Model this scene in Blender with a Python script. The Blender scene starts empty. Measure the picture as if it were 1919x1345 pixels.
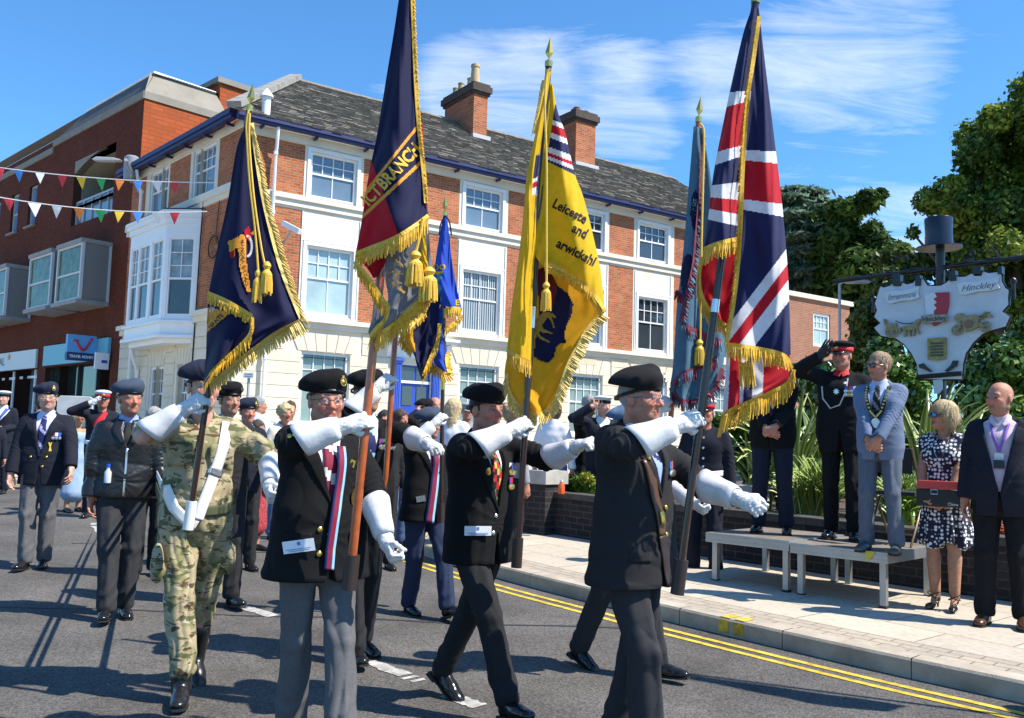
import bpy, bmesh, math, random
import numpy as np
from mathutils import Vector, Matrix
# ------------------------------------------------------------------ camera, sky, sun, exposure
scene = bpy.context.scene
COL = scene.collection
FPX, CX, CY, CAMH = 1700.0, 959.5, 672.5, 1.45          # focal length and centre in photo pixels, eye height
PITCH, ROLL = math.radians(5.16), math.radians(1.633)
_cp, _sp, _c, _s = math.cos(PITCH), math.sin(PITCH), math.cos(ROLL), math.sin(ROLL)
_Rr = np.array([[_c, -_s, 0], [_s, _c, 0], [0, 0, 1.0]])
RI, FW, UPV = _Rr @ np.array([1, 0, 0]), _Rr @ np.array([0, _sp, _cp]), _Rr @ np.array([0, -_cp, _sp])
CAMP = np.array([0, 0, CAMH])
SLOPE, SY0 = 0.02, 4.0                                   # the street rises gently away from the camera
def ray(x, y):
 d = np.array([(x - CX) / FPX, (y - CY) / FPX, 1.0])
 return np.array([d @ RI, d @ FW, d @ UPV])
def P(x, y, Y):
 d = ray(x, y)
 return CAMP + d * (Y / d[1])
def gz(Y):
 return SLOPE * (Y - SY0)
def G(x, y, off=0.0):
 d = ray(x, y)
 t = (SLOPE * (0 - SY0) + off - CAMH) / (d[2] - SLOPE * d[1])
 return CAMP + t * d
cam_d = bpy.data.cameras.new('camera')
cam = bpy.data.objects.new('camera', cam_d)
COL.objects.link(cam)
cam_d.sensor_fit = 'HORIZONTAL'
cam_d.sensor_width = 36.0
cam_d.lens = 36.0 * FPX / 1919.0
cam_d.clip_start, cam_d.clip_end = 0.05, 6000
_right = np.array([RI[0], FW[0], UPV[0]])
_down = np.array([RI[1], FW[1], UPV[1]])
_fwd = np.array([RI[2], FW[2], UPV[2]])
M = Matrix(((_right[0], -_down[0], -_fwd[0], 0), (_right[1], -_down[1], -_fwd[1], 0),
   (_right[2], -_down[2], -_fwd[2], CAMH), (0, 0, 0, 1)))
cam.matrix_world = M
scene.camera = cam
SUN = np.array([0.96, -0.27, 0.0])
SUN_EL = math.radians(52)
SUN = SUN / np.linalg.norm(SUN) * math.cos(SUN_EL)
SUN[2] = math.sin(SUN_EL)
sun_d = bpy.data.lights.new('sun', 'SUN')
sun_d.energy, sun_d.angle, sun_d.color = 5.0, math.radians(0.5), (1.0, 0.93, 0.82)
sun = bpy.data.objects.new('sun', sun_d)
sun.rotation_euler = Vector(SUN).to_track_quat('Z', 'Y').to_euler()
COL.objects.link(sun)
scene.view_settings.view_transform = 'Standard'
scene.view_settings.look = 'None'
scene.view_settings.gamma = 1.0
scene.view_settings.exposure = 0.68
world = bpy.data.worlds.new('World')
scene.world = world
world.use_nodes = True
def build_sky():
 nt = world.node_tree
 nt.nodes.clear()
 N, L = nt.nodes.new, nt.links.new
 out, bg = N('ShaderNodeOutputWorld'), N('ShaderNodeBackground')
 sky = N('ShaderNodeTexSky')
 sky.sky_type = 'NISHITA'
 sky.sun_disc = False
 sky.sun_elevation = SUN_EL
 sky.sun_rotation = math.atan2(SUN[0], SUN[1])
 sky.air_density, sky.dust_density, sky.ozone_density = 1.0, 0.3, 3.0
 bg.inputs['Strength'].default_value = 0.106
 tc = N('ShaderNodeTexCoord')
 sep = N('ShaderNodeSeparateXYZ')
 L(tc.outputs['Generated'], sep.inputs[0])
 def math_(op, a, b=None, clamp=False):
  n = N('ShaderNodeMath')
  n.operation = op
  n.use_clamp = clamp
  for i, v in enumerate((a, b)):
   if v is None:
    continue
   if hasattr(v, 'links') or hasattr(v, 'is_output'):
    L(v, n.inputs[i])
   else:
    n.inputs[i].default_value = v
  return n.outputs[0]
 zz = math_('ADD', math_('MAXIMUM', sep.outputs[2], 0.0), 0.12)
 u = math_('DIVIDE', sep.outputs[0], zz)
 v = math_('DIVIDE', sep.outputs[1], zz)
 comb = N('ShaderNodeCombineXYZ')
 L(u, comb.inputs[0]); L(v, comb.inputs[1])
 def noise(scale, detail, rough, dist, mapscale, off):
  mp = N('ShaderNodeMapping')
  mp.inputs['Scale'].default_value = mapscale
  mp.inputs['Location'].default_value = off
  mp.inputs['Rotation'].default_value = (0, 0, math.radians(-25))
  L(comb.outputs[0], mp.inputs['Vector'])
  n = N('ShaderNodeTexNoise')
  n.inputs['Scale'].default_value = scale
  n.inputs['Detail'].default_value = detail
  n.inputs['Roughness'].default_value = rough
  n.inputs['Distortion'].default_value = dist
  L(mp.outputs[0], n.inputs['Vector'])
  return n.outputs[0]
 n1 = noise(1.1, 9, 0.62, 0.6, (0.55, 1.6, 1), (0.3, 0.2, 0))
 n2 = noise(4.2, 10, 0.7, 0.9, (0.5, 1.7, 1), (4.3, 1.2, 0))
 def bank(d0, width, amount):
  d0 = np.array(d0) / np.linalg.norm(d0)
  vm = N('ShaderNodeVectorMath')
  vm.operation = 'DOT_PRODUCT'
  nrm = N('ShaderNodeVectorMath'); nrm.operation = 'NORMALIZE'
  L(tc.outputs['Generated'], nrm.inputs[0])
  L(nrm.outputs[0], vm.inputs[0])
  vm.inputs[1].default_value = d0
  mr = N('ShaderNodeMapRange')
  mr.interpolation_type = 'SMOOTHSTEP'
  mr.inputs['From Min'].default_value = math.cos(width)
  mr.inputs['From Max'].default_value = 1.0
  mr.inputs['To Min'].default_value = 0.0
  mr.inputs['To Max'].default_value = amount
  L(vm.outputs['Value'], mr.inputs['Value'])
  return mr.outputs[0]
 cov = None
 for d0, w, a in CLOUD_BANKS:
  b = bank(d0, w, a)
  cov = b if cov is None else math_('ADD', cov, b)
 cov = math_('MINIMUM', cov, 1.0)
 mixn = math_('ADD', math_('MULTIPLY', n1, 0.5), math_('MULTIPLY', n2, 0.5))
 thr = math_('SUBTRACT', 0.70, math_('MULTIPLY', cov, 0.31))
 dens = math_('MULTIPLY', math_('SUBTRACT', mixn, thr), 3.0, True)
 dens = math_('MULTIPLY', dens, 0.82, True)
 tint = N('ShaderNodeMix'); tint.data_type = 'RGBA'; tint.blend_type = 'MULTIPLY'
 tint.inputs[0].default_value = 1.0
 L(sky.outputs[0], tint.inputs[6]); tint.inputs[7].default_value = SKY_TINT
 mx = N('ShaderNodeMix')
 mx.data_type = 'RGBA'
 L(dens, mx.inputs[0])
 L(tint.outputs[2], mx.inputs[6])
 mx.inputs[7].default_value = (7.4, 7.8, 8.2, 1)
 L(mx.outputs[2], bg.inputs['Color'])
 L(bg.outputs[0], out.inputs[0])
SKY_TINT = (0.62, 1.10, 1.42, 1)
CLOUD_BANKS = [(ray(800, 200), 0.10, .6), (ray(930, 175), 0.10, .75), (ray(1080, 190), 0.11, .75), (ray(1260, 190), 0.11, .5), (ray(1440, 140), 0.12, .55), (ray(1600, 80), 0.13, .5), (ray(1760, 40), 0.14, .45), (ray(1690, 450), 0.07, 1.25),
    (ray(1200, 280), 0.06, .6), (ray(1480, 395), 0.08, .35), (ray(1690, 310), 0.08, .5), (ray(1550, 350), 0.08, .4)]
build_sky()
# ------------------------------------------------------------------ materials
MATS = {}
def mat(name, col, rough=0.7, metal=0.0, noise=0.0, nscale=8.0, bump=0.0, bscale=60.0, spec=0.5, vcol=False, sheen=0.0, coat=0.0, detail=4):
 if name in MATS:
  return MATS[name]
 m = bpy.data.materials.new(name)
 m.use_nodes = True
 nt = m.node_tree
 bs = nt.nodes['Principled BSDF']
 bs.inputs['Base Color'].default_value = (*col, 1)
 bs.inputs['Roughness'].default_value = rough
 bs.inputs['Metallic'].default_value = metal
 bs.inputs['Specular IOR Level'].default_value = spec
 if sheen:
  bs.inputs['Sheen Weight'].default_value = sheen
 if coat:
  bs.inputs['Coat Weight'].default_value = coat
  bs.inputs['Coat Roughness'].default_value = 0.1
 N, L = nt.nodes.new, nt.links.new
 tc = N('ShaderNodeTexCoord')
 src = None
 if vcol:
  a = N('ShaderNodeVertexColor')
  a.layer_name = 'Col'
  src = a.outputs[0]
  L(src, bs.inputs['Base Color'])
 if noise:
  n = N('ShaderNodeTexNoise')
  n.inputs['Scale'].default_value = nscale
  n.inputs['Detail'].default_value = detail
  n.inputs['Roughness'].default_value = 0.6
  L(tc.outputs['Object'], n.inputs['Vector'])
  mr = N('ShaderNodeMapRange')
  mr.inputs['From Min'].default_value, mr.inputs['From Max'].default_value = 0.25, 0.75
  mr.inputs['To Min'].default_value, mr.inputs['To Max'].default_value = 1 - noise, 1 + noise
  L(n.outputs[0], mr.inputs['Value'])
  mx = N('ShaderNodeMix')
  mx.data_type = 'RGBA'
  mx.blend_type = 'MULTIPLY'
  mx.inputs[0].default_value = 1
  if src:
   L(src, mx.inputs[6])
  else:
   mx.inputs[6].default_value = (*col, 1)
  L(mr.outputs[0], mx.inputs[7])
  L(mx.outputs[2], bs.inputs['Base Color'])
 if bump:
  n = N('ShaderNodeTexNoise')
  n.inputs['Scale'].default_value = bscale
  n.inputs['Detail'].default_value = 5
  L(tc.outputs['Object'], n.inputs['Vector'])
  b = N('ShaderNodeBump')
  b.inputs['Strength'].default_value = bump
  b.inputs['Distance'].default_value = 0.01
  L(n.outputs[0], b.inputs['Height'])
  L(b.outputs[0], bs.inputs['Normal'])
 MATS[name] = m
 return m
def brick_mat(name, c1, c2, mortar, bw=0.225, bh=0.075, ms=0.008, var=0.25, coords='UV', stain=0.25):
 if name in MATS:
  return MATS[name]
 m = bpy.data.materials.new(name)
 m.use_nodes = True
 nt = m.node_tree
 bs = nt.nodes['Principled BSDF']
 N, L = nt.nodes.new, nt.links.new
 tc = N('ShaderNodeTexCoord')
 br = N('ShaderNodeTexBrick')
 br.inputs['Color1'].default_value = (*c1, 1)
 br.inputs['Color2'].default_value = (*c2, 1)
 br.inputs['Mortar'].default_value = (*mortar, 1)
 br.inputs['Scale'].default_value = 1.0
 br.inputs['Mortar Size'].default_value = ms
 br.inputs['Brick Width'].default_value = bw
 br.inputs['Row Height'].default_value = bh
 br.inputs['Bias'].default_value = -0.1
 L(tc.outputs[coords], br.inputs['Vector'])
 n = N('ShaderNodeTexNoise')
 n.inputs['Scale'].default_value = 1.1
 n.inputs['Detail'].default_value = 7
 n.inputs['Roughness'].default_value = 0.7
 L(tc.outputs[coords], n.inputs['Vector'])
 n2 = N('ShaderNodeTexNoise')
 n2.inputs['Scale'].default_value = 26
 L(tc.outputs[coords], n2.inputs['Vector'])
 ad = N('ShaderNodeMath')
 ad.operation = 'ADD'
 L(n.outputs[0], ad.inputs[0]); L(n2.outputs[0], ad.inputs[1])
 mr = N('ShaderNodeMapRange')
 mr.inputs['From Min'].default_value, mr.inputs['From Max'].default_value = 0.6, 1.4
 mr.inputs['To Min'].default_value, mr.inputs['To Max'].default_value = 1 - stain, 1 + stain
 L(ad.outputs[0], mr.inputs['Value'])
 mx = N('ShaderNodeMix'); mx.data_type = 'RGBA'; mx.blend_type = 'MULTIPLY'; mx.inputs[0].default_value = 1
 L(br.outputs['Color'], mx.inputs[6]); L(mr.outputs[0], mx.inputs[7])
 L(mx.outputs[2], bs.inputs['Base Color'])
 bs.inputs['Roughness'].default_value = 0.9
 bs.inputs['Specular IOR Level'].default_value = 0.2
 b = N('ShaderNodeBump')
 b.inputs['Strength'].default_value = 0.5
 b.inputs['Distance'].default_value = 0.008
 b.invert = True
 L(br.outputs['Fac'], b.inputs['Height'])
 L(b.outputs[0], bs.inputs['Normal'])
 MATS[name] = m
 return m
# ------------------------------------------------------------------ objects
def tag(o, label=None, cat=None, group=None, kind=None):
 if label: o['label'] = label
 if cat: o['category'] = cat
 if group: o['group'] = group
 if kind: o['kind'] = kind
 return o
def empty(name, loc=(0, 0, 0), rz=0.0, label=None, cat=None, group=None, scale=1.0):
 o = bpy.data.objects.new(name, None)
 o.empty_display_size = 0.1
 o.location = Vector([float(v) for v in loc])
 o.rotation_euler = (0, 0, rz)
 o.scale = (scale,) * 3
 COL.objects.link(o)
 return tag(o, label, cat, group)
def link(name, me, parent=None, mats=None):
 o = bpy.data.objects.new(name, me)
 COL.objects.link(o)
 if parent is not None:
  o.parent = parent
 if mats is not None:
  for m in (mats if isinstance(mats, (list, tuple)) else [mats]):
   me.materials.append(m)
 return o
def raw_mesh(name, V, F, smooth=False, mi=None, uv=None, col=None):
 me = bpy.data.meshes.new(name)
 V = np.asarray(V, dtype=np.float32).reshape(-1, 3)
 if isinstance(F, np.ndarray):
  k = F.shape[1]
  me.vertices.add(len(V))
  me.vertices.foreach_set('co', V.ravel())
  me.loops.add(F.size)
  me.loops.foreach_set('vertex_index', F.astype(np.int32).ravel())
  me.polygons.add(len(F))
  me.polygons.foreach_set('loop_start', np.arange(0, F.size, k, dtype=np.int32))
  me.polygons.foreach_set('loop_total', np.full(len(F), k, dtype=np.int32))
 else:
  me.from_pydata([tuple(map(float, v)) for v in V], [], [tuple(int(i) for i in f) for f in F])
 if mi is not None:
  me.polygons.foreach_set('material_index', np.asarray(mi, dtype=np.int32))
 if smooth:
  me.polygons.foreach_set('use_smooth', np.ones(len(me.polygons), dtype=bool))
 if uv is not None:
  lay = me.uv_layers.new(name='UVMap')
  li = np.zeros(len(me.loops), dtype=np.int32)
  me.loops.foreach_get('vertex_index', li)
  lay.data.foreach_set('uv', np.asarray(uv, dtype=np.float32)[li].ravel())
 if col is not None:
  a = me.color_attributes.new('Col', 'FLOAT_COLOR', 'POINT')
  c4 = np.ones((len(V), 4), dtype=np.float32)
  c4[:, :3] = col
  a.data.foreach_set('color', c4.ravel())
 me.update()
 me.validate()
 return me
class MB:
 def __init__(s, frame=None):
  s.V, s.F, s.UV, s.MI = [], [], [], []
  s.fr = frame
  s.mi = 0
 def add(s, vs, fs, uvs=None):
  b = len(s.V)
  if s.fr is not None:
   o, x, y, z = s.fr
   vs = [o + x * v[0] + y * v[1] + z * v[2] for v in vs]
  s.V += [tuple(map(float, v)) for v in vs]
  s.UV += list(uvs) if uvs is not None else [(0, 0)] * len(vs)
  s.F += [tuple(b + i for i in f) for f in fs]
  s.MI += [s.mi] * len(fs)
  return s
 def quad(s, a, b, c, d, uv=None):
  return s.add([a, b, c, d], [(0, 1, 2, 3)], uv)
 def box(s, x0, x1, y0, y1, z0, z1):
  a = [(x0, y0, z0), (x1, y0, z0), (x1, y1, z0), (x0, y1, z0), (x0, y0, z1), (x1, y0, z1), (x1, y1, z1), (x0, y1, z1)]
  for f, ax in (((0, 3, 2, 1), (0, 1)), ((4, 5, 6, 7), (0, 1)), ((0, 1, 5, 4), (0, 2)), ((2, 3, 7, 6), (0, 2)), ((1, 2, 6, 5), (1, 2)), ((3, 0, 4, 7), (1, 2))):
   q = [a[i] for i in f]
   s.add(q, [(0, 1, 2, 3)], [(p[ax[0]], p[ax[1]]) for p in q])
  return s
 def prism(s, poly, y0, y1, plane='xz'):
  n = len(poly)
  if plane == 'xz':
   A = [(p[0], y0, p[1]) for p in poly]; B = [(p[0], y1, p[1]) for p in poly]
  elif plane == 'xy':
   A = [(p[0], p[1], y0) for p in poly]; B = [(p[0], p[1], y1) for p in poly]
  else:
   A = [(y0, p[0], p[1]) for p in poly]; B = [(y1, p[0], p[1]) for p in poly]
  s.add(A + B, [tuple(range(n)), tuple(range(2 * n - 1, n - 1, -1))] + [((i + 1) % n, i, n + i, n + (i + 1) % n) for i in range(n)],
    [tuple(p) for p in poly] * 2)
  return s
 def tube(s, pts, r, n=8, closed=False, caps=True):
  pts = [np.array(p, float) for p in pts]
  rs = r if isinstance(r, (list, tuple, np.ndarray)) else [r] * len(pts)
  up = None
  rings = []
  m = len(pts)
  for i, p in enumerate(pts):
   if closed:
    t = pts[(i + 1) % m] - pts[i - 1]
   else:
    t = pts[min(i + 1, m - 1)] - pts[max(i - 1, 0)]
   t = t / (np.linalg.norm(t) + 1e-12)
   if up is None:
    up = np.array([0, 0, 1.0]) if abs(t[2]) < 0.9 else np.array([1.0, 0, 0])
   a = np.cross(up, t); a /= np.linalg.norm(a) + 1e-12
   b = np.cross(t, a)
   up = b
   rings.append([p + rs[i] * (a * math.cos(2 * math.pi * k / n) + b * math.sin(2 * math.pi * k / n)) for k in range(n)])
  vs = [v for rg in rings for v in rg]
  fs = []
  for i in range(m if closed else m - 1):
   for k in range(n):
    j = (i + 1) % m
    fs.append((i * n + k, i * n + (k + 1) % n, j * n + (k + 1) % n, j * n + k))
  if caps and not closed:
   fs.append(tuple(range(n - 1, -1, -1)))
   fs.append(tuple((m - 1) * n + k for k in range(n)))
  return s.add(vs, fs)
 def lathe(s, prof, c=(0, 0, 0), n=20):
  vs, fs = [], []
  for r, z in prof:
   for k in range(n):
    a = 2 * math.pi * k / n
    vs.append((c[0] + r * math.cos(a), c[1] + r * math.sin(a), c[2] + z))
  for i in range(len(prof) - 1):
   for k in range(n):
    fs.append((i * n + k, i * n + (k + 1) % n, (i + 1) * n + (k + 1) % n, (i + 1) * n + k))
  fs.append(tuple(range(n - 1, -1, -1)))
  fs.append(tuple((len(prof) - 1) * n + k for k in range(n)))
  return s.add(vs, fs)
 def build(s, name, mats, parent=None, smooth=False, bevel=0.0):
  me = raw_mesh(name, np.array(s.V), s.F, smooth, s.MI, s.UV)
  o = link(name, me, parent, mats)
  if bevel:
   b = o.modifiers.new('bevel', 'BEVEL')
   b.width, b.segments, b.limit_method = bevel, 2, 'ANGLE'
  if smooth:
   try:
    me.set_sharp_from_angle(angle=math.radians(40))
   except Exception:
    pass
  return o
def text_mesh(s, size=1.0, align='CENTER', bold=0.0, shear=0.0, spacing=1.0, res=2):
 cu = bpy.data.curves.new('lettering', 'FONT')
 cu.body, cu.size, cu.align_x, cu.align_y = s, size, align, 'CENTER'
 cu.offset, cu.shear, cu.space_character, cu.resolution_u = bold, shear, spacing, res
 o = bpy.data.objects.new('lettering', cu)
 COL.objects.link(o)
 me = o.to_mesh()
 V = np.array([v.co[:] for v in me.vertices]).reshape(-1, 3)[:, :2]
 F = [tuple(p.vertices) for p in me.polygons]
 o.to_mesh_clear()
 bpy.data.objects.remove(o)
 bpy.data.curves.remove(cu)
 return V, F
# ------------------------------------------------------------------ implicit surfaces (smooth unions of tapered limbs) meshed with surface nets
f32 = np.float32
def rc(a, b, r1, r2, w=None, q=1.0):
 a, b = np.array(a, f32), np.array(b, f32)
 if w is not None:
  w = np.array(w, f32) / np.linalg.norm(w)
  k = f32(1.0 / q - 1.0)
  sq = lambda p: p + (p @ w)[..., None] * k * w
  c = (a + b) / 2
  a2, b2 = sq(a - c), sq(b - c)
 else:
  c = np.zeros(3, f32); a2, b2 = a, b
  sq = None
 ab = b2 - a2
 l2 = float(ab @ ab) + 1e-12
 def f(p):
  p = p - c
  if sq is not None:
   p = sq(p)
  pa = p - a2
  t = np.clip(pa @ ab / l2, 0, 1)
  d = pa - t[..., None] * ab
  dd = np.sqrt(np.einsum('...i,...i', d, d)) - (r1 + (r2 - r1) * t)
  return dd * (q if q < 1 else 1.0)
 return f
def el(c, r, R=None):
 c, r = np.array(c, f32), np.array(r, f32)
 R = None if R is None else np.array(R, f32)
 def f(p):
  x = p - c
  if R is not None:
   x = x @ R.T
  k0 = np.sqrt(((x / r) ** 2).sum(-1))
  k1 = np.sqrt(((x / (r * r)) ** 2).sum(-1)) + 1e-9
  return k0 * (k0 - 1) / k1
 return f
def half(pt, n):
 pt, n = np.array(pt, f32), np.array(n, f32)
 n = n / np.linalg.norm(n)
 return lambda p: (p - pt) @ n
def inter(*fs):
 def f(p):
  d = fs[0](p)
  for g in fs[1:]:
   d = np.maximum(d, g(p))
  return d
 return f
def grow(f0, r):
 return lambda p: f0(p) - r
def eval_ops(ops, p):
 d = np.full(p.shape[:-1], 9.0, f32)
 for kind, f, k in ops:
  e = f(p)
  if kind == 'u':
   h = np.clip(0.5 + 0.5 * (d - e) / max(k, 1e-5), 0, 1)
   d = d + (e - d) * h - k * h * (1 - h)
  elif kind == 's':
   e = -e
   h = np.clip(0.5 - 0.5 * (d - e) / max(k, 1e-5), 0, 1)
   d = d + (e - d) * h + k * h * (1 - h)
  elif kind == 'i':
   d = np.maximum(d, e)
  elif kind == 'd':
   d = d + e
 return d
def surf(ops, h, lo, hi, B=10, amp=0.02):
 lo, hi = np.array(lo, f32), np.array(hi, f32)
 nb = np.ceil((hi - lo) / (B * h)).astype(int)
 g = np.stack(np.meshgrid(*[np.arange(n) for n in nb], indexing='ij'), -1).reshape(-1, 3)
 cen = lo + (g + 0.5).astype(f32) * f32(B * h)
 Rb = B * h * 0.8661
 d = eval_ops(ops, cen)
 keep = np.abs(d) < Rb * 1.45 + amp
 g, cen = g[keep], cen[keep]
 if len(g) == 0:
  return np.zeros((0, 3)), np.zeros((0, 4), int)
 loc = np.stack(np.meshgrid(*[np.arange(B + 1)] * 3, indexing='ij'), -1).reshape(-1, 3)
 base = g * B
 M_ = (B + 1) ** 3
 D = np.full((len(g), M_), 9.0, f32)
 cd = np.stack([f(cen) for _, f, _ in ops], 0)
 un = np.array([o[0] == 'u' for o in ops])
 mn = cd[un].min(0)
 CH = 600
 for s0 in range(0, len(g), CH):
  sl = slice(s0, min(s0 + CH, len(g)))
  pts = (lo + (base[sl][:, None, :] + loc[None]).astype(f32) * f32(h))
  Dc = D[sl]
  for oi, (kind, f, k) in enumerate(ops):
   if kind == 'u':
    m = cd[oi, sl] < mn[sl] + 2.9 * Rb + k
   elif kind == 's':
    m = cd[oi, sl] < 1.5 * Rb + k + 0.01
   elif kind == 'i':
    m = cd[oi, sl] > -1.5 * Rb - 0.01
   else:
    m = np.ones(pts.shape[0], bool)
   if not m.any():
    continue
   e = f(pts[m])
   dd = Dc[m]
   if kind == 'u':
    hh = np.clip(0.5 + 0.5 * (dd - e) / max(k, 1e-5), 0, 1)
    dd = dd + (e - dd) * hh - k * hh * (1 - hh)
   elif kind == 's':
    e = -e
    hh = np.clip(0.5 - 0.5 * (dd - e) / max(k, 1e-5), 0, 1)
    dd = dd + (e - dd) * hh + k * hh * (1 - hh)
   elif kind == 'i':
    dd = np.maximum(dd, e)
   else:
    dd = dd + e
   Dc[m] = dd
  D[sl] = Dc
 D3 = D.reshape(-1, B + 1, B + 1, B + 1)
 S = D3 < 0
 cor = [(i, j, k) for i in (0, 1) for j in (0, 1) for k in (0, 1)]
 cnt = np.zeros((len(g), B, B, B), np.int8)
 for i, j, k in cor:
  cnt += S[:, i:i + B, j:j + B, k:k + B]
 act = np.argwhere((cnt > 0) & (cnt < 8))
 if len(act) == 0:
  return np.zeros((0, 3)), np.zeros((0, 4), int)
 bi, ci = act[:, 0], act[:, 1:]
 cv = np.stack([D3[bi, ci[:, 0] + i, ci[:, 1] + j, ci[:, 2] + k] for i, j, k in cor], 1)
 acc = np.zeros((len(act), 3), f32)
 num = np.zeros(len(act), f32)
 cors = np.array(cor, f32)
 for a in range(8):
  for b in range(a + 1, 8):
   if np.abs(cors[a] - cors[b]).sum() != 1:
    continue
   va, vb = cv[:, a], cv[:, b]
   m = (va < 0) != (vb < 0)
   t = np.where(m, va / np.where(m, va - vb, 1), 0)
   acc += np.where(m[:, None], cors[a] + t[:, None] * (cors[b] - cors[a]), 0)
   num += m
 gc = base[bi] + ci
 V = lo + (gc + acc / num[:, None]).astype(f32) * f32(h)
 NY, NZ = int(nb[1] * B + 3), int(nb[2] * B + 3)
 ids = ((gc[:, 0] + 1).astype(np.int64) * NY + gc[:, 1] + 1) * NZ + gc[:, 2] + 1
 o = np.argsort(ids)
 ids_s = ids[o]
 def look(c):
  q = ((c[:, 0] + 1).astype(np.int64) * NY + c[:, 1] + 1) * NZ + c[:, 2] + 1
  i = np.clip(np.searchsorted(ids_s, q), 0, len(ids_s) - 1)
  return np.where(ids_s[i] == q, o[i], -1)
 Q = []
 C0 = S[:, :B, :B, :B]
 for ax in range(3):
  sh = [slice(0, B)] * 3
  sh[ax] = slice(1, B + 1)
  C1 = S[:, sh[0], sh[1], sh[2]]
  e = np.argwhere(C0 != C1)
  if len(e) == 0:
   continue
  gcn = base[e[:, 0]] + e[:, 1:]
  flip = C0[e[:, 0], e[:, 1], e[:, 2], e[:, 3]]
  a1, a2 = [(1, 2), (2, 0), (0, 1)][ax]
  u = np.zeros(3, int); u[a1] = 1
  v = np.zeros(3, int); v[a2] = 1
  q = np.stack([look(gcn - u - v), look(gcn - v), look(gcn), look(gcn - u)], 1)
  ok = (q >= 0).all(1)
  q, fl = q[ok], flip[ok]
  q[~fl] = q[~fl][:, ::-1]
  Q.append(q)
 return V, np.concatenate(Q) if Q else np.zeros((0, 4), int)
def sdf_obj(name, ops, h, lo, hi, m, parent=None, colfn=None, smooth_it=1, amp=0.02):
 V, Q = surf(ops, h, lo, hi, amp=amp)
 if smooth_it and len(V):
  for _ in range(smooth_it):
   acc = np.zeros_like(V); n = np.zeros(len(V), f32)
   for i in range(4):
    a, b = Q[:, i], Q[:, (i + 1) % 4]
    for c in range(3):
     acc[:, c] += np.bincount(a, V[b, c], len(V)) + np.bincount(b, V[a, c], len(V))
    n += np.bincount(a, minlength=len(V)) + np.bincount(b, minlength=len(V))
   V = np.where(n[:, None] > 0, V * 0.5 + 0.5 * acc / np.maximum(n, 1)[:, None], V).astype(f32)
 col = colfn(V) if colfn is not None else None
 me = raw_mesh(name, V, Q, True, col=col)
 return link(name, me, parent, m)
_rw = np.random.RandomState(5)
def wrinkle(amp, freq, seed, aniso=(1, 1, 1)):
 r = np.random.RandomState(seed)
 K = r.normal(size=(5, 3)) * freq * np.array(aniso)
 ph = r.uniform(0, 6.28, 5)
 K2 = r.normal(size=(3, 3)) * freq * 0.5
 ph2 = r.uniform(0, 6.28, 3)
 K, K2 = K.astype(f32), K2.astype(f32)
 def f(p):
  w = sum(np.sin(p @ K2[i] + ph2[i]) for i in range(3)).astype(f32)
  o = sum(np.sin(p @ K[i] + ph[i] + 1.2 * w) for i in range(5))
  o = o + 1.6 * (1 - 2 * np.abs(np.sin(p @ K[0] * .8 + ph[1] + 1.5 * w)) ** .7)
  return (o * (amp / 4.0)).astype(f32)
 return f
# ------------------------------------------------------------------ common materials
rng = np.random.RandomState(11)
asphalt = mat('asphalt', (0.100, 0.093, 0.086), 0.95, noise=0.4, nscale=1.1, bump=0.9, bscale=75, spec=0.25, detail=12)
_nt = asphalt.node_tree
_vo = _nt.nodes.new('ShaderNodeTexVoronoi'); _vo.inputs['Scale'].default_value = 95
_tc = _nt.nodes.new('ShaderNodeTexCoord'); _nt.links.new(_tc.outputs['Object'], _vo.inputs['Vector'])
_mr = _nt.nodes.new('ShaderNodeMapRange'); _mr.inputs['To Min'].default_value = 0.6; _mr.inputs['To Max'].default_value = 1.45
_sp2 = _nt.nodes.new('ShaderNodeSeparateColor'); _nt.links.new(_vo.outputs['Color'], _sp2.inputs[0])
_nt.links.new(_sp2.outputs[0], _mr.inputs['Value'])
_bs = _nt.nodes['Principled BSDF']
_old = _bs.inputs['Base Color'].links[0].from_socket
_mx = _nt.nodes.new('ShaderNodeMix'); _mx.data_type = 'RGBA'; _mx.blend_type = 'MULTIPLY'; _mx.inputs[0].default_value = 1
_nt.links.new(_old, _mx.inputs[6]); _nt.links.new(_mr.outputs[0], _mx.inputs[7]); _nt.links.new(_mx.outputs[2], _bs.inputs['Base Color'])
slab = brick_mat('slab', (0.50, 0.44, 0.35), (0.44, 0.385, 0.31), (0.2, 0.17, 0.13), 0.9, 0.6, 0.006, stain=0.22, coords='Object')
setts = brick_mat('setts', (0.42, 0.36, 0.28), (0.36, 0.31, 0.25), (0.2, 0.17, 0.13), 0.2, 0.1, 0.006, stain=0.2)
kerbstone = mat('kerbstone', (0.40, 0.345, 0.27), 0.9, noise=0.4, nscale=3, detail=9, bump=0.3, bscale=60)
yellow_paint = mat('yellow_paint', (0.58, 0.40, 0.04), 0.85, noise=0.55, nscale=14, bump=0.4, bscale=75)
white_paint = mat('worn_white_paint', (0.36, 0.35, 0.33), 0.88, noise=0.6, nscale=16, bump=0.4, bscale=75)
stucco = mat('cream_stucco', (0.70, 0.62, 0.485), 0.85, noise=0.13, nscale=1.0, detail=9, bump=0.1, bscale=30)
stucco_w = mat('pale_stucco', (0.72, 0.665, 0.56), 0.8, noise=0.11, nscale=0.9, detail=9, bump=0.08, bscale=30)
joint_m = mat('stucco_joint', (0.4, 0.35, 0.27), 0.9)
brick_old = brick_mat('old_red_brick', (0.50, 0.145, 0.05), (0.31, 0.075, 0.03), (0.33, 0.23, 0.16), ms=.011, stain=0.42)
brick_dark = brick_mat('dark_red_brick', (0.15, 0.032, 0.015), (0.105, 0.023, 0.012), (0.065, 0.03, 0.02), stain=0.3)
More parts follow.
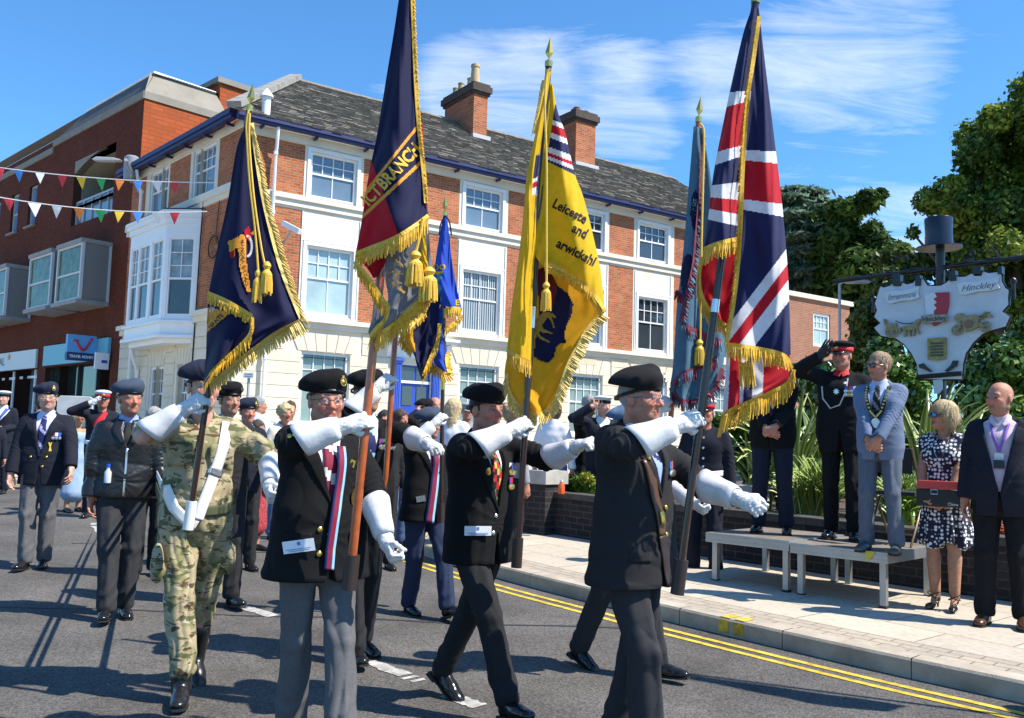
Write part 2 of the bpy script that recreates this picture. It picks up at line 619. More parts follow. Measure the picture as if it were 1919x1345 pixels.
brick_orange = brick_mat('orange_brick', (0.42, 0.095, 0.03), (0.34, 0.078, 0.026), (0.22, 0.08, 0.04), 0.45, 0.15, 0.012, stain=0.15)
brick_brown = brick_mat('brown_brick', (0.36, 0.15, 0.09), (0.28, 0.11, 0.06), (0.36, 0.29, 0.23), stain=0.22)
brick_black = brick_mat('black_brick', (0.035, 0.032, 0.035), (0.022, 0.02, 0.023), (0.06, 0.055, 0.05), stain=0.4)
white_gloss = mat('white_gloss', (0.80, 0.81, 0.82), 0.4, noise=0.04, nscale=4)
blue_gloss = mat('blue_gloss', (0.03, 0.07, 0.42), 0.35)
blue_gutter = mat('blue_gutter', (0.013, 0.018, 0.10), 0.5)
glass_dark = mat('window_glass', (0.035, 0.045, 0.055), 0.03, spec=1.0, noise=0.3, nscale=0.8)
glass_blue = mat('window_glass_blue', (0.13, 0.19, 0.25), 0.06, spec=0.9, noise=0.2, nscale=0.7)
glass_pale = mat('window_glass_curtained', (0.36, 0.48, 0.50), 0.08, spec=0.8, noise=0.25, nscale=1.1)
slate = mat('stone_slate', (0.15, 0.135, 0.115), 0.9, noise=0.3, nscale=3, bump=0.3, bscale=20)
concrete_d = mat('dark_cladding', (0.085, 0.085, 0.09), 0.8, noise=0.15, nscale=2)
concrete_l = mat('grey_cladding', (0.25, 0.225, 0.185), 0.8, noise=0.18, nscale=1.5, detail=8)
coping_m = mat('stone_coping', (0.42, 0.40, 0.36), 0.9, noise=0.25, nscale=4, bump=0.2)
alu = mat('aluminium', (0.5, 0.49, 0.47), 0.45, metal=0.85, noise=0.1, nscale=9)
black_iron = mat('black_iron', (0.012, 0.012, 0.014), 0.35)
black_soft = mat('black_rubber', (0.015, 0.015, 0.016), 0.7)
soil = mat('soil', (0.08, 0.055, 0.035), 0.95, noise=0.4, nscale=20, bump=0.8, bscale=40)
Z3 = np.array([0, 0, 1.0])
# ------------------------------------------------------------------ ground
KERB = [(-0.2, 17.2), (-1.1, 14.2), (-1.45, 12.4), (-1.2, 11.0), (-0.69, 10.0), (0.16, 8.75), (0.84, 7.87), (1.41, 7.17), (2.38, 6.04), (2.96, 5.43), (4.2, 4.1), (6.5, 1.7), (9.5, -1.6), (16, -8)]
def spline(pts, n=8):
 pts = [np.array(p, float) for p in pts]
 ext = [2 * pts[0] - pts[1]] + pts + [2 * pts[-1] - pts[-2]]
 out = []
 for i in range(1, len(ext) - 2):
  p0, p1, p2, p3 = ext[i - 1:i + 3]
  for k in range(n):
   t = k / n
   out.append(0.5 * (2 * p1 + (p2 - p0) * t + (2 * p0 - 5 * p1 + 4 * p2 - p3) * t * t + (3 * p1 - p0 - 3 * p2 + p3) * t ** 3))
 out.append(pts[-1])
 return np.array(out)
KS = spline(KERB, 12)
_t = np.gradient(KS, axis=0); _t /= np.linalg.norm(_t, axis=1)[:, None]
KN = np.stack([-_t[:, 1], _t[:, 0]], 1)                    # towards the road is -KN or +KN
if (KN[40] @ np.array([1.0, 0.6])) > 0:
 KN = -KN                                               # now points to the road (west)
def gpt(xy, dz=0.0):
 return (xy[0], xy[1], gz(xy[1]) + dz)
m = MB()
m.quad(*[gpt(p) for p in ((-150, -60), (150, -60), (150, 160), (-150, 160))])
road = m.build('road', asphalt); tag(road, kind='structure')
far = 4000
m = MB(); zb = -1.2
m.quad((-far, -far, zb - 3), (far, -far, zb - 3), (far, far, zb - 3), (-far, far, zb - 3))
tag(m.build('ground', mat('far_ground', (0.1, 0.11, 0.07), 0.95)), kind='structure')
KW, HT = 0.16, 0.12
m = MB()
n = len(KS)
in1 = KS - KN * KW
in2 = KS - KN * (KW + 0.32)
east = np.array([[60.0, y] for y in KS[:, 1]])
V, F = [], []
for i in range(n):
 V += [gpt(in2[i], HT), (60.0, in2[i][1] + 6, gz(in2[i][1] + 6) + HT)]
for i in range(n - 1):
 F.append((2 * i, 2 * i + 1, 2 * i + 3, 2 * i + 2))
slab_rot = math.radians(-49)
pav = raw_mesh('pavement', V, F)
po = link('pavement', pav, None, slab); tag(po, kind='structure')
_n = slab.node_tree
_mp = _n.nodes.new('ShaderNodeMapping'); _mp.inputs['Rotation'].default_value = (0, 0, math.radians(51))
_br = [x for x in _n.nodes if x.type == 'TEX_BRICK'][0]
_lk = _br.inputs['Vector'].links[0]; _src = _lk.from_socket
_n.links.new(_src, _mp.inputs['Vector']); _n.links.new(_mp.outputs[0], _br.inputs['Vector'])
arc = np.concatenate([[0], np.cumsum(np.linalg.norm(np.diff(KS, axis=0), axis=1))])
m = MB()
for i in range(n - 1):
 m.quad(gpt(in1[i], HT + .001), gpt(in1[i + 1], HT + .001), gpt(in2[i + 1], HT + .001), gpt(in2[i], HT + .001), [(arc[i], 0), (arc[i + 1], 0), (arc[i + 1], .32), (arc[i], .32)])
tag(m.build('pavement_edging', setts), kind='structure')
def at_arc(s, off=0.0):
 x = np.interp(s, arc, KS[:, 0]); y = np.interp(s, arc, KS[:, 1])
 nx = np.interp(s, arc, KN[:, 0]); ny = np.interp(s, arc, KN[:, 1])
 return np.array([x + nx * off, y + ny * off])
m = MB()
s = 0.0
while s < arc[-1] - 1.0:
 L_ = 0.915
 ss = np.linspace(s + 0.004, s + L_ - 0.004, 4)
 for a, b in zip(ss[:-1], ss[1:]):
  q = [at_arc(a, -0.012), at_arc(b, -0.012), at_arc(b, -KW), at_arc(a, -KW)]
  o = [at_arc(a, 0.0), at_arc(b, 0.0)]
  m.quad(gpt(q[0], HT + .004), gpt(q[1], HT + .004), gpt(q[2], HT + .004), gpt(q[3], HT + .004))
  m.quad(gpt(o[0], HT - .012), gpt(o[1], HT - .012), gpt(q[1], HT + .004), gpt(q[0], HT + .004))
  m.quad(gpt(o[0], -.05), gpt(o[1], -.05), gpt(o[1], HT - .012), gpt(o[0], HT - .012))
 for e in (ss[0], ss[-1]):
  m.quad(gpt(at_arc(e, 0), -.05), gpt(at_arc(e, 0), HT - .012), gpt(at_arc(e, -KW), HT + .004), gpt(at_arc(e, -KW), -.05))
 s += L_
tag(m.build('kerb', kerbstone), kind='structure')
m = MB()
for off, w in ((0.2, 0.055), (0.335, 0.055)):
 S_ = np.arange(0, arc[-1], 0.25)
 for a, b in zip(S_[:-1], S_[1:]):
  j = 0.004
  m.quad(gpt(at_arc(a, off), j), gpt(at_arc(b, off), j), gpt(at_arc(b, off + w), j), gpt(at_arc(a, off + w), j))
tag(m.build('double_yellow_line', yellow_paint), kind='structure')
m = MB()
for px in ((1328, 1160), (1384, 1168)):
 g = G(*px, HT)
 i = int(np.argmin(np.linalg.norm(KS - g[:2], axis=1)))
 a0 = arc[i]
 for (o0, o1, z0, z1) in ((-0.012, -0.15, HT + .008, HT + .008), (0.004, 0.004, 0.02, HT - .01)):
  m.quad(gpt(at_arc(a0 - .045, o0), z0), gpt(at_arc(a0 + .045, o0), z0), gpt(at_arc(a0 + .045, o1), z1), gpt(at_arc(a0 - .045, o1), z1))
tag(m.build('kerb_mark', yellow_paint), kind='structure')
m = MB()
def dash(p, q, w=0.1):
 p, q = G(*p)[:2], G(*q)[:2]
 t = (q - p) / np.linalg.norm(q - p); nn = np.array([-t[1], t[0]])
 k = 14
 wl = w * (0.75 + 0.45 * rng.rand(k + 1)); wr = w * (0.75 + 0.45 * rng.rand(k + 1))
 for i in range(k):
  if rng.rand() < .16: continue
  a, b = p + (q - p) * i / k, p + (q - p) * (i + 1) / k
  m.quad(gpt(a + nn * wl[i] / 2, .004), gpt(b + nn * wl[i + 1] / 2, .004), gpt(b - nn * wr[i + 1] / 2, .004), gpt(a - nn * wr[i] / 2, .004))
for a, b in (((692, 1240), (786, 1277)), ((838, 1302), (900, 1324)), ((432, 1130), (520, 1157)), ((176, 980), (196, 1008)), ((960, 1345), (1040, 1372)), ((300, 1062), (342, 1080))):
 dash(a, b, 0.11)
tag(m.build('road_marking', white_paint), kind='structure')
m = MB()
for (pts, dz) in (([(-6.5, 9.6), (-3.2, 8.9), (-3.0, 9.3), (-6.2, 10.1)], .002), ([(-1.9, 3.9), (-.2, 3.6), (.3, 4.3), (-1.3, 4.7)], .002)):
 m.quad(*[gpt(p, dz) for p in pts])
tag(m.build('road_patch', mat('patch_asphalt', (.085, .08, .075), .95, noise=.3, nscale=6, bump=.8, bscale=90)), kind='structure')
m = MB()
for a, b in (((-7, 7.3), (1.0, 7.0)), ((-5, 10.6), (-1.6, 10.2))):
 a, b = np.array(a), np.array(b)
 for i in range(40):
  p, q = a + (b - a) * i / 40, a + (b - a) * (i + 1) / 40
  w0, w1 = .012 + .012 * rng.rand(), .012 + .012 * rng.rand(); j0, j1 = .03 * math.sin(i * .7), .03 * math.sin((i + 1) * .7)
  m.quad(gpt(p + [0, j0 - w0], .003), gpt(q + [0, j1 - w1], .003), gpt(q + [0, j1 + w1], .003), gpt(p + [0, j0 + w0], .003))
tag(m.build('road_seam', mat('tar_seam', (.035, .034, .034), .6)), kind='structure')
KF = [(-40, -3.5), (-24, 8.2), (-14, 15.4), (-7.6, 19.9), (0, 25.3), (4.5, 28.5), (9, 30.5), (40, 30.5)]
m = MB()
for i in range(len(KF) - 1):
 a, b = np.array(KF[i]), np.array(KF[i + 1])
 a2, b2 = a + np.array([-14, 80]), b + np.array([-14, 80])
 m.quad(gpt(a, HT), gpt(b, HT), gpt(b2, HT), gpt(a2, HT))
tag(m.build('far_pavement', slab), kind='structure')
m = MB()
for i in range(len(KF) - 1):
 a, b = np.array(KF[i]), np.array(KF[i + 1])
 t = (b - a) / np.linalg.norm(b - a); nn = np.array([t[1], -t[0]])
 m.quad(gpt(a + nn * .15, -.05), gpt(b + nn * .15, -.05), gpt(b + nn * .15, HT), gpt(a + nn * .15, HT))
 m.quad(gpt(a + nn * .15, HT), gpt(b + nn * .15, HT), gpt(b, HT + .001), gpt(a, HT + .001))
tag(m.build('far_kerb', kerbstone), kind='structure')
m = MB()
for i in range(len(KF) - 1):
 a, b = np.array(KF[i]), np.array(KF[i + 1])
 t = (b - a) / np.linalg.norm(b - a); nn = np.array([t[1], -t[0]])
 m.quad(gpt(a + nn * .4, .004), gpt(b + nn * .4, .004), gpt(b + nn * .5, .004), gpt(a + nn * .5, .004))
tag(m.build('far_yellow_line', yellow_paint), kind='structure')
# ------------------------------------------------------------------ corner building
AX, AY, AM = math.radians(34.96), math.radians(132.5), math.radians(136.15)
U_ = np.array([math.cos(AX), math.sin(AX), 0]); N_ = np.array([math.sin(AX), -math.cos(AX), 0])
V_ = np.array([math.cos(AY), math.sin(AY), 0]); NV_ = np.array([-math.sin(AY), math.cos(AY), 0])
VM_ = np.array([math.cos(AM), math.sin(AM), 0]); NM_ = np.array([-math.sin(AM), math.cos(AM), 0])
C0 = P(440, 560, 24.0); C0[2] = 0
FR, FL = (C0, U_, N_, Z3), (C0, V_, NV_, Z3)
def facade(parent, fr, us, zs, kind, mats, depth=0.14):
 m = MB(fr)
 for i in range(len(us) - 1):
  for j in range(len(zs) - 1):
   u0, u1, z0, z1 = us[i], us[i + 1], zs[j], zs[j + 1]
   k = kind((u0 + u1) / 2, (z0 + z1) / 2)
   if k is None:
    m.mi = 0
    for q in (((u0, z0), (u1, z0)), ((u1, z0), (u1, z1)), ((u1, z1), (u0, z1)), ((u0, z1), (u0, z0))):
     (a, b), (c, d) = q
     m.quad((a, 0, b), (c, 0, d), (c, -depth, d), (a, -depth, b))
    continue
   m.mi = k
   m.quad((u0, 0, z0), (u1, 0, z0), (u1, 0, z1), (u0, 0, z1), [(u0, z0), (u1, z0), (u1, z1), (u0, z1)])
 return m.build('wall', mats, parent)
def sash(parent, fr, u0, u1, z0, z1, glass, cols=4, rows=2, lower=2, d=-0.1, fw=0.075, split=0.46, blind=None, lrows=1):
 m = MB(fr)
 zm = z0 + (z1 - z0) * (1 - split)
 m.box(u0, u0 + fw, d - .04, d + .05, z0, z1); m.box(u1 - fw, u1, d - .04, d + .05, z0, z1)
 m.box(u0 + fw, u1 - fw, d - .04, d + .05, z1 - fw, z1)
 m.box(u0 + fw, u1 - fw, d - .04, d + .05, z0, z0 + fw * 1.2)
 m.box(u0 + fw, u1 - fw, d - .02, d + .02, zm - .025, zm + .025)
 b = 0.013
 a0, a1 = u0 + fw, u1 - fw
 for (zz0, zz1, c, r, dd) in ((zm + .025, z1 - fw, cols, rows, d), (z0 + fw * 1.2, zm - .025, lower, lrows, d - .012)):
  for i in range(1, c):
   x = a0 + (a1 - a0) * i / c
   m.box(x - b, x + b, dd - .015, dd + .012, zz0, zz1)
  for j in range(1, r):
   zc = zz0 + (zz1 - zz0) * j / r
   m.box(a0, a1, dd - .013, dd + .010, zc - b, zc + b)
 w = m.build('window', white_gloss, parent)
 g = MB(fr)
 g.quad((a0, d - .02, z0 + fw), (a1, d - .02, z0 + fw), (a1, d - .02, z1 - fw), (a0, d - .02, z1 - fw))
 g.build('pane', glass, w)
 if blind == 'slats':
  k = MB(fr)
  x = a0 + .02
  while x < a1 - .07:
   k.quad((x, d - .019 + .001, z0 + .1), (x + .045, d - .019 + .001, z0 + .1), (x + .045, d - .018, z1 - .1), (x, d - .018, z1 - .1))
   x += .085
  k.build('blind', mat('blind_slat', (0.4, 0.45, 0.47), 0.4), w)
 return w
corner = empty('corner_building', C0, 0, 'three storey corner building with cream stucco bands, red brick panels and stone slate roof', 'building')
corner_children_at_world = corner.matrix_world.copy()
def reparent_all(root, before):
 for o in list(COL.objects):
  if o.parent is root:
   o.location = -Vector(root.location)
UE = 20.5
bays = [(1.76, 3.58), (6.90, 8.76), (11.24, 13.12), (14.30, 16.33), (18.0, 20.0)]
wins = [(1.94, 3.38), (7.10, 8.54), (11.46, 12.9), (14.55, 16.0), (18.3, 19.7)]
us = sorted({0.0, 0.16, UE, 5.05, 6.1, 4.75, 6.4} | {x for b in bays for x in b} | {x for b in wins for x in b})
zs = sorted({0.0, 1.75, 3.77, 4.75, 4.82, 6.78, 7.73, 8.14, 8.15, 9.48, 9.60, 10.0, 3.62})
def rk(u, z):
 for a, b in wins:
  if a < u < b and (1.75 < z < 3.77 or 4.82 < z < 6.78 or 8.14 < z < 9.48):
   return None
 if 5.05 < u < 6.1 and z < 3.62:
  return None
 if z < 4.75 or 7.73 < z < 8.15 or z > 9.60 or u < 0.16:
  return 0
 for a, b in bays:
  if a < u < b:
   return 0
 return 1
corner_parts = []
facade(corner, FR, us, zs, rk, [stucco_w, brick_old])
g_up = [glass_blue, glass_blue, glass_dark, glass_dark, glass_dark]
g_mid = [glass_pale, glass_dark, glass_blue, glass_dark, glass_dark]
for i, (a, b) in enumerate(wins):
 sash(corner, FR, a, b, 8.14, 9.48, g_up[i])
 sash(corner, FR, a, b, 4.82, 6.78, g_mid[i], blind='slats' if i == 1 else None)
 sash(corner, FR, a, b, 1.75, 3.77, mat('window_glass_green', (0.2, 0.27, 0.26), 0.06, spec=0.9, noise=0.3, nscale=0.9), lower=4)
for a, b in wins:      # architraves and sills
 for z0, z1 in ((4.82, 6.78), (8.14, 9.48)):
  m = MB(FR)
  m.box(a - .1, a, 0, .035, z0 - .06, z1 + .1); m.box(b, b + .1, 0, .035, z0 - .06, z1 + .1)
  m.box(a, b, 0, .036, z1, z1 + .1)
  if z0 < 5:
   m.box(a - .18, a - .15, 0, .03, 4.78, 7.7); m.box(b + .15, b + .18, 0, .03, 4.78, 7.7); m.box(a - .15, b + .15, 0, .029, 6.9, 6.94)
  m.build('architrave', white_gloss, corner)
 m = MB(FR); m.box(a - .12, b + .12, 0, .07, 1.65, 1.74); m.build('sill', white_gloss, corner)
m = MB(FR)
m.box(0, UE, 0, .06, 7.80, 7.98); m.box(0, UE, 0, .12, 7.98, 8.10)
m.box(0, UE, 0, .10, 4.44, 4.60); m.box(0, UE, 0, .2, 4.60, 4.70); m.box(0, UE, 0, .05, 9.62, 9.86)
m.build('string_course', stucco_w, corner)
m = MB(FR)
ops_ = [(a - .02, b + .02) for a, b in wins] + [(4.72, 6.42)]
zc = 0.45
while zc < 3.7:
 z1 = min(zc + .335, 3.79)
 edges = [0.0]
 for a, b in sorted(ops_):
  edges += [a, b]
 edges.append(UE)
 for i in range(0, len(edges), 2):
  if z1 < 1.66:
   continue
  m.box(edges[i] + .005, edges[i + 1] - .005, 0, .03, zc, z1 - .016)
 zc += .335
for a, b in wins:
 c = (a + b) / 2
 nvs = 6
 x0, x1 = a - .12, b + .12
 for i in range(nvs):
  l0, l1 = x0 + (x1 - x0) * i / nvs, x0 + (x1 - x0) * (i + 1) / nvs
  t0, t1 = c + (l0 - c) * 1.28, c + (l1 - c) * 1.28
  m.prism([(l0 + .012, 3.80), (l1 - .012, 3.80), (t1 - .014, 4.30), (t0 + .014, 4.30)], 0, .03)
m.build('rustication', stucco, corner)
for (u0, u1) in ((0.0, 1.4), (3.75, 4.6), (6.6, 6.75), (8.9, 11.1), (13.3, 14.1)):
 m = MB(FR)
 m.box(u0 + .02, u1, 0, .03, 3.80, 4.12); m.build('rustication', stucco, corner); m = MB(FR); m.box(u0 + .02, u1, 0, .03, 4.135, 4.42)
 m.build('rustication', stucco, corner)
m = MB(FR)
m.box(5.05, 6.1, -.14, -.08, 0.4, 3.62)
for a, b in ((5.13, 5.53), (5.62, 6.02)):
 for z0, z1 in ((0.7, 1.4), (1.5, 2.3)):
  m.box(a, b, -.08, -.055, z0, z1)
dr = m.build('door', blue_gloss, corner)
g = MB(FR); g.box(5.16, 5.5, -.08, -.06, 2.42, 3.0); g.box(5.65, 5.99, -.08, -.06, 2.42, 3.0)
g.build('door_glass', glass_dark, dr)
g = MB(FR)
g.box(5.05, 6.1, -.08, -.02, 3.08, 3.16)
g.build('transom', white_gloss, dr)
g = MB(FR); g.box(5.12, 5.55, -.075, -.06, 3.18, 3.56); g.box(5.62, 6.03, -.075, -.06, 3.18, 3.56)
g.build('fanlight', glass_dark, dr)
for a in (4.78, 6.12):
 m = MB(FR)
 m.box(a, a + .26, 0, .10, 0.35, 3.72)
 for k in range(4):
  m.box(a + .03 + k * .055, a + .06 + k * .055, .10, .115, 0.6, 3.6)
 m.box(a - .05, a + .31, 0, .17, 3.72, 3.80); m.box(a - .03, a + .29, 0, .14, 3.66, 3.72)
 m.build('pilaster', mat('blue_pilaster', (0.05, 0.11, 0.5), 0.4), corner)
m = MB(FR)
m.box(4.45, 6.75, 0, .42, 4.30, 4.38); m.box(4.4, 6.8, 0, .5, 4.38, 4.46); m.box(4.72, 6.45, 0, .1, 3.82, 4.28)
for a in (4.55, 6.45):
 m.prism([(0, 4.28), (.36, 4.28), (.3, 4.15), (.1, 3.95), (.06, 3.84), (0, 3.84)], a, a + .16, 'yz')
m.build('door_canopy', white_gloss, corner)
m = MB(FR); m.box(11.75, 12.6, .0, .035, 4.12, 4.36)
nm = m.build('name_plaque', mat('plaque_stone', (0.62, 0.54, 0.4), 0.9, noise=0.3, nscale=30), corner)
lw = [(1.73, 3.27), (5.13, 6.6)]
us = sorted({0.0, 8.4, 1.5, 3.45, 5.0, 6.95, 4.0} | {x for b in lw for x in b} | {2.75, 3.55, 4.55, 5.6})
zs = sorted({0.0, 1.6, 3.41, 4.86, 8.28, 8.30, 9.76, 10.05, 7.95})
def lk(u, z):
 for a, b in lw:
  if a < u < b and 8.28 < z < 9.76:
   return None
 for a, b in ((2.75, 3.55), (4.55, 5.6)):
  if a < u < b and 1.6 < z < 3.41:
   return None
 if z < 4.86 or z > 9.76 or 7.95 < z < 8.28:
  return 0
 if (1.5 < u < 3.45 or 5.0 < u < 6.95) and z > 8.28:
  return 0
 return 1
facade(corner, FL, us, zs, lk, [stucco_w, brick_old])
for a, b in lw:
 sash(corner, FL, a, b, 8.28, 9.76, glass_blue, lower=2)
for a, b in ((2.75, 3.55), (4.55, 5.6)):
 sash(corner, FL, a, b, 1.6, 3.41, mat('window_glass_grey', (0.1, 0.12, 0.13), 0.06), cols=3)
m = MB(FL)
m.box(0, 8.3, 0, .12, 8.05, 8.27); m.box(0, 8.3, 0, .06, 7.9, 8.05)
m.box(0, 2.35, 0, .2, 4.72, 4.86); m.box(7.5, 8.3, 0, .2, 4.72, 4.86); m.box(0, 8.3, 0, .08, 4.55, 4.72); m.box(0, 8.3, 0, .05, 9.8, 10.0)
m.build('string_course', stucco_w, corner)
m = MB(FL)
zc = 0.45
while zc < 4.4:
 z1 = zc + .335
 for a, b in ((0, 2.6), (3.7, 4.4), (5.75, 8.3)):
  m.box(a + .005, b - .005, 0, .03, zc, min(z1 - .016, 4.5))
 zc += .335
for c0_, w0 in ((3.15, .95), (5.07, 1.15)):
 for i in range(5):
  l0, l1 = c0_ - w0 / 2 + w0 * i / 5, c0_ - w0 / 2 + w0 * (i + 1) / 5
  m.prism([(l0 + .01, 3.43), (l1 - .01, 3.43), (c0_ + (l1 - c0_) * 1.3 - .012, 3.9), (c0_ + (l0 - c0_) * 1.3 + .012, 3.9)], 0, .033)
m.build('rustication', stucco, corner)
bay_w = MB(FL)
v0, v1, pr, cw = 2.45, 6.85, 0.68, 0.8
plan = [(v0, 0), (v0 + cw, pr), (v1 - cw, pr), (v1, 0)]
def offs(k):
 return [(v0 - k, 0), (v0 + cw - k * .45, pr + k), (v1 - cw + k * .45, pr + k), (v1 + k, 0)]
for k, z0, z1 in ((0.0, 7.2, 7.45), (0.05, 7.45, 7.62), (.12, 7.62, 7.76), (.16, 7.76, 7.84)):
 bay_w.prism(offs(k), z0, z1, 'xy')
bw = bay_w.build('bay_window', white_gloss, corner)
bay_w = MB(FL)
for k, z0, z1 in ((0.02, 4.2, 4.55), (0.12, 4.12, 4.2), (0.10, 4.55, 4.62), (-.12, 3.98, 4.12)):
 bay_w.prism(offs(k), z0, z1, 'xy')
bay_w.build('bay_base', white_gloss, bw)
m = MB(FL); m.prism(offs(.1), 7.845, 7.9, 'xy'); m.build('bay_roof', concrete_d, bw)
def bay_face(p, q, ws):
 p, q = np.array(p), np.array(q)
 L_ = np.linalg.norm(q - p); t = (q - p) / L_
 o = C0 + V_ * p[0] + NV_ * p[1]
 X = V_ * t[0] + NV_ * t[1]
 Yn = V_ * (-t[1]) + NV_ * t[0]
 fr = (o, X, Yn, Z3)
 ed = [0.0] + [x for w in ws for x in w] + [L_]
 mm = MB(fr)
 for i in range(0, len(ed), 2):
  mm.box(ed[i], ed[i + 1], -.12, 0.0, 4.62, 7.2)
 mm.box(0.001, L_ - .001, -.118, -.002, 7.05, 7.2); mm.box(0.001, L_ - .001, -.118, -.002, 4.62, 4.75)
 mm.build('bay_frame', white_gloss, bw)
 for a, b in ws:
  m2 = MB(fr)
  zm = 5.85
  f = .05
  for (x0, x1, z0, z1) in ((a, a + f, 4.75, 7.05), (b - f, b, 4.75, 7.05), (a + f, b - f, 7.0, 7.05), (a + f, b - f, 4.75, 4.82), (a + f, b - f, zm - .03, zm + .03)):
   m2.box(x0, x1, -.09, -.02, z0, z1)
  c = (a + b) / 2
  m2.box(c - .012, c + .012, -.07, -.035, zm + .03, 7.0)
  for j in (1, 2):
   zz = zm + (7.0 - zm) * j / 3
   m2.box(a + f, b - f, -.068, -.037, zz - .012, zz + .012)
  m2.build('sash', white_gloss, bw)
  g = MB(fr); g.quad((a, -.072, 4.76), (b, -.072, 4.76), (b, -.072, zm), (a, -.072, zm)); g.build('pane', glass_dark, bw)
  g = MB(fr); g.quad((a, -.072, zm), (b, -.072, zm), (b, -.072, 7.05), (a, -.072, 7.05)); g.build('pane', mat('window_glass_bay', (0.22, 0.28, 0.3), .05, spec=.9, noise=.5, nscale=2), bw)
bay_face(plan[0], plan[1], [(.16, .93)])
bay_face(plan[1], plan[2], [(.18, .98), (1.2, 2.0), (2.1, 2.65)])
bay_face(plan[2], plan[3], [(.16, .93)])
m = MB(FR)
m.box(-.3, UE + .2, .22, .45, 9.9, 10.0); m.box(-.3, UE + .2, .24, .40, 9.83, 9.9)
for k in range(13):
 m.box(.4 + k * 1.56, .46 + k * 1.56, .05, .28, 9.77, 9.83)
m.build('gutter', blue_gutter, corner)
m = MB(FL)
m.box(-.0, 8.55, .22, .45, 10.02, 10.16); m.box(0, 8.55, .2, .40, 9.92, 10.02)
for k in range(6):
 m.box(.5 + k * 1.4, .57 + k * 1.4, .05, .28, 9.86, 9.92)
m.build('gutter', blue_gutter, corner)
m = MB(FR); m.box(0, UE, .0, .3, 9.862, 9.898); m.build('soffit', white_gloss, corner)
def slate_slope(parent, E0, E1, R0, R1, n):
 E0, E1, R0, R1 = map(np.array, (E0, E1, R0, R1))
 nn = np.cross(E1 - E0, R0 - E0); nn /= np.linalg.norm(nn)
 if nn[2] < 0: nn = -nn
 V, F, Cc = [], [], []
 r = np.random.RandomState(3)
 for k in range(n):
  t0, t1 = k / n, min((k + 1.35) / n, 1.0)
  A0, B0 = E0 + (R0 - E0) * t0, E1 + (R1 - E1) * t0
  A1, B1 = E0 + (R0 - E0) * t1, E1 + (R1 - E1) * t1
  L_ = np.linalg.norm(B0 - A0)
  x = -r.rand() * .3
  while x < L_:
   w = r.uniform(.2, .42)
   a, b = max(x, 0) / L_, min(x + w - .012, L_) / L_
   x += w
   if b <= a: continue
   dz0 = .065 + r.uniform(-.018, .022); dz1 = .012 + r.uniform(0, .008)
   q = [A0 + (B0 - A0) * a, A0 + (B0 - A0) * b, A1 + (B1 - A1) * b, A1 + (B1 - A1) * a]
   j = r.uniform(-.02, .02)
   sl = (A1 - A0) / np.linalg.norm(A1 - A0) * j
   i0 = len(V)
   V += [q[0] + nn * dz0 + sl, q[1] + nn * (dz0 + r.uniform(-.008, .008)) + sl, q[2] + nn * dz1, q[3] + nn * dz1, q[0] + sl, q[1] + sl]
   F += [(i0, i0 + 1, i0 + 2, i0 + 3), (i0 + 4, i0 + 5, i0 + 1, i0)]
   g = r.uniform(.82, 1.2) * np.array([1, .96 + r.uniform(-.04, .03), .9 + r.uniform(-.06, .05)])
   Cc += [g] * 6
 Cc = np.array(Cc) * np.array([0.20, .188, .168])
 me = raw_mesh('roof', np.array(V), F, col=Cc)
 return link('roof', me, parent, mat('slate_courses', (.15, .135, .12), .92, vcol=True, noise=.3, nscale=4, bump=.2, bscale=25))
def frp(fr, a, d, z):
 return fr[0] + fr[1] * a + fr[2] * d + fr[3] * z
E0, E1 = frp(FR, -.45, .46, 10.0), frp(FR, UE + .4, .46, 10.0)
R0, R1 = frp(FR, 2.71, -3.5, 12.85), frp(FR, 19.75, -3.5, 12.85)
rf = slate_slope(corner, E0, E1, R0, R1, 34)
m = MB()
B1_ = frp(FR, UE + .4, -7.5, 10.0)
m.add([E1, R1, B1_], [(0, 1, 2)])
BL = frp(FL, 8.5, .4, 10.17); LC = frp(FL, -.2, .46, 10.17)
RB = R0 + V_ * 6.0
m.quad(LC, BL, RB, R0)
m.quad(R0, R1, B1_, frp(FR, 0, -7.5, 10))
m.build('roof_back', slate, corner)
m = MB()
for k in range(34):      # bedded verge tiles along the left eaves
 t0, t1 = k / 34, (k + .8) / 34
 a, b = LC + (BL - LC) * t0, LC + (BL - LC) * t1
 m.quad(a, b, b + Z3 * .13 - NV_ * .18, a + Z3 * .13 - NV_ * .18)
 m.quad(a, b, b - NV_ * .25, a - NV_ * .25)
m.build('eaves_tile', mat('pale_mortar', (.62, .6, .56), .9), corner)
m = MB(); dv = R0 - E0; dv /= np.linalg.norm(dv)
hx = np.cross(dv, Z3); hx /= np.linalg.norm(hx); hz = np.cross(hx, dv)
m.fr = (E0 + Z3 * .05, dv, hx, hz)
L_ = np.linalg.norm(R0 - E0)
nst = 9
for k in range(nst):
 m.box(L_ * k / nst + .008, L_ * (k + 1) / nst - .008, -.2, .2, 0, .16)
m.build('hip_coping', mat('lead_hip', (.26, .25, .23), .85, noise=.3, nscale=4), corner)
m = MB((R0, U_, N_, Z3))
for k in range(38):
 m.prism([(-.16, -.03), (0, .1), (.16, -.03)], k * .45, k * .45 + .44, 'yz')
m.build('ridge_tile', mat('ridge_clay', (.2, .175, .15), .9, noise=.3, nscale=5), corner)
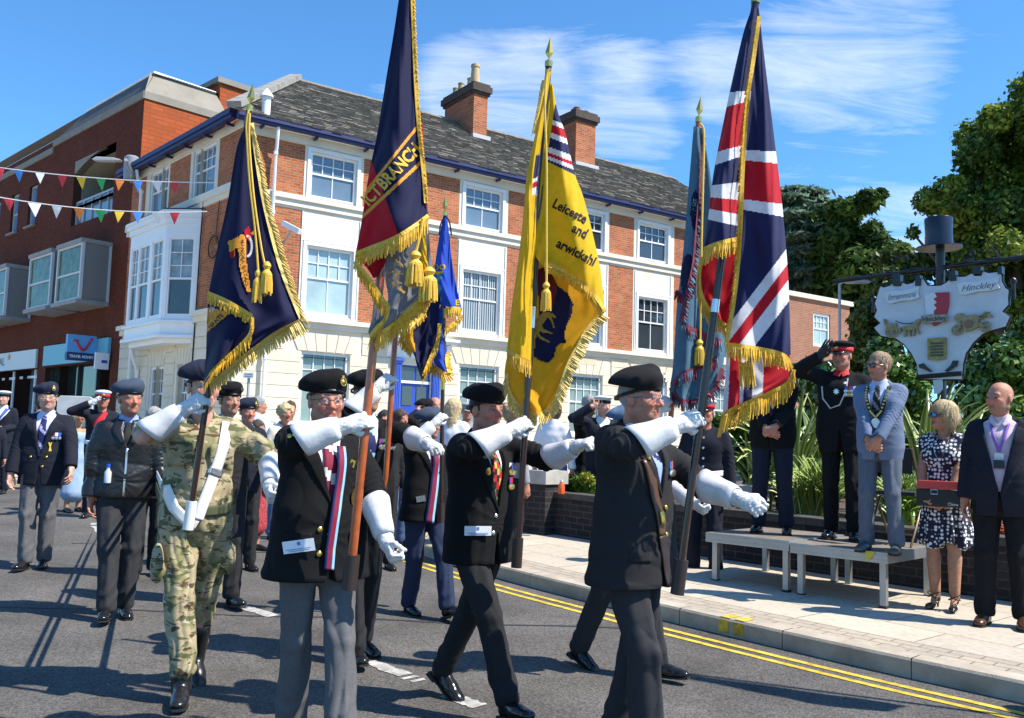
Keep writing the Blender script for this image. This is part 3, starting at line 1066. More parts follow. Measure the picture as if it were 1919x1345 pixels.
def chimney(u0, u1, s0, s1, zt, pots):
 m = MB(FR)
 m.box(u0, u1, -s1, -s0, 10.6, zt - .42)
 ch = m.build('chimney', brick_old, corner)
 m = MB(FR)
 m.box(u0 - .06, u1 + .06, -s1 - .06, -s0 + .06, zt - .42, zt - .32)
 m.box(u0 - .12, u1 + .12, -s1 - .12, -s0 + .12, zt - .32, zt - .1)
 m.box(u0 - .06, u1 + .06, -s1 - .06, -s0 + .06, zt - .1, zt)
 m.build('chimney_cap', mat('sooty_brick', (.07, .05, .04), .9, noise=.4, nscale=8, bump=.4), ch)
 m = MB(FR)
 m.box(u0 - .08, u1 + .08, -s0, -s0 + .15, 11.5 + (s0 - 1.6) * .65, 11.62 + (s0 - 1.6) * .68)
 m.build('flashing', mat('lead', (.45, .46, .48), .6), ch)
 for (u, s, r, h, c) in pots:
  m = MB(FR)
  m.lathe([(r * 1.1, zt), (r * 1.05, zt + h * .2), (r * .85, zt + h * .85), (r, zt + h * .88), (r, zt + h)], (u, -s, 0), 14)
  m.build('chimney_pot', mat('buff_clay', (.5, .37, .22), .85, noise=.2, nscale=6) if c else mat('red_clay', (.35, .13, .07), .85), ch, smooth=True)
chimney(8.75, 9.32, 2.3, 4.3, 14.0, [(8.95, 2.6, .16, .75, 1), (9.05, 3.05, .13, .42, 1), (9.0, 3.6, .13, .4, 1), (9.05, 4.05, .13, .36, 1)])
chimney(13.2, 14.15, 2.1, 4.0, 14.0, [(13.45, 2.4, .14, .2, 0), (13.75, 2.9, .15, .34, 0), (13.95, 2.5, .13, .2, 0)])
m = MB(FR)
m.tube([(.47, .28, 9.95), (.47, .28, 10.6)], .12, 12); m.lathe([(.19, 10.6), (.16, 10.68), (.02, 10.85)], (.47, .28, 0), 12)
m.build('roof_vent', white_gloss, corner, smooth=True)
def downpipe(fr, u, z0, z1, d=.09):
 m = MB(fr)
 m.tube([(u - .02, .33, z1), (u - .02, .3, z1 - .2), (u, d + .06, z1 - .55), (u, d, z1 - .7), (u, d, z0)], .05, 8)
 for z in [q for q in (z1 - .75, z1 - 2.4, z1 - 4.6, z1 - 6.4) if q > z0]:
  m.lathe([(.068, z), (.068, z + .1)], (u, d, 0), 8)
 m.build('downpipe', white_gloss, corner, smooth=True)
downpipe(FR, 0.85, 0.4, 9.85, .16); downpipe(FL, 6.98, .4, 9.9, .14); downpipe(FL, 6.4, .4, 4.0, .1)
m = MB(FL)
m.tube([(2.25, .05, 8.3), (2.3, .06, 7.0), (2.33, .05, 5.5), (2.36, .06, 3.2)], .02, 6)
m.tube([(1.2, .04, 8.0), (1.3, .05, 7.0), (1.25, .05, 6.7)], .012, 6)
for r_ in (.3, .33):
 m.tube([(1.35 + r_ * math.cos(a), .08, 6.6 + r_ * math.sin(a)) for a in np.linspace(0, 6.28, 24)], .012, 5)
m.build('cable', black_soft, corner)
reparent_all(corner, None)
# ------------------------------------------------------------------ brick shop building on the left
_d = ray(250, 315); M0 = C0 + V_ * 8.19 ; M0 = np.array([M0[0], M0[1], 0])
FM = (C0 + V_ * 8.19 - VM_ * 8.19 + NM_ * 0.0, VM_, NM_, Z3)     # so that v agrees with the corner building's v at the joint
v_at = lambda h: (h - FM[0]) @ VM_
modern = empty('shop_building', M0, 0, 'dark red brick shop building with projecting box windows and grey mansard roof', 'building')
VC = 7.72
VEND = 40.0
us = sorted({VC, VEND, 9.78, 13.5, 17.42, 18.32, 19.58, 20.48, 21.9, 22.8, 9.02, 15.0, 15.86, 21.5, 15.8, 28.0, 24.5, 25.4, 27, 27.9})
zs = sorted({0, 3.78, 3.74, 9.03, 9.72, 11.42, 11.54, 12.60, 12.86, .45})
def mk(u, z):
 if 9.78 < u < 13.5 and 9.03 < z < 11.54: return None
 for a in (17.42, 19.58, 21.9, 24.5, 27.0):
  if a < u < a + .9 and 9.72 < z < 11.42: return None
 if 9.02 < u < 15.0 and .45 < z < 3.74: return None
 if 15.86 < u < 28 and z < 3.74 and z > .45: return None
 return 0
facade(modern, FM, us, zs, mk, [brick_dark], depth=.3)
SD = np.array([math.cos(math.radians(46)), math.sin(math.radians(46)), 0])
SN = np.array([SD[1], -SD[0], 0])
SO = FM[0] + VM_ * VC
FS = (SO, SD, SN, Z3)
m = MB(FS)
m.quad((0, 0, 0), (7.5, 0, 0), (7.5, 0, 12.6), (0, 0, 12.6), [(0, 0), (7.5, 0), (7.5, 12.6), (0, 12.6)])
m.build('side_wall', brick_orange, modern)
m = MB(FM)
m.box(VC - .03, 15.85, -.2, .06, 12.60, 12.86); m.box(15.85, VEND, -.2, .06, 12.35, 12.60)
m.build('parapet_band', concrete_l, modern)
m = MB(FS); m.box(-.03, 3.05, -.2, .05, 12.602, 12.858); m.build('parapet_band', concrete_l, modern)
m = MB()
A = [frp(FM, VC, 0, 12.86), frp(FM, 15.85, 0, 12.86), frp(FM, 13.9, -.45, 13.72), frp(FM, VC + .33, -.45, 13.72)]
m.quad(*A)
A = [frp(FM, 15.85, 0, 12.60), frp(FM, VEND, 0, 12.60), frp(FM, VEND, -.45, 13.2), frp(FM, 14.4, -.45, 13.2)]
m.quad(*A)
m.quad(frp(FM, VC + .33, -.45, 13.72), frp(FM, VEND, -.45, 13.72), frp(FM, VEND, -9, 13.72), frp(FM, VC + .33, -9, 13.72))
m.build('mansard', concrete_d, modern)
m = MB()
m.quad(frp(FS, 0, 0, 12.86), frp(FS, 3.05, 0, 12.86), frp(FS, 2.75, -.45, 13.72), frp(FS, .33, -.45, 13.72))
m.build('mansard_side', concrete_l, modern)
m = MB(); m.tube([frp(FM, 13.9, -.43, 13.74), frp(FM, VC + .33, -.43, 13.74), frp(FS, 2.75, -.43, 13.74)], .04, 6)
m.tube([frp(FM, 40, -.43, 13.22), frp(FM, 14.4, -.43, 13.22)], .04, 6)
m.build('roof_trim', white_gloss, modern)
m = MB(FS); m.box(2.85, 4.9, -3.5, -.3, 12.5, 14.1); m.build('stair_tower', brick_orange, modern)
m = MB(FS); m.box(2.7, 5.0, -3.6, -.2, 14.1, 14.3); m.build('tower_coping', concrete_l, modern)
m = MB(FS); m.box(5.2, 7.6, -4, -1.2, 12.5, 14.6); c_ = m.build('chimney', brick_dark, modern)
for x in (5.6, 6.3, 7.1):
 m = MB(FS); m.lathe([(.2, 14.6), (.16, 14.85), (.2, 14.95)], (x, -1.8, 0), 12); m.build('chimney_pot', mat('red_clay', (.35, .13, .07), .85), c_, smooth=True)
m = MB(FM)
lg = []
for k in range(9):
 t = k / 8
 lg.append((9.78 + 3.72 * t, 11.54 - .48 * (max(0, t - .35) / .65) ** 1.6))
for k in range(8):
 a, b = lg[k], lg[k + 1]
 m.quad((a[0], -.02, a[1]), (b[0], -.02, b[1]), (b[0], -2.4, b[1]), (a[0], -2.4, a[1]))
 m.prism([(a[0], a[1]), (b[0], b[1]), (b[0], 11.545), (a[0], 11.545)], -.29, -.005)
m.quad((9.78, -.3, 9.03), (9.78, -2.4, 9.03), (9.78, -2.4, 11.54), (9.78, -.3, 11.54))
m.quad((13.5, -.3, 9.03), (13.5, -2.4, 9.03), (13.5, -2.4, 11.54), (13.5, -.3, 11.54))
m.quad((9.78, -2.4, 9.03), (13.5, -2.4, 9.03), (13.5, -2.4, 11.54), (9.78, -2.4, 11.54))
m.quad((9.78, -.3, 9.03), (13.5, -.3, 9.03), (13.5, -2.4, 9.03), (9.78, -2.4, 9.03))
lo = m.build('loggia', mat('loggia_render', (.26, .25, .2), .9), modern)
m = MB(FM)
for k in range(6):
 x = 9.82 + 3.62 * k / 5
 m.box(x - .04, x + .04, -.22, -.14, 9.05, 9.95)
m.box(9.8, 13.48, -.215, -.145, 9.92, 10.0); m.box(9.8, 13.48, -.213, -.147, 9.05, 9.11)
m.build('railing', mat('grey_frame', (.4, .42, .44), .5), lo)
g = MB(FM); g.quad((9.82, -.18, 9.1), (13.46, -.18, 9.1), (13.46, -.18, 9.92), (9.82, -.18, 9.92)); g.build('pane', glass_blue, lo)
for a in (17.42, 19.58, 21.9, 24.5, 27.0):
 m = MB(FM)
 m.box(a, a + .07, -.2, -.1, 9.72, 11.42); m.box(a + .83, a + .9, -.2, -.1, 9.72, 11.42)
 m.box(a + .07, a + .83, -.2, -.1, 11.34, 11.42); m.box(a + .07, a + .83, -.2, -.1, 9.72, 9.8); m.box(a + .07, a + .83, -.19, -.11, 10.5, 10.57)
 w = m.build('window', mat('grey_frame', (.4, .42, .44), .5), modern)
 g = MB(FM); g.quad((a, -.16, 9.72), (a + .9, -.16, 9.72), (a + .9, -.16, 11.42), (a, -.16, 11.42)); g.build('pane', mat('window_glass_sky', (.12, .22, .4), .04, spec=.9), w)
 g = MB(FM); g.box(a - .1, a + 1.0, 0, .12, 9.62, 9.7); g.build('sill', concrete_l, w)
for i, (a, b) in enumerate(((9.85, 12.25), (12.6, 15.05), (17.4, 20.1), (20.4, 22.9), (25.5, 28))):
 z0, z1, pj = 5.8, 7.75, 1.0
 b = b - .5
 a = a - .35
 m = MB(FM)
 m.box(a, b, 0, pj + .05, z1, z1 + .14)
 bx = m.build('box_window', mat('grey_stone_frame', (.28, .28, .27), .7, noise=.2, nscale=3), modern)
 m = MB(FM); m.box(a, b, 0, pj + .1, z0 - .14, z0); m.build('sill', mat('grey_stone_frame', (.28, .28, .27)), bx)
 m = MB(FM)
 for x in (a + .02, b - .12):
  m.box(x, x + .1, pj - .1, pj, z0, z1)
 m.box(a + .12, b - .12, pj - .1, pj - .01, z1 - .08, z1); m.box(a + .12, b - .12, pj - .1, pj - .01, z0, z0 + .08)
 m.box(a + .12, b - .12, pj - .08, pj - .02, z0 + .9, z0 + .97)
 m.box(a + .02, a + .09, .0, .08, z0, z1); m.box(b - .09, b - .02, 0, .08, z0, z1)
 m.build('frame', mat('white_grey_frame', (.55, .57, .58), .5), bx)
 g = MB(FM); g.quad((a + .1, pj - .06, z0), (b - .1, pj - .06, z0), (b - .1, pj - .06, z1), (a + .1, pj - .06, z1))
 g.build('pane', mat('glass_painted_reflection', (.07, .11, .045), .12, spec=.25, noise=.95, nscale=3.5, detail=8), bx)  # mottled green base colour paints in a reflection of trees
 for x_ in (a + .05, b - .05):
  g = MB(FM); g.quad((x_, .08, z0), (x_, pj - .1, z0), (x_, pj - .1, z1), (x_, .08, z1)); g.build('side_panel', mat('grey_panel', (.2, .2, .19), .6), bx)
m = MB(FM)
m.quad((9.02, -.3, .45), (15, -.3, .45), (15, -.3, 3.74), (9.02, -.3, 3.74))
m.build('shop_window', mat('shop_glass', (.02, .035, .03), .03, spec=1.0, noise=.6, nscale=1.2), modern)
m = MB(FM)
for x in (9.05, 10.6, 12.3, 14.95):
 m.box(x, x + .07, -.29, -.2, .45, 3.74)
m.box(9.1, 14.95, -.285, -.21, 2.55, 2.62)
m.build('shop_frame', mat('dark_frame', (.05, .055, .06), .4), modern)
m = MB(FM); m.quad((15.86, -.3, .45), (28, -.3, .45), (28, -.3, 3.74), (15.86, -.3, 3.74))
m.build('shop_window', mat('shop_glass_pale', (.13, .19, .21), .05, spec=.9, noise=.3, nscale=.8), modern)
m = MB(FM)
for x in (15.9, 16.5, 18.4, 19.0, 21.5):
 m.box(x, x + .1, -.29, -.15, .45, 3.74)
m.box(16.0, 21.5, -.285, -.16, 3.4, 3.5)
m.build('shop_frame', white_gloss, modern)
reparent_all(modern, None)
def sign_box(name, fr, u0, u1, z0, z1, d0, d1, m_, label):
 c = frp(fr, (u0 + u1) / 2, d0, z0)
 root = empty(name, c, 0, label, 'shop sign', 'shop signs on the brick building')
 b = MB(fr); b.box(u0, u1, d0, d1, z0, z1)
 b.build('sign_panel', m_, root)
 return root
def fr_text(s, fr, u, z, d, size, m_, root, flip=True, bold=0.01, shear=0, sx=1.0, spacing=1.0, name='lettering'):
 V, F = text_mesh(s, size, 'CENTER', bold, shear, spacing)
 V = [frp(fr, u + (-1 if flip else 1) * v[0] * sx, d, z + v[1]) for v in V]
 o = link(name, raw_mesh(name, V, F), root, m_)
 o.location = -Vector(root.location)
 return o
sign_cyan = mat('cyan_sign', (.17, .48, .6), .5)
red_sign = mat('red_sign', (.62, .02, .03), .4)
navy_sign = mat('navy_sign', (.02, .04, .14), .4)
r1 = sign_box('shop_fascia', FM, 9.02, 15.0, 3.80, 4.55, .02, .12, sign_cyan, 'long pale blue shop fascia with red lettering over the dark shop window')
def smile(root, fr, u, z, d, s, m_, arrow=True):
 b = MB(fr)
 b.tube([(u + s * (1 - 2 * t) * .9, d, z + s * (.55 - 1.15 * math.sin(math.pi * min(t, .93)))) for t in np.linspace(0.06, .97, 14)], [s * (.24 - .1 * t) for t in np.linspace(0, 1, 14)], 8)
 b.lathe([(s * .2, -.02), (s * .2, .03)], (0, 0, 0), 12) if False else None
 b.box(u + s * .55, u + s * 1.25, d - .02, d + .05, z + s * .5, z + s * .8)
 b.tube([(u - s * 1.0, d - .03, z + s * .95), (u - s * 1.0, d + .05, z + s * .95)], s * .24, 12)
 o = b.build('smile_mark', m_, root); o.location = -Vector(root.location)
smile(r1, FM, 12.15, 4.12, .16, .22, red_sign)
fr_text('in', FM, 11.55, 4.14, .15, .42, red_sign, r1, bold=.03)
reparent_all(r1, None)
PJ = (frp(FM, 11.2, .12, 0), (-VM_ * .55 + NM_ * .83), (VM_ * .83 + NM_ * .55), Z3)
PJ = (frp(FM, 9.95, .12, 0), NM_, -VM_, Z3)
r2 = sign_box('projecting_sign', PJ, 0.05, 1.0, 3.75, 4.62, -.08, .08, mat('blue_sign', (.12, .38, .72), .5), 'square blue projecting sign with a red smile and a navy travel money band')
b = MB(PJ); b.box(.05, 1.0, -.085, .085, 3.75, 4.02); b.build('sign_band', navy_sign, r2)
b = MB(PJ); cu, zz = .5, 4.3
b.tube([(cu - .22 + .44 * t, .1, zz + .12 - .3 * math.sin(math.pi * min(1, t * 1.02))) for t in np.linspace(0, 1, 14)], [.035 + .012 * math.sin(math.pi * t) for t in np.linspace(0, 1, 14)], 8)
b.box(cu + .16, cu + .32, .09, .12, zz + .1, zz + .15); b.tube([(cu - .27, .09, zz + .2), (cu - .27, .13, zz + .2)], .05, 12)
b.build('smile_mark', red_sign, r2)
fr_text('TRAVEL MONEY', PJ, .52, 3.88, .09, .13, white_gloss, r2, flip=True, bold=.004, sx=.85)
reparent_all(r2, None)
r3 = sign_box('shop_fascia', FM, 15.84, 24.0, 3.76, 4.5, .02, .1, mat('pale_sign', (.62, .68, .70), .5), 'pale grey shop fascia with dark letters left of the blue fascia')
fr_text('AL', FM, 19.75, 4.13, .11, .46, mat('brown_letter', (.08, .06, .05), .6), r3, bold=.0, sx=1.3)
b = MB(FM); b.tube([(18.9, .1, 4.3), (18.9, .13, 4.3)], .12, 10); b.build('gold_leaf', mat('gold_sign', (.6, .38, .06), .5), r3)
reparent_all(r3, None)
r4 = empty('small_sign', frp(FM, 8.9, .1, 3.7), 0, 'small white box sign beside the blue shop fascia', 'shop sign', 'shop signs on the brick building')
b = MB((frp(FM, 8.95, .1, 0), NM_, -VM_, Z3)); b.box(.0, .45, -.05, .05, 3.45, 4.0); b.build('sign_panel', white_gloss, r4)
b = MB((frp(FM, 8.95, .1, 0), NM_, -VM_, Z3)); b.box(.06, .25, .052, .058, 3.66, 3.76); b.build('sign_mark', blue_gloss, r4)
reparent_all(r4, None)
# ------------------------------------------------------------------ brick annexe on the right
an = empty('brick_annexe', (14.3, 42, 0), 0, 'flat roofed brown brick building behind the trees with a white sash window', 'building')
PA, PB = P(1480, 545, 39.0), P(1592, 566, 41.5)
AD = np.array([PB[0] - PA[0], PB[1] - PA[1], 0]); LA = np.linalg.norm(AD); AD /= LA
AN = np.array([AD[1], -AD[0], 0])
FA = (np.array([PA[0], PA[1], 0]), AD, AN, Z3)
zt = (PA[2] + PB[2]) / 2
def on_plane(x, y, fr):
 d = ray(x, y)
 h = CAMP + d * ((fr[0] - CAMP) @ fr[2] / (d @ fr[2]))
 return (h - fr[0]) @ fr[1], h[2]
ua, za = on_plane(1524, 585, FA); ub, zb2 = on_plane(1556, 652, FA)
us = sorted({-9.0, ua, ub, LA}); zs = sorted({0, zb2, za, zt - .2})
facade(an, FA, us, zs, lambda u, z: None if (ua < u < ub and zb2 < z < za) else 0, [brick_brown])
sash(an, FA, ua, ub, zb2, za, glass_pale, fw=.1)
m = MB(FA); m.box(-9, LA + .15, -6, .12, zt - .2, zt); m.build('roof_edge', stucco_w, an)
m = MB(FA); m.quad((LA, 0, 0), (LA, -6, 0), (LA, -6, zt - .2), (LA, 0, zt - .2), [(0, 0), (6, 0), (6, 8), (0, 8)]); m.build('side_wall', brick_brown, an)
reparent_all(an, None)
# ------------------------------------------------------------------ planter wall
WALL = [(-0.1, 12.55), (0.35, 12.05), (1.05, 11.25), (2.0, 10.3), (2.85, 9.45), (3.75, 8.5), (4.3, 7.95), (5.3, 6.95), (7.5, 4.7), (10, 2.2)]
WS = spline(WALL, 5)
def wall_prism(m, path, t, z0, z1, off=0.0):
 p = np.asarray(path); tt = np.gradient(p, axis=0); tt /= np.linalg.norm(tt, axis=1)[:, None]
 nn = np.stack([-tt[:, 1], tt[:, 0]], 1)
 if nn[0] @ np.array([1, 1]) < 0: nn = -nn          # to the planting side
 ar = np.concatenate([[0], np.cumsum(np.linalg.norm(np.diff(p, axis=0), axis=1))])
 a, b = p + nn * (0 - off), p + nn * (t + off)
 for i in range(len(p) - 1):
  q = [a[i], a[i + 1], b[i + 1], b[i]]
  lo = [(x[0], x[1], gz(x[1]) + z0) for x in q]; hi = [(x[0], x[1], gz(x[1]) + z1) for x in q]
  m.quad(lo[0], lo[1], hi[1], hi[0], [(ar[i], z0), (ar[i + 1], z0), (ar[i + 1], z1), (ar[i], z1)])
  m.quad(lo[2], lo[3], hi[3], hi[2], [(ar[i + 1], z0), (ar[i], z0), (ar[i], z1), (ar[i + 1], z1)])
  m.quad(hi[0], hi[1], hi[2], hi[3], [(ar[i], 0), (ar[i + 1], 0), (ar[i + 1], t), (ar[i], t)])
 for i in (0, len(p) - 1):
  q = [a[i], b[i]]
  m.quad((q[0][0], q[0][1], gz(q[0][1]) + z0), (q[1][0], q[1][1], gz(q[1][1]) + z0), (q[1][0], q[1][1], gz(q[1][1]) + z1), (q[0][0], q[0][1], gz(q[0][1]) + z1))
 return nn
pw = empty('planter_wall', (WALL[4][0], WALL[4][1], gz(9.4)), 0, 'low black brick planter wall curving behind the stage', 'wall')
m = MB(); wall_prism(m, WS, .22, HT, .58); m.build('brickwork', brick_black, pw)
m = MB(); wall_prism(m, WS, .22, .585, .66, .015); m.build('coping', mat('dark_coping', (.06, .055, .05), .85, noise=.4, nscale=8), pw)
reparent_all(pw, None)
V, F = [], []
for i in range(len(WS)):
 V += [(WS[i][0] + .2, WS[i][1] + .2, gz(WS[i][1]) + .55), (WS[i][0] + 12, WS[i][1] + 12, gz(WS[i][1]) + .75)]
for i in range(len(WS) - 1):
 F.append((2 * i, 2 * i + 1, 2 * i + 3, 2 * i + 2))
tag(link('soil', raw_mesh('soil', V, F), None, soil), kind='structure')
def pier(px0, px1, py_top, Y, h, label):
 a, b = P(px0, py_top, Y), P(px1, py_top, Y)
 w = b[0] - a[0]
 z = a[2]
 root = empty('stone_pier', ((a[0] + b[0]) / 2, Y, gz(Y) + HT), 0, label, 'pier', 'piers of the planter wall')
 fr = (np.array([(a[0] + b[0]) / 2, Y, 0]), np.array([.72, -.69, 0]), np.array([.69, .72, 0]), Z3)
 r = w / 2 * .78
 m = MB(fr); m.box(-r, r, -r, r, gz(Y), z - .17); m.build('brickwork', brick_black, root)
 m = MB(fr); m.box(-r - .03, r + .03, -r - .03, r + .03, z - .17, z); m.build('coping', coping_m, root, bevel=.01)
 reparent_all(root, None)
pier(985, 1056, 880, 11.9, .7, 'black brick pier with a pale stone cap left of the marching men in front')
pier(1366, 1432, 908, 10.3, .7, 'black brick pier with a pale stone cap behind the left end of the stage')
# ------------------------------------------------------------------ trees and plants
def leaf_cloud(name, centers, radii, n, size, cols, m_, parent, seed, flat=0.0, elong=1.6, shell=0.55, up=0.25):
 r = np.random.RandomState(seed)
 centers, radii = np.array(centers, float), np.array(radii, float)
 if radii.ndim == 1: radii = np.repeat(radii[:, None], 3, 1)
 w = (radii.prod(1)) ** (2 / 3); w /= w.sum()
 ci = r.choice(len(centers), n, p=w)
 d = r.normal(size=(n, 3)); d /= np.linalg.norm(d, axis=1)[:, None]
 rad = (shell + (1 - shell) * r.rand(n)) ** 1.0
 rad *= np.where(r.rand(n) < .16, 1 + .34 * r.rand(n), 1)
 p = centers[ci] + d * radii[ci] * rad[:, None]
 nrm = d * .6 + r.normal(size=(n, 3)) * .6 + np.array([0, 0, up])
 nrm /= np.linalg.norm(nrm, axis=1)[:, None]
 t = np.cross(nrm, r.normal(size=(n, 3))); t /= np.linalg.norm(t, axis=1)[:, None]
 if flat: t[:, 2] *= (1 - flat); t /= np.linalg.norm(t, axis=1)[:, None]
 b = np.cross(nrm, t)
 s = size * r.uniform(.55, 1.3, n)[:, None]
 V = np.stack([p - t * s * elong / 2, p + b * s * .5 + nrm * s * .1, p + t * s * elong / 2, p - b * s * .5 + nrm * s * .1], 1).reshape(-1, 3)
 F = np.arange(4 * n).reshape(n, 4)
 cols = np.array(cols)
 clump = r.randint(0, len(cols), len(centers))
 k = np.where(r.rand(n) < .6, clump[ci], r.randint(0, len(cols), n))
 c = cols[k] * r.uniform(.7, 1.3, n)[:, None]
 c = np.repeat(c, 4, 0)
 return link(name, raw_mesh(name, V, F, col=c), parent, m_)
leaf_m = mat('leaf', (.05, .09, .02), .5, vcol=True, spec=.35)
_b = leaf_m.node_tree.nodes['Principled BSDF']
leaf_m.node_tree.links.new(leaf_m.node_tree.nodes['Color Attribute' if 'Color Attribute' in leaf_m.node_tree.nodes else [x.name for x in leaf_m.node_tree.nodes if x.type == 'VERTEX_COLOR'][0]].outputs[0], _b.inputs['Base Color'])
needle_m = mat('needle', (.03, .05, .02), .7, vcol=True, spec=.2)
for _m in (leaf_m, needle_m):
 _b = _m.node_tree.nodes['Principled BSDF']
 _o = [x for x in _m.node_tree.nodes if x.type == 'OUTPUT_MATERIAL'][0]; _t = _m.node_tree.nodes.new('ShaderNodeBsdfTranslucent'); _x = _m.node_tree.nodes.new('ShaderNodeMixShader'); _x.inputs[0].default_value = .35
 _m.node_tree.links.new([x for x in _m.node_tree.nodes if x.type == 'VERTEX_COLOR'][0].outputs[0], _t.inputs[0]); _m.node_tree.links.new(_b.outputs[0], _x.inputs[1]); _m.node_tree.links.new(_t.outputs[0], _x.inputs[2]); _m.node_tree.links.new(_x.outputs[0], _o.inputs[0])
leaf_gloss = mat('glossy_leaf', (.05, .09, .02), .28, vcol=True, spec=.6)
needle_m = mat('needle', (.03, .05, .02), .7, vcol=True, spec=.2)
bark_m = mat('bark', (.09, .07, .05), .95, noise=.4, nscale=10, bump=.8, bscale=30)
def tree(name, base, ht, crown, radii, n, size, cols, label, seed, m_=leaf_m, trunk_r=.3, limbs=7, **kw):
 root = empty(name, base, 0, label, 'tree')
 b = np.array(base, float)
 r = np.random.RandomState(seed)
 m = MB()
 top = b + np.array([r.normal() * .3, r.normal() * .3, ht * .75])
 m.tube([b, b * .6 + top * .4 + r.normal(size=3) * .1, top], [trunk_r, trunk_r * .7, trunk_r * .25], 9)
 cr = np.array(crown)
 for k in range(min(limbs, len(cr))):
  c = cr[r.randint(len(cr))]
  s0 = b + (top - b) * r.uniform(.35, .8)
  m.tube([s0, (s0 + c) / 2 + np.array([0, 0, -.2]), c], [trunk_r * .4, trunk_r * .25, .03], 6)
 t = m.build('trunk', bark_m, root, smooth=True)
 leaf_cloud('crown', crown, radii, n, size, cols, m_, root, seed, **kw)
 reparent_all(root, None)
 return root
def px_crown(pts, Y, jit, r, seed, rep=1, dz=1.0):
 rr = np.random.RandomState(seed)
 C_, R_ = [], []
 for (x, y, rad) in pts:
  for k in range(rep):
   y0 = Y + rr.uniform(-jit, jit)
   p = P(x + rr.uniform(-8, 8), y + rr.uniform(-8, 8), Y); p[1] = y0
   C_.append(p); R_.append(rad / FPX * Y * rr.uniform(.8, 1.15))
 return C_, R_
lime = [(1890, 190, 42), (1835, 225, 40), (1880, 260, 60), (1800, 290, 42), (1850, 330, 60), (1765, 345, 36), (1910, 350, 60), (1770, 400, 40), (1830, 420, 60),
  (1745, 355, 24), (1890, 450, 60), (1790, 480, 40), (1850, 510, 55), (1960, 230, 60), (2000, 320, 70), (1990, 430, 70), (1930, 520, 60), (1740, 395, 20), (2050, 380, 70), (1800, 245, 26), (1865, 575, 50), (1925, 600, 50)]
C_, R_ = px_crown([(x + 26, y + 6, r_ * .86) for x, y, r_ in lime], 27, 2.2, 1, 4, rep=3)
tree('lime_tree', (P(1900, 700, 27)[0], 27, gz(27)), 9, C_, R_, 84000, .112, [(.11, .18, .022), (.18, .26, .03), (.065, .12, .018), (.28, .35, .045), (.085, .145, .022)],
  'tall broad lime tree with yellow green crown filling the upper right', 5, trunk_r=.4)
bk = [(1700, 510, 28), (1665, 560, 30), (1710, 580, 30), (1690, 470, 18), (1760, 560, 40), (1650, 640, 35), (1720, 650, 40), (1800, 600, 45), (1790, 680, 45), (1640, 590, 22), (1730, 505, 25), (1865, 640, 40)]
C_, R_ = px_crown(bk, 31, 2, 1, 6, rep=3)
tree('dark_tree', (P(1730, 700, 31)[0], 31, gz(31)), 6, C_, R_, 26000, .15, [(.045, .08, .018), (.065, .11, .022), (.11, .16, .035)], 'dark broadleaf tree directly behind the white town sign', 8)
yw = [(1600, 400, 20), (1575, 420, 26), (1640, 440, 22), (1560, 460, 30), (1610, 470, 38), (1660, 490, 25), (1580, 520, 40), (1635, 540, 40), (1600, 590, 45), (1640, 620, 45), (1555, 400, 16), (1620, 395, 12), (1660, 540, 30), (1625, 690, 45), (1670, 600, 30), (1590, 385, 10)]
C_, R_ = px_crown(yw, 46, 2.4, 1, 9, rep=5)
tree('yew_tree', (P(1610, 700, 46)[0], 46, gz(45)), 10, C_, R_, 44000, .2, [(.05, .09, .018), (.07, .125, .022), (.10, .165, .03), (.03, .06, .016)], 'dense dark green yew tree behind the brick annexe', 12, m_=needle_m, elong=3.0, up=.6, limbs=0)
r = np.random.RandomState(21)
C_, R_ = [], []
for lvl in range(15):      # cedar: flat layered plates
 y = 365 + lvl * 19
 wpx = 34 + lvl * 8.5
 for k in range(7):
  x = 1492 + r.uniform(-1, 1) * wpx
  p = P(x, y + r.uniform(-6, 6) + abs(x - 1492) * .12, 50); p[1] += r.uniform(-2.5, 2.5)
  C_.append(p); R_.append((r.uniform(.7, 1.3), r.uniform(.7, 1.3), r.uniform(.14, .28)))
tree('cedar_tree', (P(1495, 700, 50)[0], 50, gz(45)), 12, C_, R_, 42000, .2, [(.2, .29, .2), (.28, .38, .27), (.13, .2, .13), (.08, .13, .08)], 'blue green cedar with layered branches left of the yew', 22, m_=needle_m, elong=3.0, up=1.0)
def shrub(name, pts, Y, n, size, cols, label, seed, m_=leaf_gloss, jit=.6, zfloor=None, **kw):
 C_, R_ = px_crown(pts, Y, jit, 1, seed, rep=2)
 base = (P(pts[len(pts) // 2][0], 900, Y)[0], Y, gz(Y) + .6)
 for k in range(0, len(C_), 2):      # foliage reaches down to the soil
  z0 = gz(Y) + .6
  if C_[k][2] - z0 > 2 * R_[k] and Y > 12.5: C_ += [np.array([C_[k][0], C_[k][1], z0 + (C_[k][2] - z0) * q]) for q in (.25, .6)]; R_ += [R_[k], R_[k]]
 root = empty(name, base, 0, label, 'shrub', 'shrubs in the raised bed')
 m = MB(); r = np.random.RandomState(seed)
 for k in range(6):
  c = np.array(C_[r.randint(len(C_))])
  m.tube([np.array(base) + r.normal(size=3) * np.array([.1, .1, 0]), c], [.03, .01], 5)
 m.build('stem', bark_m, root)
 leaf_cloud('foliage', C_, R_, int(n * 1.6), size, cols, m_, root, seed, **kw)
 reparent_all(root, None)
GR = [(.08, .16, .025), (.12, .21, .03), (.05, .1, .018), (.17, .27, .045)]
shrub('laurel_bush', [(1900, 650, 40), (1860, 690, 45), (1910, 720, 50), (1840, 740, 40), (1885, 780, 50), (1820, 700, 24), (1890, 620, 22), (1800, 750, 26), (1930, 800, 50), (1850, 800, 40)], 13.5, 15000, .075, GR, 'glossy bright green laurel bush right of the town sign', 31)
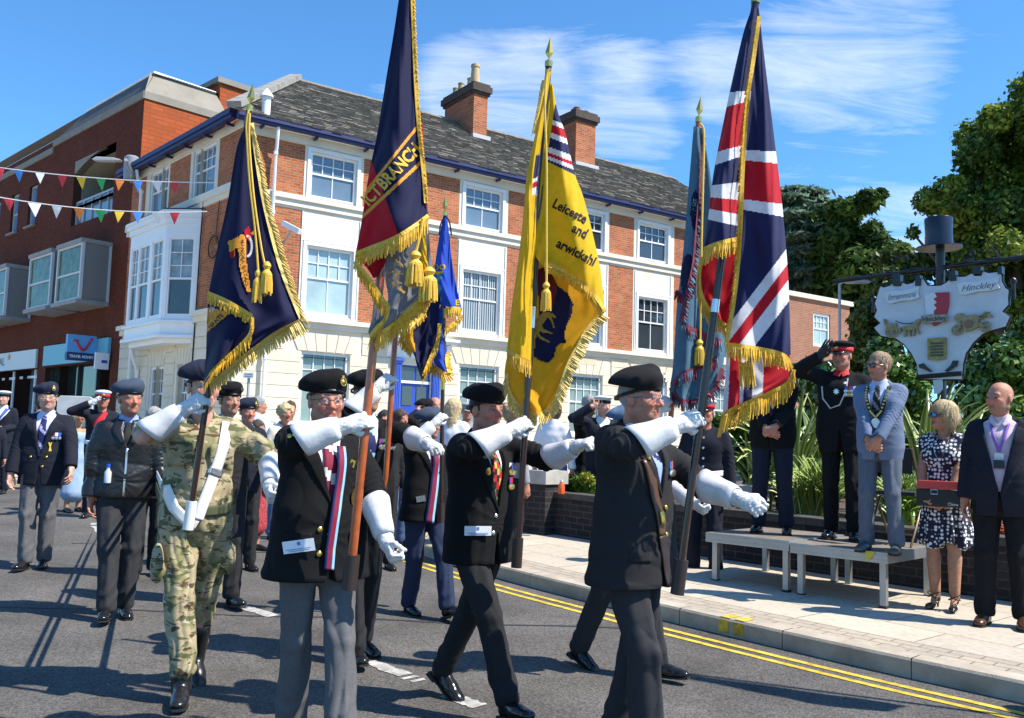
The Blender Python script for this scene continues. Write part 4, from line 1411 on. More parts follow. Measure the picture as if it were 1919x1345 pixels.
shrub('laurel_bush', [(1670, 660, 26), (1695, 700, 36), (1720, 740, 30), (1680, 740, 34), (1650, 700, 28), (1710, 690, 22), (1640, 760, 30)], 14.0, 9000, .075, GR, 'glossy green laurel bush under the left half of the town sign', 32)
shrub('laurel_bush', [(1540, 700, 22), (1520, 720, 30), (1500, 690, 14), (1560, 735, 28), (1600, 740, 28)], 13.0, 5000, .07, GR, 'green bush behind the saluting officer', 33)
shrub('laurel_bush', [(1500, 800, 40), (1545, 850, 40), (1590, 800, 40), (1470, 860, 30), (1700, 830, 40), (1800, 850, 40), (1860, 860, 40), (1900, 880, 40), (1640, 860, 40)], 14.5, 9000, .09, [(.06, .12, .022), (.09, .16, .028), (.04, .08, .016)], 'dark green hedge low behind the sword leaved plants', 34)
shrub('bamboo_clump', [(1390, 800, 26), (1385, 840, 26), (1400, 870, 26), (1420, 800, 18), (1372, 800, 16)], 11.2, 5000, .06, [(.08, .17, .02), (.05, .11, .02), (.11, .2, .03)], 'feathery light green clump left of the stage guests', 35, m_=leaf_m, elong=4.5)
shrub('lavender', [(1062, 915, 10), (1075, 905, 9), (1088, 912, 8)], 12.2, 1500, .035, [(.3, .34, .3), (.22, .26, .22)], 'silvery lavender in the planter by the pier', 36, m_=leaf_m, jit=.15, elong=4)
shrub('marigold_plant', [(1085, 912, 12), (1095, 922, 12), (1105, 905, 10), (1075, 926, 8)], 11.9, 1200, .06, [(.12, .25, .02), (.3, .32, .03), (.08, .16, .02)], 'yellow green bedding plants in the planter by the pier', 37, m_=leaf_m, jit=.15, elong=2.5)
def sword_plant(px, py_base, Y, n, L_, w, label, seed, cols, name='flax_plant', grp='sword leaved plants', droop=1.05, spread=1.15):
 b = P(px, py_base, Y); b[2] = gz(Y) + .6
 root = empty(name, b, 0, label, 'plant', grp)
 r = np.random.RandomState(seed)
 V, F, Cc = [], [], []
 for k in range(n):
  az = r.uniform(0, 2 * math.pi); le = L_ * r.uniform(.6, 1.15)
  lean = r.uniform(.1, .8) * spread
  d = np.array([math.cos(az), math.sin(az), 0]); s = np.array([-d[1], d[0], 0])
  p = r.normal(size=3) * .06; p[2] = 0
  ang = math.pi / 2 - lean * .5
  seg = 9
  tw = r.uniform(-.6, .6)
  for i in range(seg + 1):
   t = i / seg
   ww = w * (0.6 + 1.2 * t) * (1 - t ** 3) + .001
   sv = s * math.cos(tw * t) + Z3 * math.sin(tw * t)
   for j, q in enumerate((-1, -.35, .35, 1)):
    V.append(p + sv * ww * q * .5 - (d * math.sin(ang) - Z3 * math.cos(ang)) * (0.012 if abs(q) < .5 else 0))
    Cc.append(cols[0] if abs(q) > .5 else cols[1])
   p = p + (d * math.cos(ang) + Z3 * math.sin(ang)) * le / seg
   ang -= droop * r.uniform(.6, 1.2) * (lean + .25) * 2.0 * t / seg * 2
  i0 = len(V) - (seg + 1) * 4
  for i in range(seg):
   for j in range(3):
    a = i0 + i * 4 + j
    F.append((a, a + 1, a + 5, a + 4))
 link('leaves', raw_mesh('leaves', V, F, True, col=np.array(Cc)), root, mat('sword_leaf', (.1, .15, .03), .4, vcol=True, spec=.5))
FLX = [(.56, .58, .2), (.12, .19, .04)]
sword_plant(1480, 905, 10.6, 70, 1.35, .06, 'striped yellow green flax plant behind the guest in the dark suit', 41, FLX)
sword_plant(1545, 900, 10.9, 60, 1.3, .06, 'striped flax plant behind the saluting officer', 42, FLX)
sword_plant(1735, 880, 10.4, 84, 1.6, .06, 'large striped flax plant arching behind the woman in the spotted dress', 43, FLX)
sword_plant(1815, 900, 10.2, 56, 1.3, .06, 'striped flax plant left of the bald man', 44, FLX)
sword_plant(1425, 900, 10.6, 26, 1.0, .06, 'small striped flax plant at the left end of the stage', 48, FLX)
GRS = [(.36, .42, .12), (.22, .32, .06)]
sword_plant(1530, 950, 9.85, 500, .62, .012, 'tuft of pale ornamental grass behind the officer\'s legs', 45, GRS, 'grass_tuft', 'ornamental grass tufts', droop=.8)
sword_plant(1500, 950, 9.9, 300, .5, .012, 'smaller tuft of ornamental grass beside the dark suit trousers', 47, GRS, 'grass_tuft', 'ornamental grass tufts', droop=.8)
sword_plant(1690, 940, 9.4, 420, .55, .012, 'tuft of ornamental grass behind the mayor\'s legs', 46, GRS, 'grass_tuft', 'ornamental grass tufts', droop=.8)
sword_plant(1825, 950, 9.1, 420, .55, .012, 'tuft of ornamental grass between the spotted dress and the bald man', 49, GRS, 'grass_tuft', 'ornamental grass tufts', droop=.8)
sword_plant(1680, 975, 9.15, 40, .3, .05, 'small lime green leafy plant behind the folding chair', 50, [(.2, .32, .03), (.15, .26, .03)], 'bedding_plant', 'bedding plants', droop=1.2)
r = np.random.RandomState(77); n = 900
c = P(1830, 985, 8.6); pos = np.stack([c[0] + r.uniform(-.4, .9, n), 8.6 + r.uniform(-.35, .6, n), np.full(n, gz(8.6) + .62) + r.uniform(0, .06, n)], 1)
dd = r.normal(size=(n, 3)) * np.array([1, 1, .4]); dd /= np.linalg.norm(dd, axis=1)[:, None]; ee = np.cross(dd, r.normal(size=(n, 3))); ee /= np.linalg.norm(ee, axis=1)[:, None]
V = np.stack([pos - dd * .035 - ee * .008, pos + dd * .035 - ee * .008, pos + dd * .035 + ee * .008, pos - dd * .035 + ee * .008], 1).reshape(-1, 3)
tag(link('bark_mulch', raw_mesh('bark_mulch', V, np.arange(4 * n).reshape(n, 4), col=np.repeat(np.array([(.4, .08, .03)]) * r.uniform(.5, 1.3, (n, 1)), 4, 0)), None, mat('mulch', (.4, .1, .04), .9, vcol=True)), kind='stuff')
# ------------------------------------------------------------------ people
SKIN = mat('skin', (.55, .30, .21), .56, vcol=True, spec=.4, noise=.2, nscale=26, bump=.35, bscale=150)
_s = SKIN.node_tree.nodes['Principled BSDF']
_s.inputs['Subsurface Weight'].default_value = 0.03
_s.inputs['Subsurface Radius'].default_value = (.012, .005, .003)
def cloth(name, col, rough=.9, **kw):
 kw.setdefault('noise', .12); kw.setdefault('nscale', 60); kw.setdefault('bump', .12); kw.setdefault('bscale', 400)
 return mat(name, col, rough, spec=kw.pop('spec', .2), **kw)
WOOL = cloth('black_wool', (.008, .008, .009))
NAVY = cloth('navy_wool', (.014, .016, .026))
CHAR = cloth('charcoal_wool', (.022, .022, .024))
GREY = cloth('grey_flannel', (.11, .11, .115))
DGREY = cloth('dark_grey_flannel', (.034, .034, .038))
LEATHER = mat('black_leather', (.011, .011, .013), .4, spec=.5, bump=.4, bscale=35)
SHOE = mat('polished_shoe', (.012, .012, .013), .15, spec=.6)
GLOVE = mat('white_glove', (.66, .655, .64), .7, noise=.14, nscale=40, bump=.5, bscale=70)
CUFFM = mat('white_gauntlet', (.67, .67, .68), .42, noise=.1, nscale=14, bump=.15, bscale=40)
SHIRT = cloth('white_shirt', (.72, .74, .80), .8)
BSHIRT = cloth('blue_shirt', (.28, .38, .68), .8)
GOLD = mat('gilt', (.75, .5, .12), .28, metal=.9)
SILVER = mat('silver_metal', (.75, .75, .75), .25, metal=.9)
RED_R = cloth('red_ribbon', (.5, .02, .03), .7)
GLASSM = mat('spectacle_rim', (.05, .05, .06), .3)
LENS = bpy.data.materials.new('spectacle_lens'); LENS.use_nodes = True
_l = LENS.node_tree.nodes['Principled BSDF']
_l.inputs['Alpha'].default_value = .06; _l.inputs['Roughness'].default_value = .03; _l.inputs['Base Color'].default_value = (.7, .75, .8, 1); _l.inputs['Specular IOR Level'].default_value = 1
DARKLENS = mat('dark_lens', (.01, .01, .012), .05, spec=.8)
BLUELENS = mat('blue_mirror_lens', (.05, .35, .6), .08, metal=.6)
def camo_mat():
 if 'camouflage' in MATS: return MATS['camouflage']
 m = mat('camouflage', (.3, .25, .15), .9, bump=.15, bscale=300)
 nt = m.node_tree; N, L = nt.nodes.new, nt.links.new
 bs = nt.nodes['Principled BSDF']; tc = N('ShaderNodeTexCoord')
 def ns(sc, off, st):
  mp = N('ShaderNodeMapping'); mp.inputs['Location'].default_value = off; mp.inputs['Scale'].default_value = st
  L(tc.outputs['Object'], mp.inputs[0])
  n = N('ShaderNodeTexNoise'); n.inputs['Scale'].default_value = sc; n.inputs['Detail'].default_value = 3; n.inputs['Distortion'].default_value = .8
  L(mp.outputs[0], n.inputs['Vector'])
  return n.outputs[0]
 def layer(prev, fac, thr, col, w=.03):
  r = N('ShaderNodeMapRange'); r.inputs['From Min'].default_value = thr; r.inputs['From Max'].default_value = thr + w
  L(fac, r.inputs['Value'])
  mx = N('ShaderNodeMix'); mx.data_type = 'RGBA'; L(r.outputs[0], mx.inputs[0])
  if isinstance(prev, tuple): mx.inputs[6].default_value = prev
  else: L(prev, mx.inputs[6])
  mx.inputs[7].default_value = col
  return mx.outputs[2]
 c = layer((.39, .32, .195, 1), ns(7, (0, 0, 0), (1, 1, 1)), .48, (.22, .21, .10, 1), .12)
 c = layer(c, ns(10, (3, 1, 2), (1, 1, 2.2)), .56, (.10, .11, .045, 1))
 c = layer(c, ns(13, (7, 4, 1), (1, 1, 2.6)), .60, (.09, .05, .025, 1))
 c = layer(c, ns(15, (1, 9, 5), (1, 1, 2.4)), .62, (.48, .42, .30, 1))
 L(c, bs.inputs['Base Color'])
 return m
def nrm(v):
 v = np.asarray(v, float)
 return v / (np.linalg.norm(v) + 1e-12)
def ik(S, T, l1, l2, pole):
 S, T = np.array(S, float), np.array(T, float)
 d = T - S; D = np.linalg.norm(d)
 if D > (l1 + l2) * .999:
  T = S + d / D * (l1 + l2) * .999; d = T - S; D = np.linalg.norm(d)
 D = max(D, abs(l1 - l2) + .02)
 a = (l1 * l1 - l2 * l2 + D * D) / (2 * D)
 h = math.sqrt(max(l1 * l1 - a * a, 0))
 u = d / np.linalg.norm(d)
 p = np.array(pole, float); p = nrm(p - u * (p @ u))
 return S + u * a + p * h, T
def hand_ops(W, a, n, pose, r=1.0, thick=1.0, mirror=1.0):
 a = nrm(a); n = nrm(n - a * (n @ a)); w = np.cross(a, n) * mirror      # w: towards the little finger
 ops = []
 R = [a, w, n]
 t = thick
 ops.append(('u', el(W + a * .048 * r, (.056 * r, .042 * r, .018 * r * t), R), .012))
 ops.append(('u', rc(W - a * .02, W + a * .015, .028 * r * t, .03 * r * t, w, 1.0), .015))
 cur = {'grip': (62, 88, 55), 'fist': (78, 95, 60), 'relaxed': (22, 34, 20), 'flat': (2, 4, 3), 'clasp': (40, 60, 35)}[pose]
 lens = [(.043, .027, .02), (.048, .03, .022), (.045, .028, .021), (.035, .022, .018)]
 offs = [-.032, -.0105, .0105, .031]
 for i in range(4):
  p = W + (a * (.092 - .004 * abs(i - 1.3)) + w * offs[i] * .98) * r
  th = 0.0
  rad = (.0095, .0088, .0078, .0068)
  sp = (i - 1.5) * (.05 if pose in ('relaxed', 'flat') else .0)
  for j in range(3):
   th += math.radians(cur[j] * (1 + .06 * (i - 1.5)))
   d = (a * math.cos(th) + n * math.sin(th)) + w * sp
   q = p + nrm(d) * lens[i][j] * r
   ops.append(('u', rc(p, q, rad[j] * r * t, rad[j + 1] * r * t), .003))
   p = q
 if pose in ('grip', 'fist', 'clasp'):
  ds = [(-.55, .62, .55), (.1, .75, .66), (.55, .35, .75)]
 elif pose == 'flat':
  ds = [(-.55, .83, .1), (-.1, .98, .1), (.05, .98, .05)]
 else:
  ds = [(-.6, .75, .3), (-.2, .93, .3), (0, .95, .3)]
 p = W + (a * .018 - w * .026 + n * .004) * r
 for j, (dw, da, dn) in enumerate(ds):
  d = nrm(a * da + w * dw + n * dn)
  q = p + d * (.04, .032, .026)[j] * r
  ops.append(('u', rc(p, q, (.015, .0115, .0098)[j] * r * t, (.0115, .0098, .0082)[j] * r * t), .006))
  p = q
 return ops
MARCH_ = 'standard bearers marching along the street'
class Body:
 pass
def head_ops(c, f, up, feat=1.0, fat=0.0, female=False):
 f = nrm(f); up = nrm(up - f * (up @ f)); rt = np.cross(f, up)
 L = lambda x, y, z: c + rt * x + f * y + up * z
 R = [rt, f, up]
 J = .9 if female else 1.0
 o = [('u', el(L(0, -.012, .035), (.076, .097, .086), R), .02),
   ('u', el(L(0, .022, -.03), (.061 * J + fat * .5, .07, .082), R), .03),
   ('u', el(L(0, .045, -.078), (.036 * J + fat * .4, .038, .032), R), .03),
   ('u', rc(L(-.045 * J - fat * .4, .0, -.062), L(0, .048, -.088), .022, .022), .03),
   ('u', rc(L(.045 * J + fat * .4, .0, -.062), L(0, .048, -.088), .022, .022), .03),
   ('u', rc(L(-.04, .076, .026), L(.04, .076, .026), .013, .013), .014),
   ('u', el(L(-.036, .062, -.022), (.024, .022, .02), R), .02), ('u', el(L(.036, .062, -.022), (.024, .022, .02), R), .02),
   ('s', el(L(-.031, .098, .006), (.017, .013, .010), R), .010), ('s', el(L(.031, .098, .006), (.017, .013, .010), R), .010),
   ('u', el(L(-.031, .081, .005), (.0125, .0115, .0105), R), .003), ('u', el(L(.031, .081, .005), (.0125, .0115, .0105), R), .003),
   ('u', rc(L(0, .085, .016), L(0, .108, -.024), .0095, .0135), .008),
   ('u', el(L(-.013, .096, -.029), (.009, .010, .008), R), .005), ('u', el(L(.013, .096, -.029), (.009, .010, .008), R), .005),
   ('u', rc(L(-.018, .086, -.055), L(.018, .086, -.055), .0075, .0075), .007),
   ('u', rc(L(-.015, .084, -.068), L(.015, .084, -.068), .0085, .0085), .007),
   ('s', rc(L(-.022, .098, -.0612), L(.022, .098, -.0612), .0055, .0055), .003),
   ('s', rc(L(-.021, .094, -.034), L(-.036, .074, -.068), .0045, .003), .006), ('s', rc(L(.021, .094, -.034), L(.036, .074, -.068), .0045, .003), .006),
   ('u', el(L(-.031, .082, -.010), (.016, .008, .006), R), .006), ('u', el(L(.031, .082, -.010), (.016, .008, .006), R), .006), ('s', rc(L(-.03, .098, .048), L(.03, .098, .048), .0035, .0035), .006),
   ('u', el(L(0, .078, -.092), (.018, .016, .014), R), .015),
   ('u', el(L(-.078, -.008, -.003), (.010, .02, .033), R), .006), ('u', el(L(.078, -.008, -.003), (.010, .02, .033), R), .006)]
 return o, L
SK = {'pale': (.60, .34, .25), 'ruddy': (.52, .225, .145), 'tan': (.47, .24, .145), 'brown': (.42, .22, .14)}
HAIRC = {'grey': (.33, .32, .31), 'white': (.62, .6, .57), 'brown': (.07, .04, .02), 'dark': (.02, .014, .01), 'blond': (.62, .45, .2), 'ash': (.55, .41, .22), 'sandy': (.38, .27, .16), 'bald': None}
def person(label, head, Y, face_deg, ht=None, ground=None, head_deg=0.0, tilt=0.0, nod=0.0, skin='ruddy', hair='grey', haircut='short',
   R=None, L=None, feet=None, belly=0.0, wide=1.0, h=.009, group='onlookers', female=False, hat=0.0, lean=0.0, scale_w=1.0, hscale=1.0, hfat=0.0, stoop=0.0):
 b = Body()
 top = P(head[0], head[1], Y)
 gr = gz(Y) if ground is None else ground
 Hh = top[2] - gr
 s = Hh / (1.75 + hat)
 if ht: s = ht / (1.75 + hat)
 yaw = math.radians(face_deg)                       # 0 = facing the camera, positive = turned to the photo's right
 fw = np.array([math.sin(yaw), -math.cos(yaw), 0])
 rz = math.atan2(fw[1], fw[0]) - math.pi / 2
 loc = np.array([top[0], top[1], gr]) - fw * (.03 + stoop) * s
 b.root = empty('person', loc, rz, label, 'person', group, scale=s)
 b.s, b.loc, b.rz = s, loc, rz
 c_, s_ = math.cos(-rz), math.sin(-rz)
 b.w2l = lambda p: np.array([(p[0] - loc[0]) * c_ - (p[1] - loc[1]) * s_, (p[0] - loc[0]) * s_ + (p[1] - loc[1]) * c_, p[2] - loc[2]]) / s
 b.d2l = lambda p: np.array([p[0] * c_ - p[1] * s_, p[0] * s_ + p[1] * c_, p[2]])
 b.h, b.skin, b.female, b.belly, b.wide = h / s, skin, female, belly, wide
 w = wide
 b.pel = np.array([0, 0, .96]); b.chest = np.array([0, .0 + lean * .3, 1.30]); b.neck = np.array([0, -.005 + stoop * .6, 1.47])
 b.hc = np.array([0, .03 + stoop, 1.628])
 hd = -math.radians(head_deg)
 f = np.array([math.sin(hd), math.cos(hd), math.sin(math.radians(nod))])
 up = np.array([math.sin(math.radians(tilt)), 0, 1.0])
 b.hf, b.hu = nrm(f), nrm(up - nrm(f) * (up @ nrm(f)))
 b.sh = {'R': np.array([.185 * w, -.01, 1.425]), 'L': np.array([-.185 * w, -.01, 1.425])}
 if female: b.sh = {k: v * np.array([.9, 1, 1]) for k, v in b.sh.items()}
 b.arm = {}
 b.hand = {}
 for sd, spec in (('R', R), ('L', L)):
  sg = 1 if sd == 'R' else -1
  spec = dict(spec or {})
  S = b.sh[sd].copy()
  at = spec.get('at', (sg * .255 * w, .03, .86)); loc_ = spec.get('local', 'at' not in spec)
  at = np.array(at, float) if loc_ else b.w2l(np.array(at))
  pole = spec.get('pole', (sg * .35, -1, -.1))
  n_ = spec.get('n'); n_ = np.array([-sg * 1.0, .2, 0]) if n_ is None else (np.array(n_, float) if spec.get('nl') else b.d2l(np.array(n_, float)))
  if S[2] < at[2] + .12: S[2] += .035; S[0] -= sg * .01
  if at[0] * sg < .05 and at[2] > 1.0: S[1] += .03
  pose = spec.get('pose', 'relaxed')
  T = at
  for it in range(4):
   E, W = ik(S, T, .285, .255, pole)
   a = spec.get('a'); a = nrm(W - E) if a is None else nrm(a)
   if spec.get('center'):      # the given point is what the hand closes on
    nn = nrm(n_ - a * (n_ @ a))
    T = at - a * .084 - nn * .040
  b.sh[sd] = S
  b.arm[sd] = (S, E, W)
  b.hand[sd] = (W, a, n_, pose, sg)
 b.leg = {}
 ft = feet or [(.11, .0, 0, 0), (-.11, .0, 0, 0)]
 for sd, (fx, fy, lift, pitch) in zip('RL', ft):
  sg = 1 if sd == 'R' else -1
  H = np.array([sg * .088, 0, .93])
  A = np.array([fx, fy, .085 + lift])
  D_ = np.linalg.norm(A - H); q_ = .4325 if D_ < .78 or feet and lift < .03 and abs(fy) > .15 else max(D_ * .5022, .40)
  K, A = ik(H, A, q_ * 1.003, q_ * .997, (sg * .05, 1, 0))
  b.leg[sd] = (H, K, A, pitch)
 tint = np.array(SK[skin])
 ho, b.HL = head_ops(b.hc, b.hf, b.hu, fat=hfat, female=female)
 tors = [('u', rc(b.pel, b.chest, .105, .115, (1, 0, 0), 1.35), .04),
   ('u', rc((-.13 * w, 0, 1.375), (.13 * w, 0, 1.375), .05, .05), .05),
   ('u', rc(b.neck + np.array([0, 0, -.05]), b.hc + np.array([0, -.02, -.06]), .06 if not female else .05, .055 if not female else .046), .02)]
 limbs = []
 for sd in 'RL':
  S, E, W = b.arm[sd]
  sg_ = 1 if sd == 'R' else -1
  limbs += [('u', rc(S + np.array([-sg_ * .03, 0, -.04]), E, .046, .04), .02), ('u', rc(E, W, .04, .028), .01)]
  H, K, A, pt = b.leg[sd]
  limbs += [('u', rc(H, K, .078, .055), .03), ('u', rc(K * .75 + A * .25 + np.array([0, -.012, 0]), A, .056, .036), .03),
     ('u', rc(K, A, .052, .036), .02), ('u', rc(A + np.array([0, -.0, -.03]), A + np.array([0, .11 * math.cos(math.radians(pt)) + .055 * math.sin(math.radians(pt)), .11 * math.sin(math.radians(pt)) - .05]), .03, .02), .02)]
  thin = group == MARCH_ or b.hand[sd][3] == 'flat'
  limbs += hand_ops(*b.hand[sd][:4], r=.92 if thin else 1.0, thick=.58 if thin else 1.0, mirror=b.hand[sd][4] * 1.0)
 hairc = HAIRC[hair]
 def colf(Pt):
  c = np.tile(tint, (len(Pt), 1))
  q = Pt - b.hc
  rt = np.cross(b.hf, b.hu)
  x, y, z = q @ rt, q @ b.hf, q @ b.hu
  ch = np.exp(-(((np.abs(x) - .04) / .02) ** 2 + ((z + .025) / .022) ** 2)) * (y > .04)
  ns = np.exp(-((x / .016) ** 2 + ((z + .022) / .02) ** 2)) * (y > .08)
  c *= 1 + (ch + ns)[:, None] * np.array([.12, -.22, -.22])
  if not female:
   jaw = np.clip((-z - .045) / .03, 0, 1) * (y > -.03) * (z > -.13)
   c = c * (1 - .22 * jaw[:, None] * np.array([1.0, .7, .6]))
  bl = np.sin(x * 170 + 2) * np.sin(z * 140 + y * 90) + np.sin(x * 310 + z * 260)
  c = c * (1 + .05 * bl[:, None] * np.array([.5, 1, 1]))
  lip = (np.abs(x) < .024) & (np.abs(z + .061) < .0115) & (y > .075)
  c[lip] = tint * np.array([.78, .5, .5]) if not female else tint * np.array([.85, .4, .42])
  eye = (((np.abs(x) - .031) / .0125) ** 2 + ((z - .004) / .0048) ** 2 < 1) & (y > .068)
  c[eye] = (.33, .29, .27)
  iris = (((np.abs(x) - .031) / .0062) ** 2 + ((z - .0055) / .0062) ** 2 < 1) & (y > .068)
  c[iris] = (.035, .03, .028)
  lid = (((np.abs(x) - .031) / .0155) ** 2 + ((z - .0105) / .0045) ** 2 < 1) & (y > .07) & ~eye
  c[lid] = tint * .5
  br = (np.abs(np.abs(x) - .032) < .018) & (np.abs(z - .0255 - .1 * (.03 - np.abs(np.abs(x) - .03)) ) < .0048) & (y > .06)
  hb = np.array(hairc) if hairc is not None else tint * .6
  c[br] = hb * .35 + tint * .35
  if hairc is not None and haircut == 'short':
   hm = ((z > .02 - .045 * np.clip(-y * 20, 0, 1)) & (y < -.0)) | ((z > .058) & (y < .075)) | ((y < -.05) & (z > -.06)) | ((np.abs(x) > .062) & (y < .022) & (y > -.02) & (z > .0) & (np.abs(x) < .077))
   ear = (np.abs(x) > .0755) & (y > -.035) & (y < .02) & (z < .035)
   c[hm & ~ear & (z > -.09)] = hairc
  return c
 mn, mx = -1.05, 1.05
 pts = np.array([p for t in list(b.arm.values()) for p in t] + [p for t in b.leg.values() for p in t[:3]] + [b.hc + np.array([0, 0, .13]), b.hc])
 lo, hi = pts.min(0) - .2, pts.max(0) + .2
 lo[2] = -.02
 b.lo, b.hi = lo, hi
 ops = tors + limbs + ho
 b.body = sdf_obj('body', ops, b.h, lo, hi, SKIN, b.root, colf, smooth_it=0)
 b.tors = tors
 return b
def torso_ops(b, g=.02, hem=.80, flare=.0, belly=None):
 bl = b.belly if belly is None else belly
 w = b.wide * (.93 if b.female else 1.0)
 o = [('u', rc((0, bl * .35, 1.07), (0, .005, 1.30), .105 + g + bl * .55, .122 + g, (1, 0, 0), 1.42 * w), .05),
   ('u', rc((-.13 * w, -.01, 1.375), (.13 * w, -.01, 1.375), .066 + g * .6, .066 + g * .6), .05),
   ('u', rc((-.15 * w, -.015, 1.405), (0, -.02, 1.465), .045 + g * .4, .052), .03), ('u', rc((.15 * w, -.015, 1.405), (0, -.02, 1.465), .045 + g * .4, .052), .03),
   ('u', rc((0, bl * .3, .94), (0, bl * .35, 1.07), .112 + g + bl * .45 + flare * .3, .105 + g + bl * .5, (1, 0, 0), 1.42 * w), .06),
   ('u', rc((0, -.015 + b.neck[1] * .5, 1.43), (0, -.02 + b.neck[1], 1.485), .085, .066), .04)]
 if b.female:
  o += [('u', el((-.075, .085, 1.27), (.07, .06, .065)), .04), ('u', el((.075, .085, 1.27), (.07, .06, .065)), .04)]
 if hem < .93:
  o.append(('u', rc((0, bl * .25 - flare * .1, hem + .03), (0, bl * .3, .96), .118 + g + flare + bl * .3, .112 + g + bl * .4, (1, 0, 0), 1.36 * w), .05))
 return o
def sleeve_ops(b, g=.018, sides='RL', short=False, end=1.0, loose=0.0):
 o = []
 for sd in sides:
  S, E, W = b.arm[sd]
  d = nrm(W - E)
  sg = 1 if sd == 'R' else -1
  o.append(('u', rc(S + np.array([-sg * .022, 0, -.028]), S * .4 + E * .6, .052 + g * .9, .047 + g * .9 + loose), .035))
  if not short:
   o.append(('u', rc(S * .4 + E * .6, E, .047 + g * .9 + loose, .044 + g * .8 + loose), .010))
   Wc = E + (W - E) * (end if not isinstance(end, dict) else end.get(sd, 1.0))
   o.append(('u', rc(E, Wc - d * .01, .044 + g * .8 + loose, .034 + g * 1.0 + loose), .008))
  else:
   o.append(('u', rc(S * .45 + E * .55, S * .28 + E * .72, .050 + g + loose, .053 + g + loose), .02))
 return o
def sleeve_ends(b, sides='RL', end=1.0):
 o = []
 for sd in sides:
  S, E, W = b.arm[sd]
  d = nrm(W - E); c = E + (W - E) * (end if not isinstance(end, dict) else end.get(sd, 1.0))
  o.append(('s', inter(rc(c, c + d * .25, .12, .12), half(c - d * .0, -d)), .004))
 return o
def hem_cut(z, slope=0.0):
 return ('i', half((0, 0, z), (0, slope, -1)), 0)
def make_top(b, name, m, g=.02, hem=.80, flare=.0, vneck=None, collar=True, seed=1, wr=.004, freq=16, sides='RL', end=1.0, short=False, lapel=True, vent=True, loose=0.0, h=None, bulge=0.0, extra=None):
 trunk = torso_ops(b, g, hem, flare)
 ops = list(trunk)
 b.trunk = trunk
 b.trunk_g = g
 if lapel and vneck:
  zb, hw = vneck
  base = lambda p: eval_ops(trunk, p)
  for sg in (1, -1):
   e0, e1 = np.array([sg * .0, 0, zb]), np.array([sg * hw, 0, 1.46])
   d = nrm(e1 - e0); nn = np.array([d[2], 0, -d[0]]) * sg
   nn = nn if nn[0] * sg > 0 else -nn
   fl = inter(lambda p: base(p) - .012, half(e0 + nn * .0, -nn), half((sg * hw, 0, 1.415), nrm((sg * .45, 0, 1))), half((0, 0, zb - .02), (0, 0, -1)),
      half((0, .02, 0), (0, -1, 0)), half(e0 + nn * .010, nrm(nn - d * .24)), half((sg * .0, 0, 0), (-sg, 0, 0)))
   ops.append(('u', fl, .003))
 ops += sleeve_ops(b, g, sides, short, end, loose)
 if bulge:      # blouson gathers above the waist
  ops.append(('u', rc((0, .0, 1.05), (0, .0, 1.12), .118 + bulge, .115 + bulge, (1, 0, 0), 1.45 * b.wide), .05))
 if extra: ops += extra
 if wr:
  ops.append(('d', wrinkle(wr, freq, seed, (1, 1, .55)), 0))
  el_ = [(b.arm[q][1].astype(f32), nrm(b.arm[q][2] - b.arm[q][1]).astype(f32), nrm(b.arm[q][1] - b.arm[q][0]).astype(f32), b.arm[q][0].astype(f32)) for q in sides]
  def folds(p):
   o = np.zeros(p.shape[:-1], f32)
   for E_, d1, d0, S_ in el_:
    for c, d, rr, am in ((E_, d1, .010, 1.0), (E_ - d0 * .09, d0, .008, .8), (S_ + d0 * .06, d0, .006, .9)):
     q = p - c
     r2 = (q * q).sum(-1)
     ph = (q @ d) * 95 + np.sin(q @ np.array([37., 21., 29.], f32)) * 1.6
     o += np.exp(-r2 / rr).astype(f32) * (np.abs(np.sin(ph)) - .6).astype(f32) * f32(.011 * am)
   q = p - np.array([0, .1, 1.02], f32)
   o += np.exp(-(q * q).sum(-1) / .02).astype(f32) * (np.abs(np.sin(np.arctan2(q[..., 2], np.abs(q[..., 0]) + .03) * 7)) - .6).astype(f32) * f32(.006)
   return o
  ops.append(('d', folds, 0))
 if vneck:
  zb, hw = vneck
  e = []
  for sg in (1, -1):
   d = nrm(np.array([sg * hw, 0, 1.46 - zb])); nn = np.array([d[2] * sg, 0, -d[0] * sg]); nn = nn if nn[0] * sg > 0 else -nn
   e.append(half((0, 0, zb), nn))
  e.append(half((0, .02, 0), (0, -1, 0)))
  ops.append(('s', inter(*e), .003))
 ops.append(('s', rc(b.neck + np.array([0, .008, -.005]), b.neck + np.array([0, .03, .2]), .058 if not b.female else .05, .1), .006))
 ops += sleeve_ends(b, sides, end) if not short else []
 ops.append(hem_cut(hem))
 if vent and hem < .9:      # the skirts fall apart a little at the front and back
  ops.append(('s', inter(half((0, 0, .985), (0, 0, 1)), half((.004, 0, .95), nrm((1, 0, .12))), half((-.004, 0, .95), nrm((-1, 0, .12))), half((0, .06, 0), (0, -1, 0))), .004))
 return sdf_obj(name, ops, h or b.h, b.lo, b.hi + np.array([0, 0, .1]), m, b.root)
def make_shirt(b, m, tie=None, g=.004):
 t = torso_ops(b, g, .95)
 ops = t + [('u', rc(b.neck + np.array([0, .0, -.02]), b.neck + np.array([0, .004, .032]), .066 if not b.female else .055, .062 if not b.female else .052), .01)]
 ops.append(('s', inter(half(b.neck + np.array([0, .0, .03]), (.5, 0, -1)), half(b.neck + np.array([0, .0, .03]), (-.5, 0, -1)), half((0, .03, 0), (0, -1, 0))), .003))
 ops.append(hem_cut(.95))
 ops.append(('i', half(b.neck + np.array([0, 0, .042]), (0, -.35, 1)), 0))
 b.shirt_ops = t
 o = sdf_obj('shirt', ops, b.h, b.lo, b.hi, m, b.root)
 return o
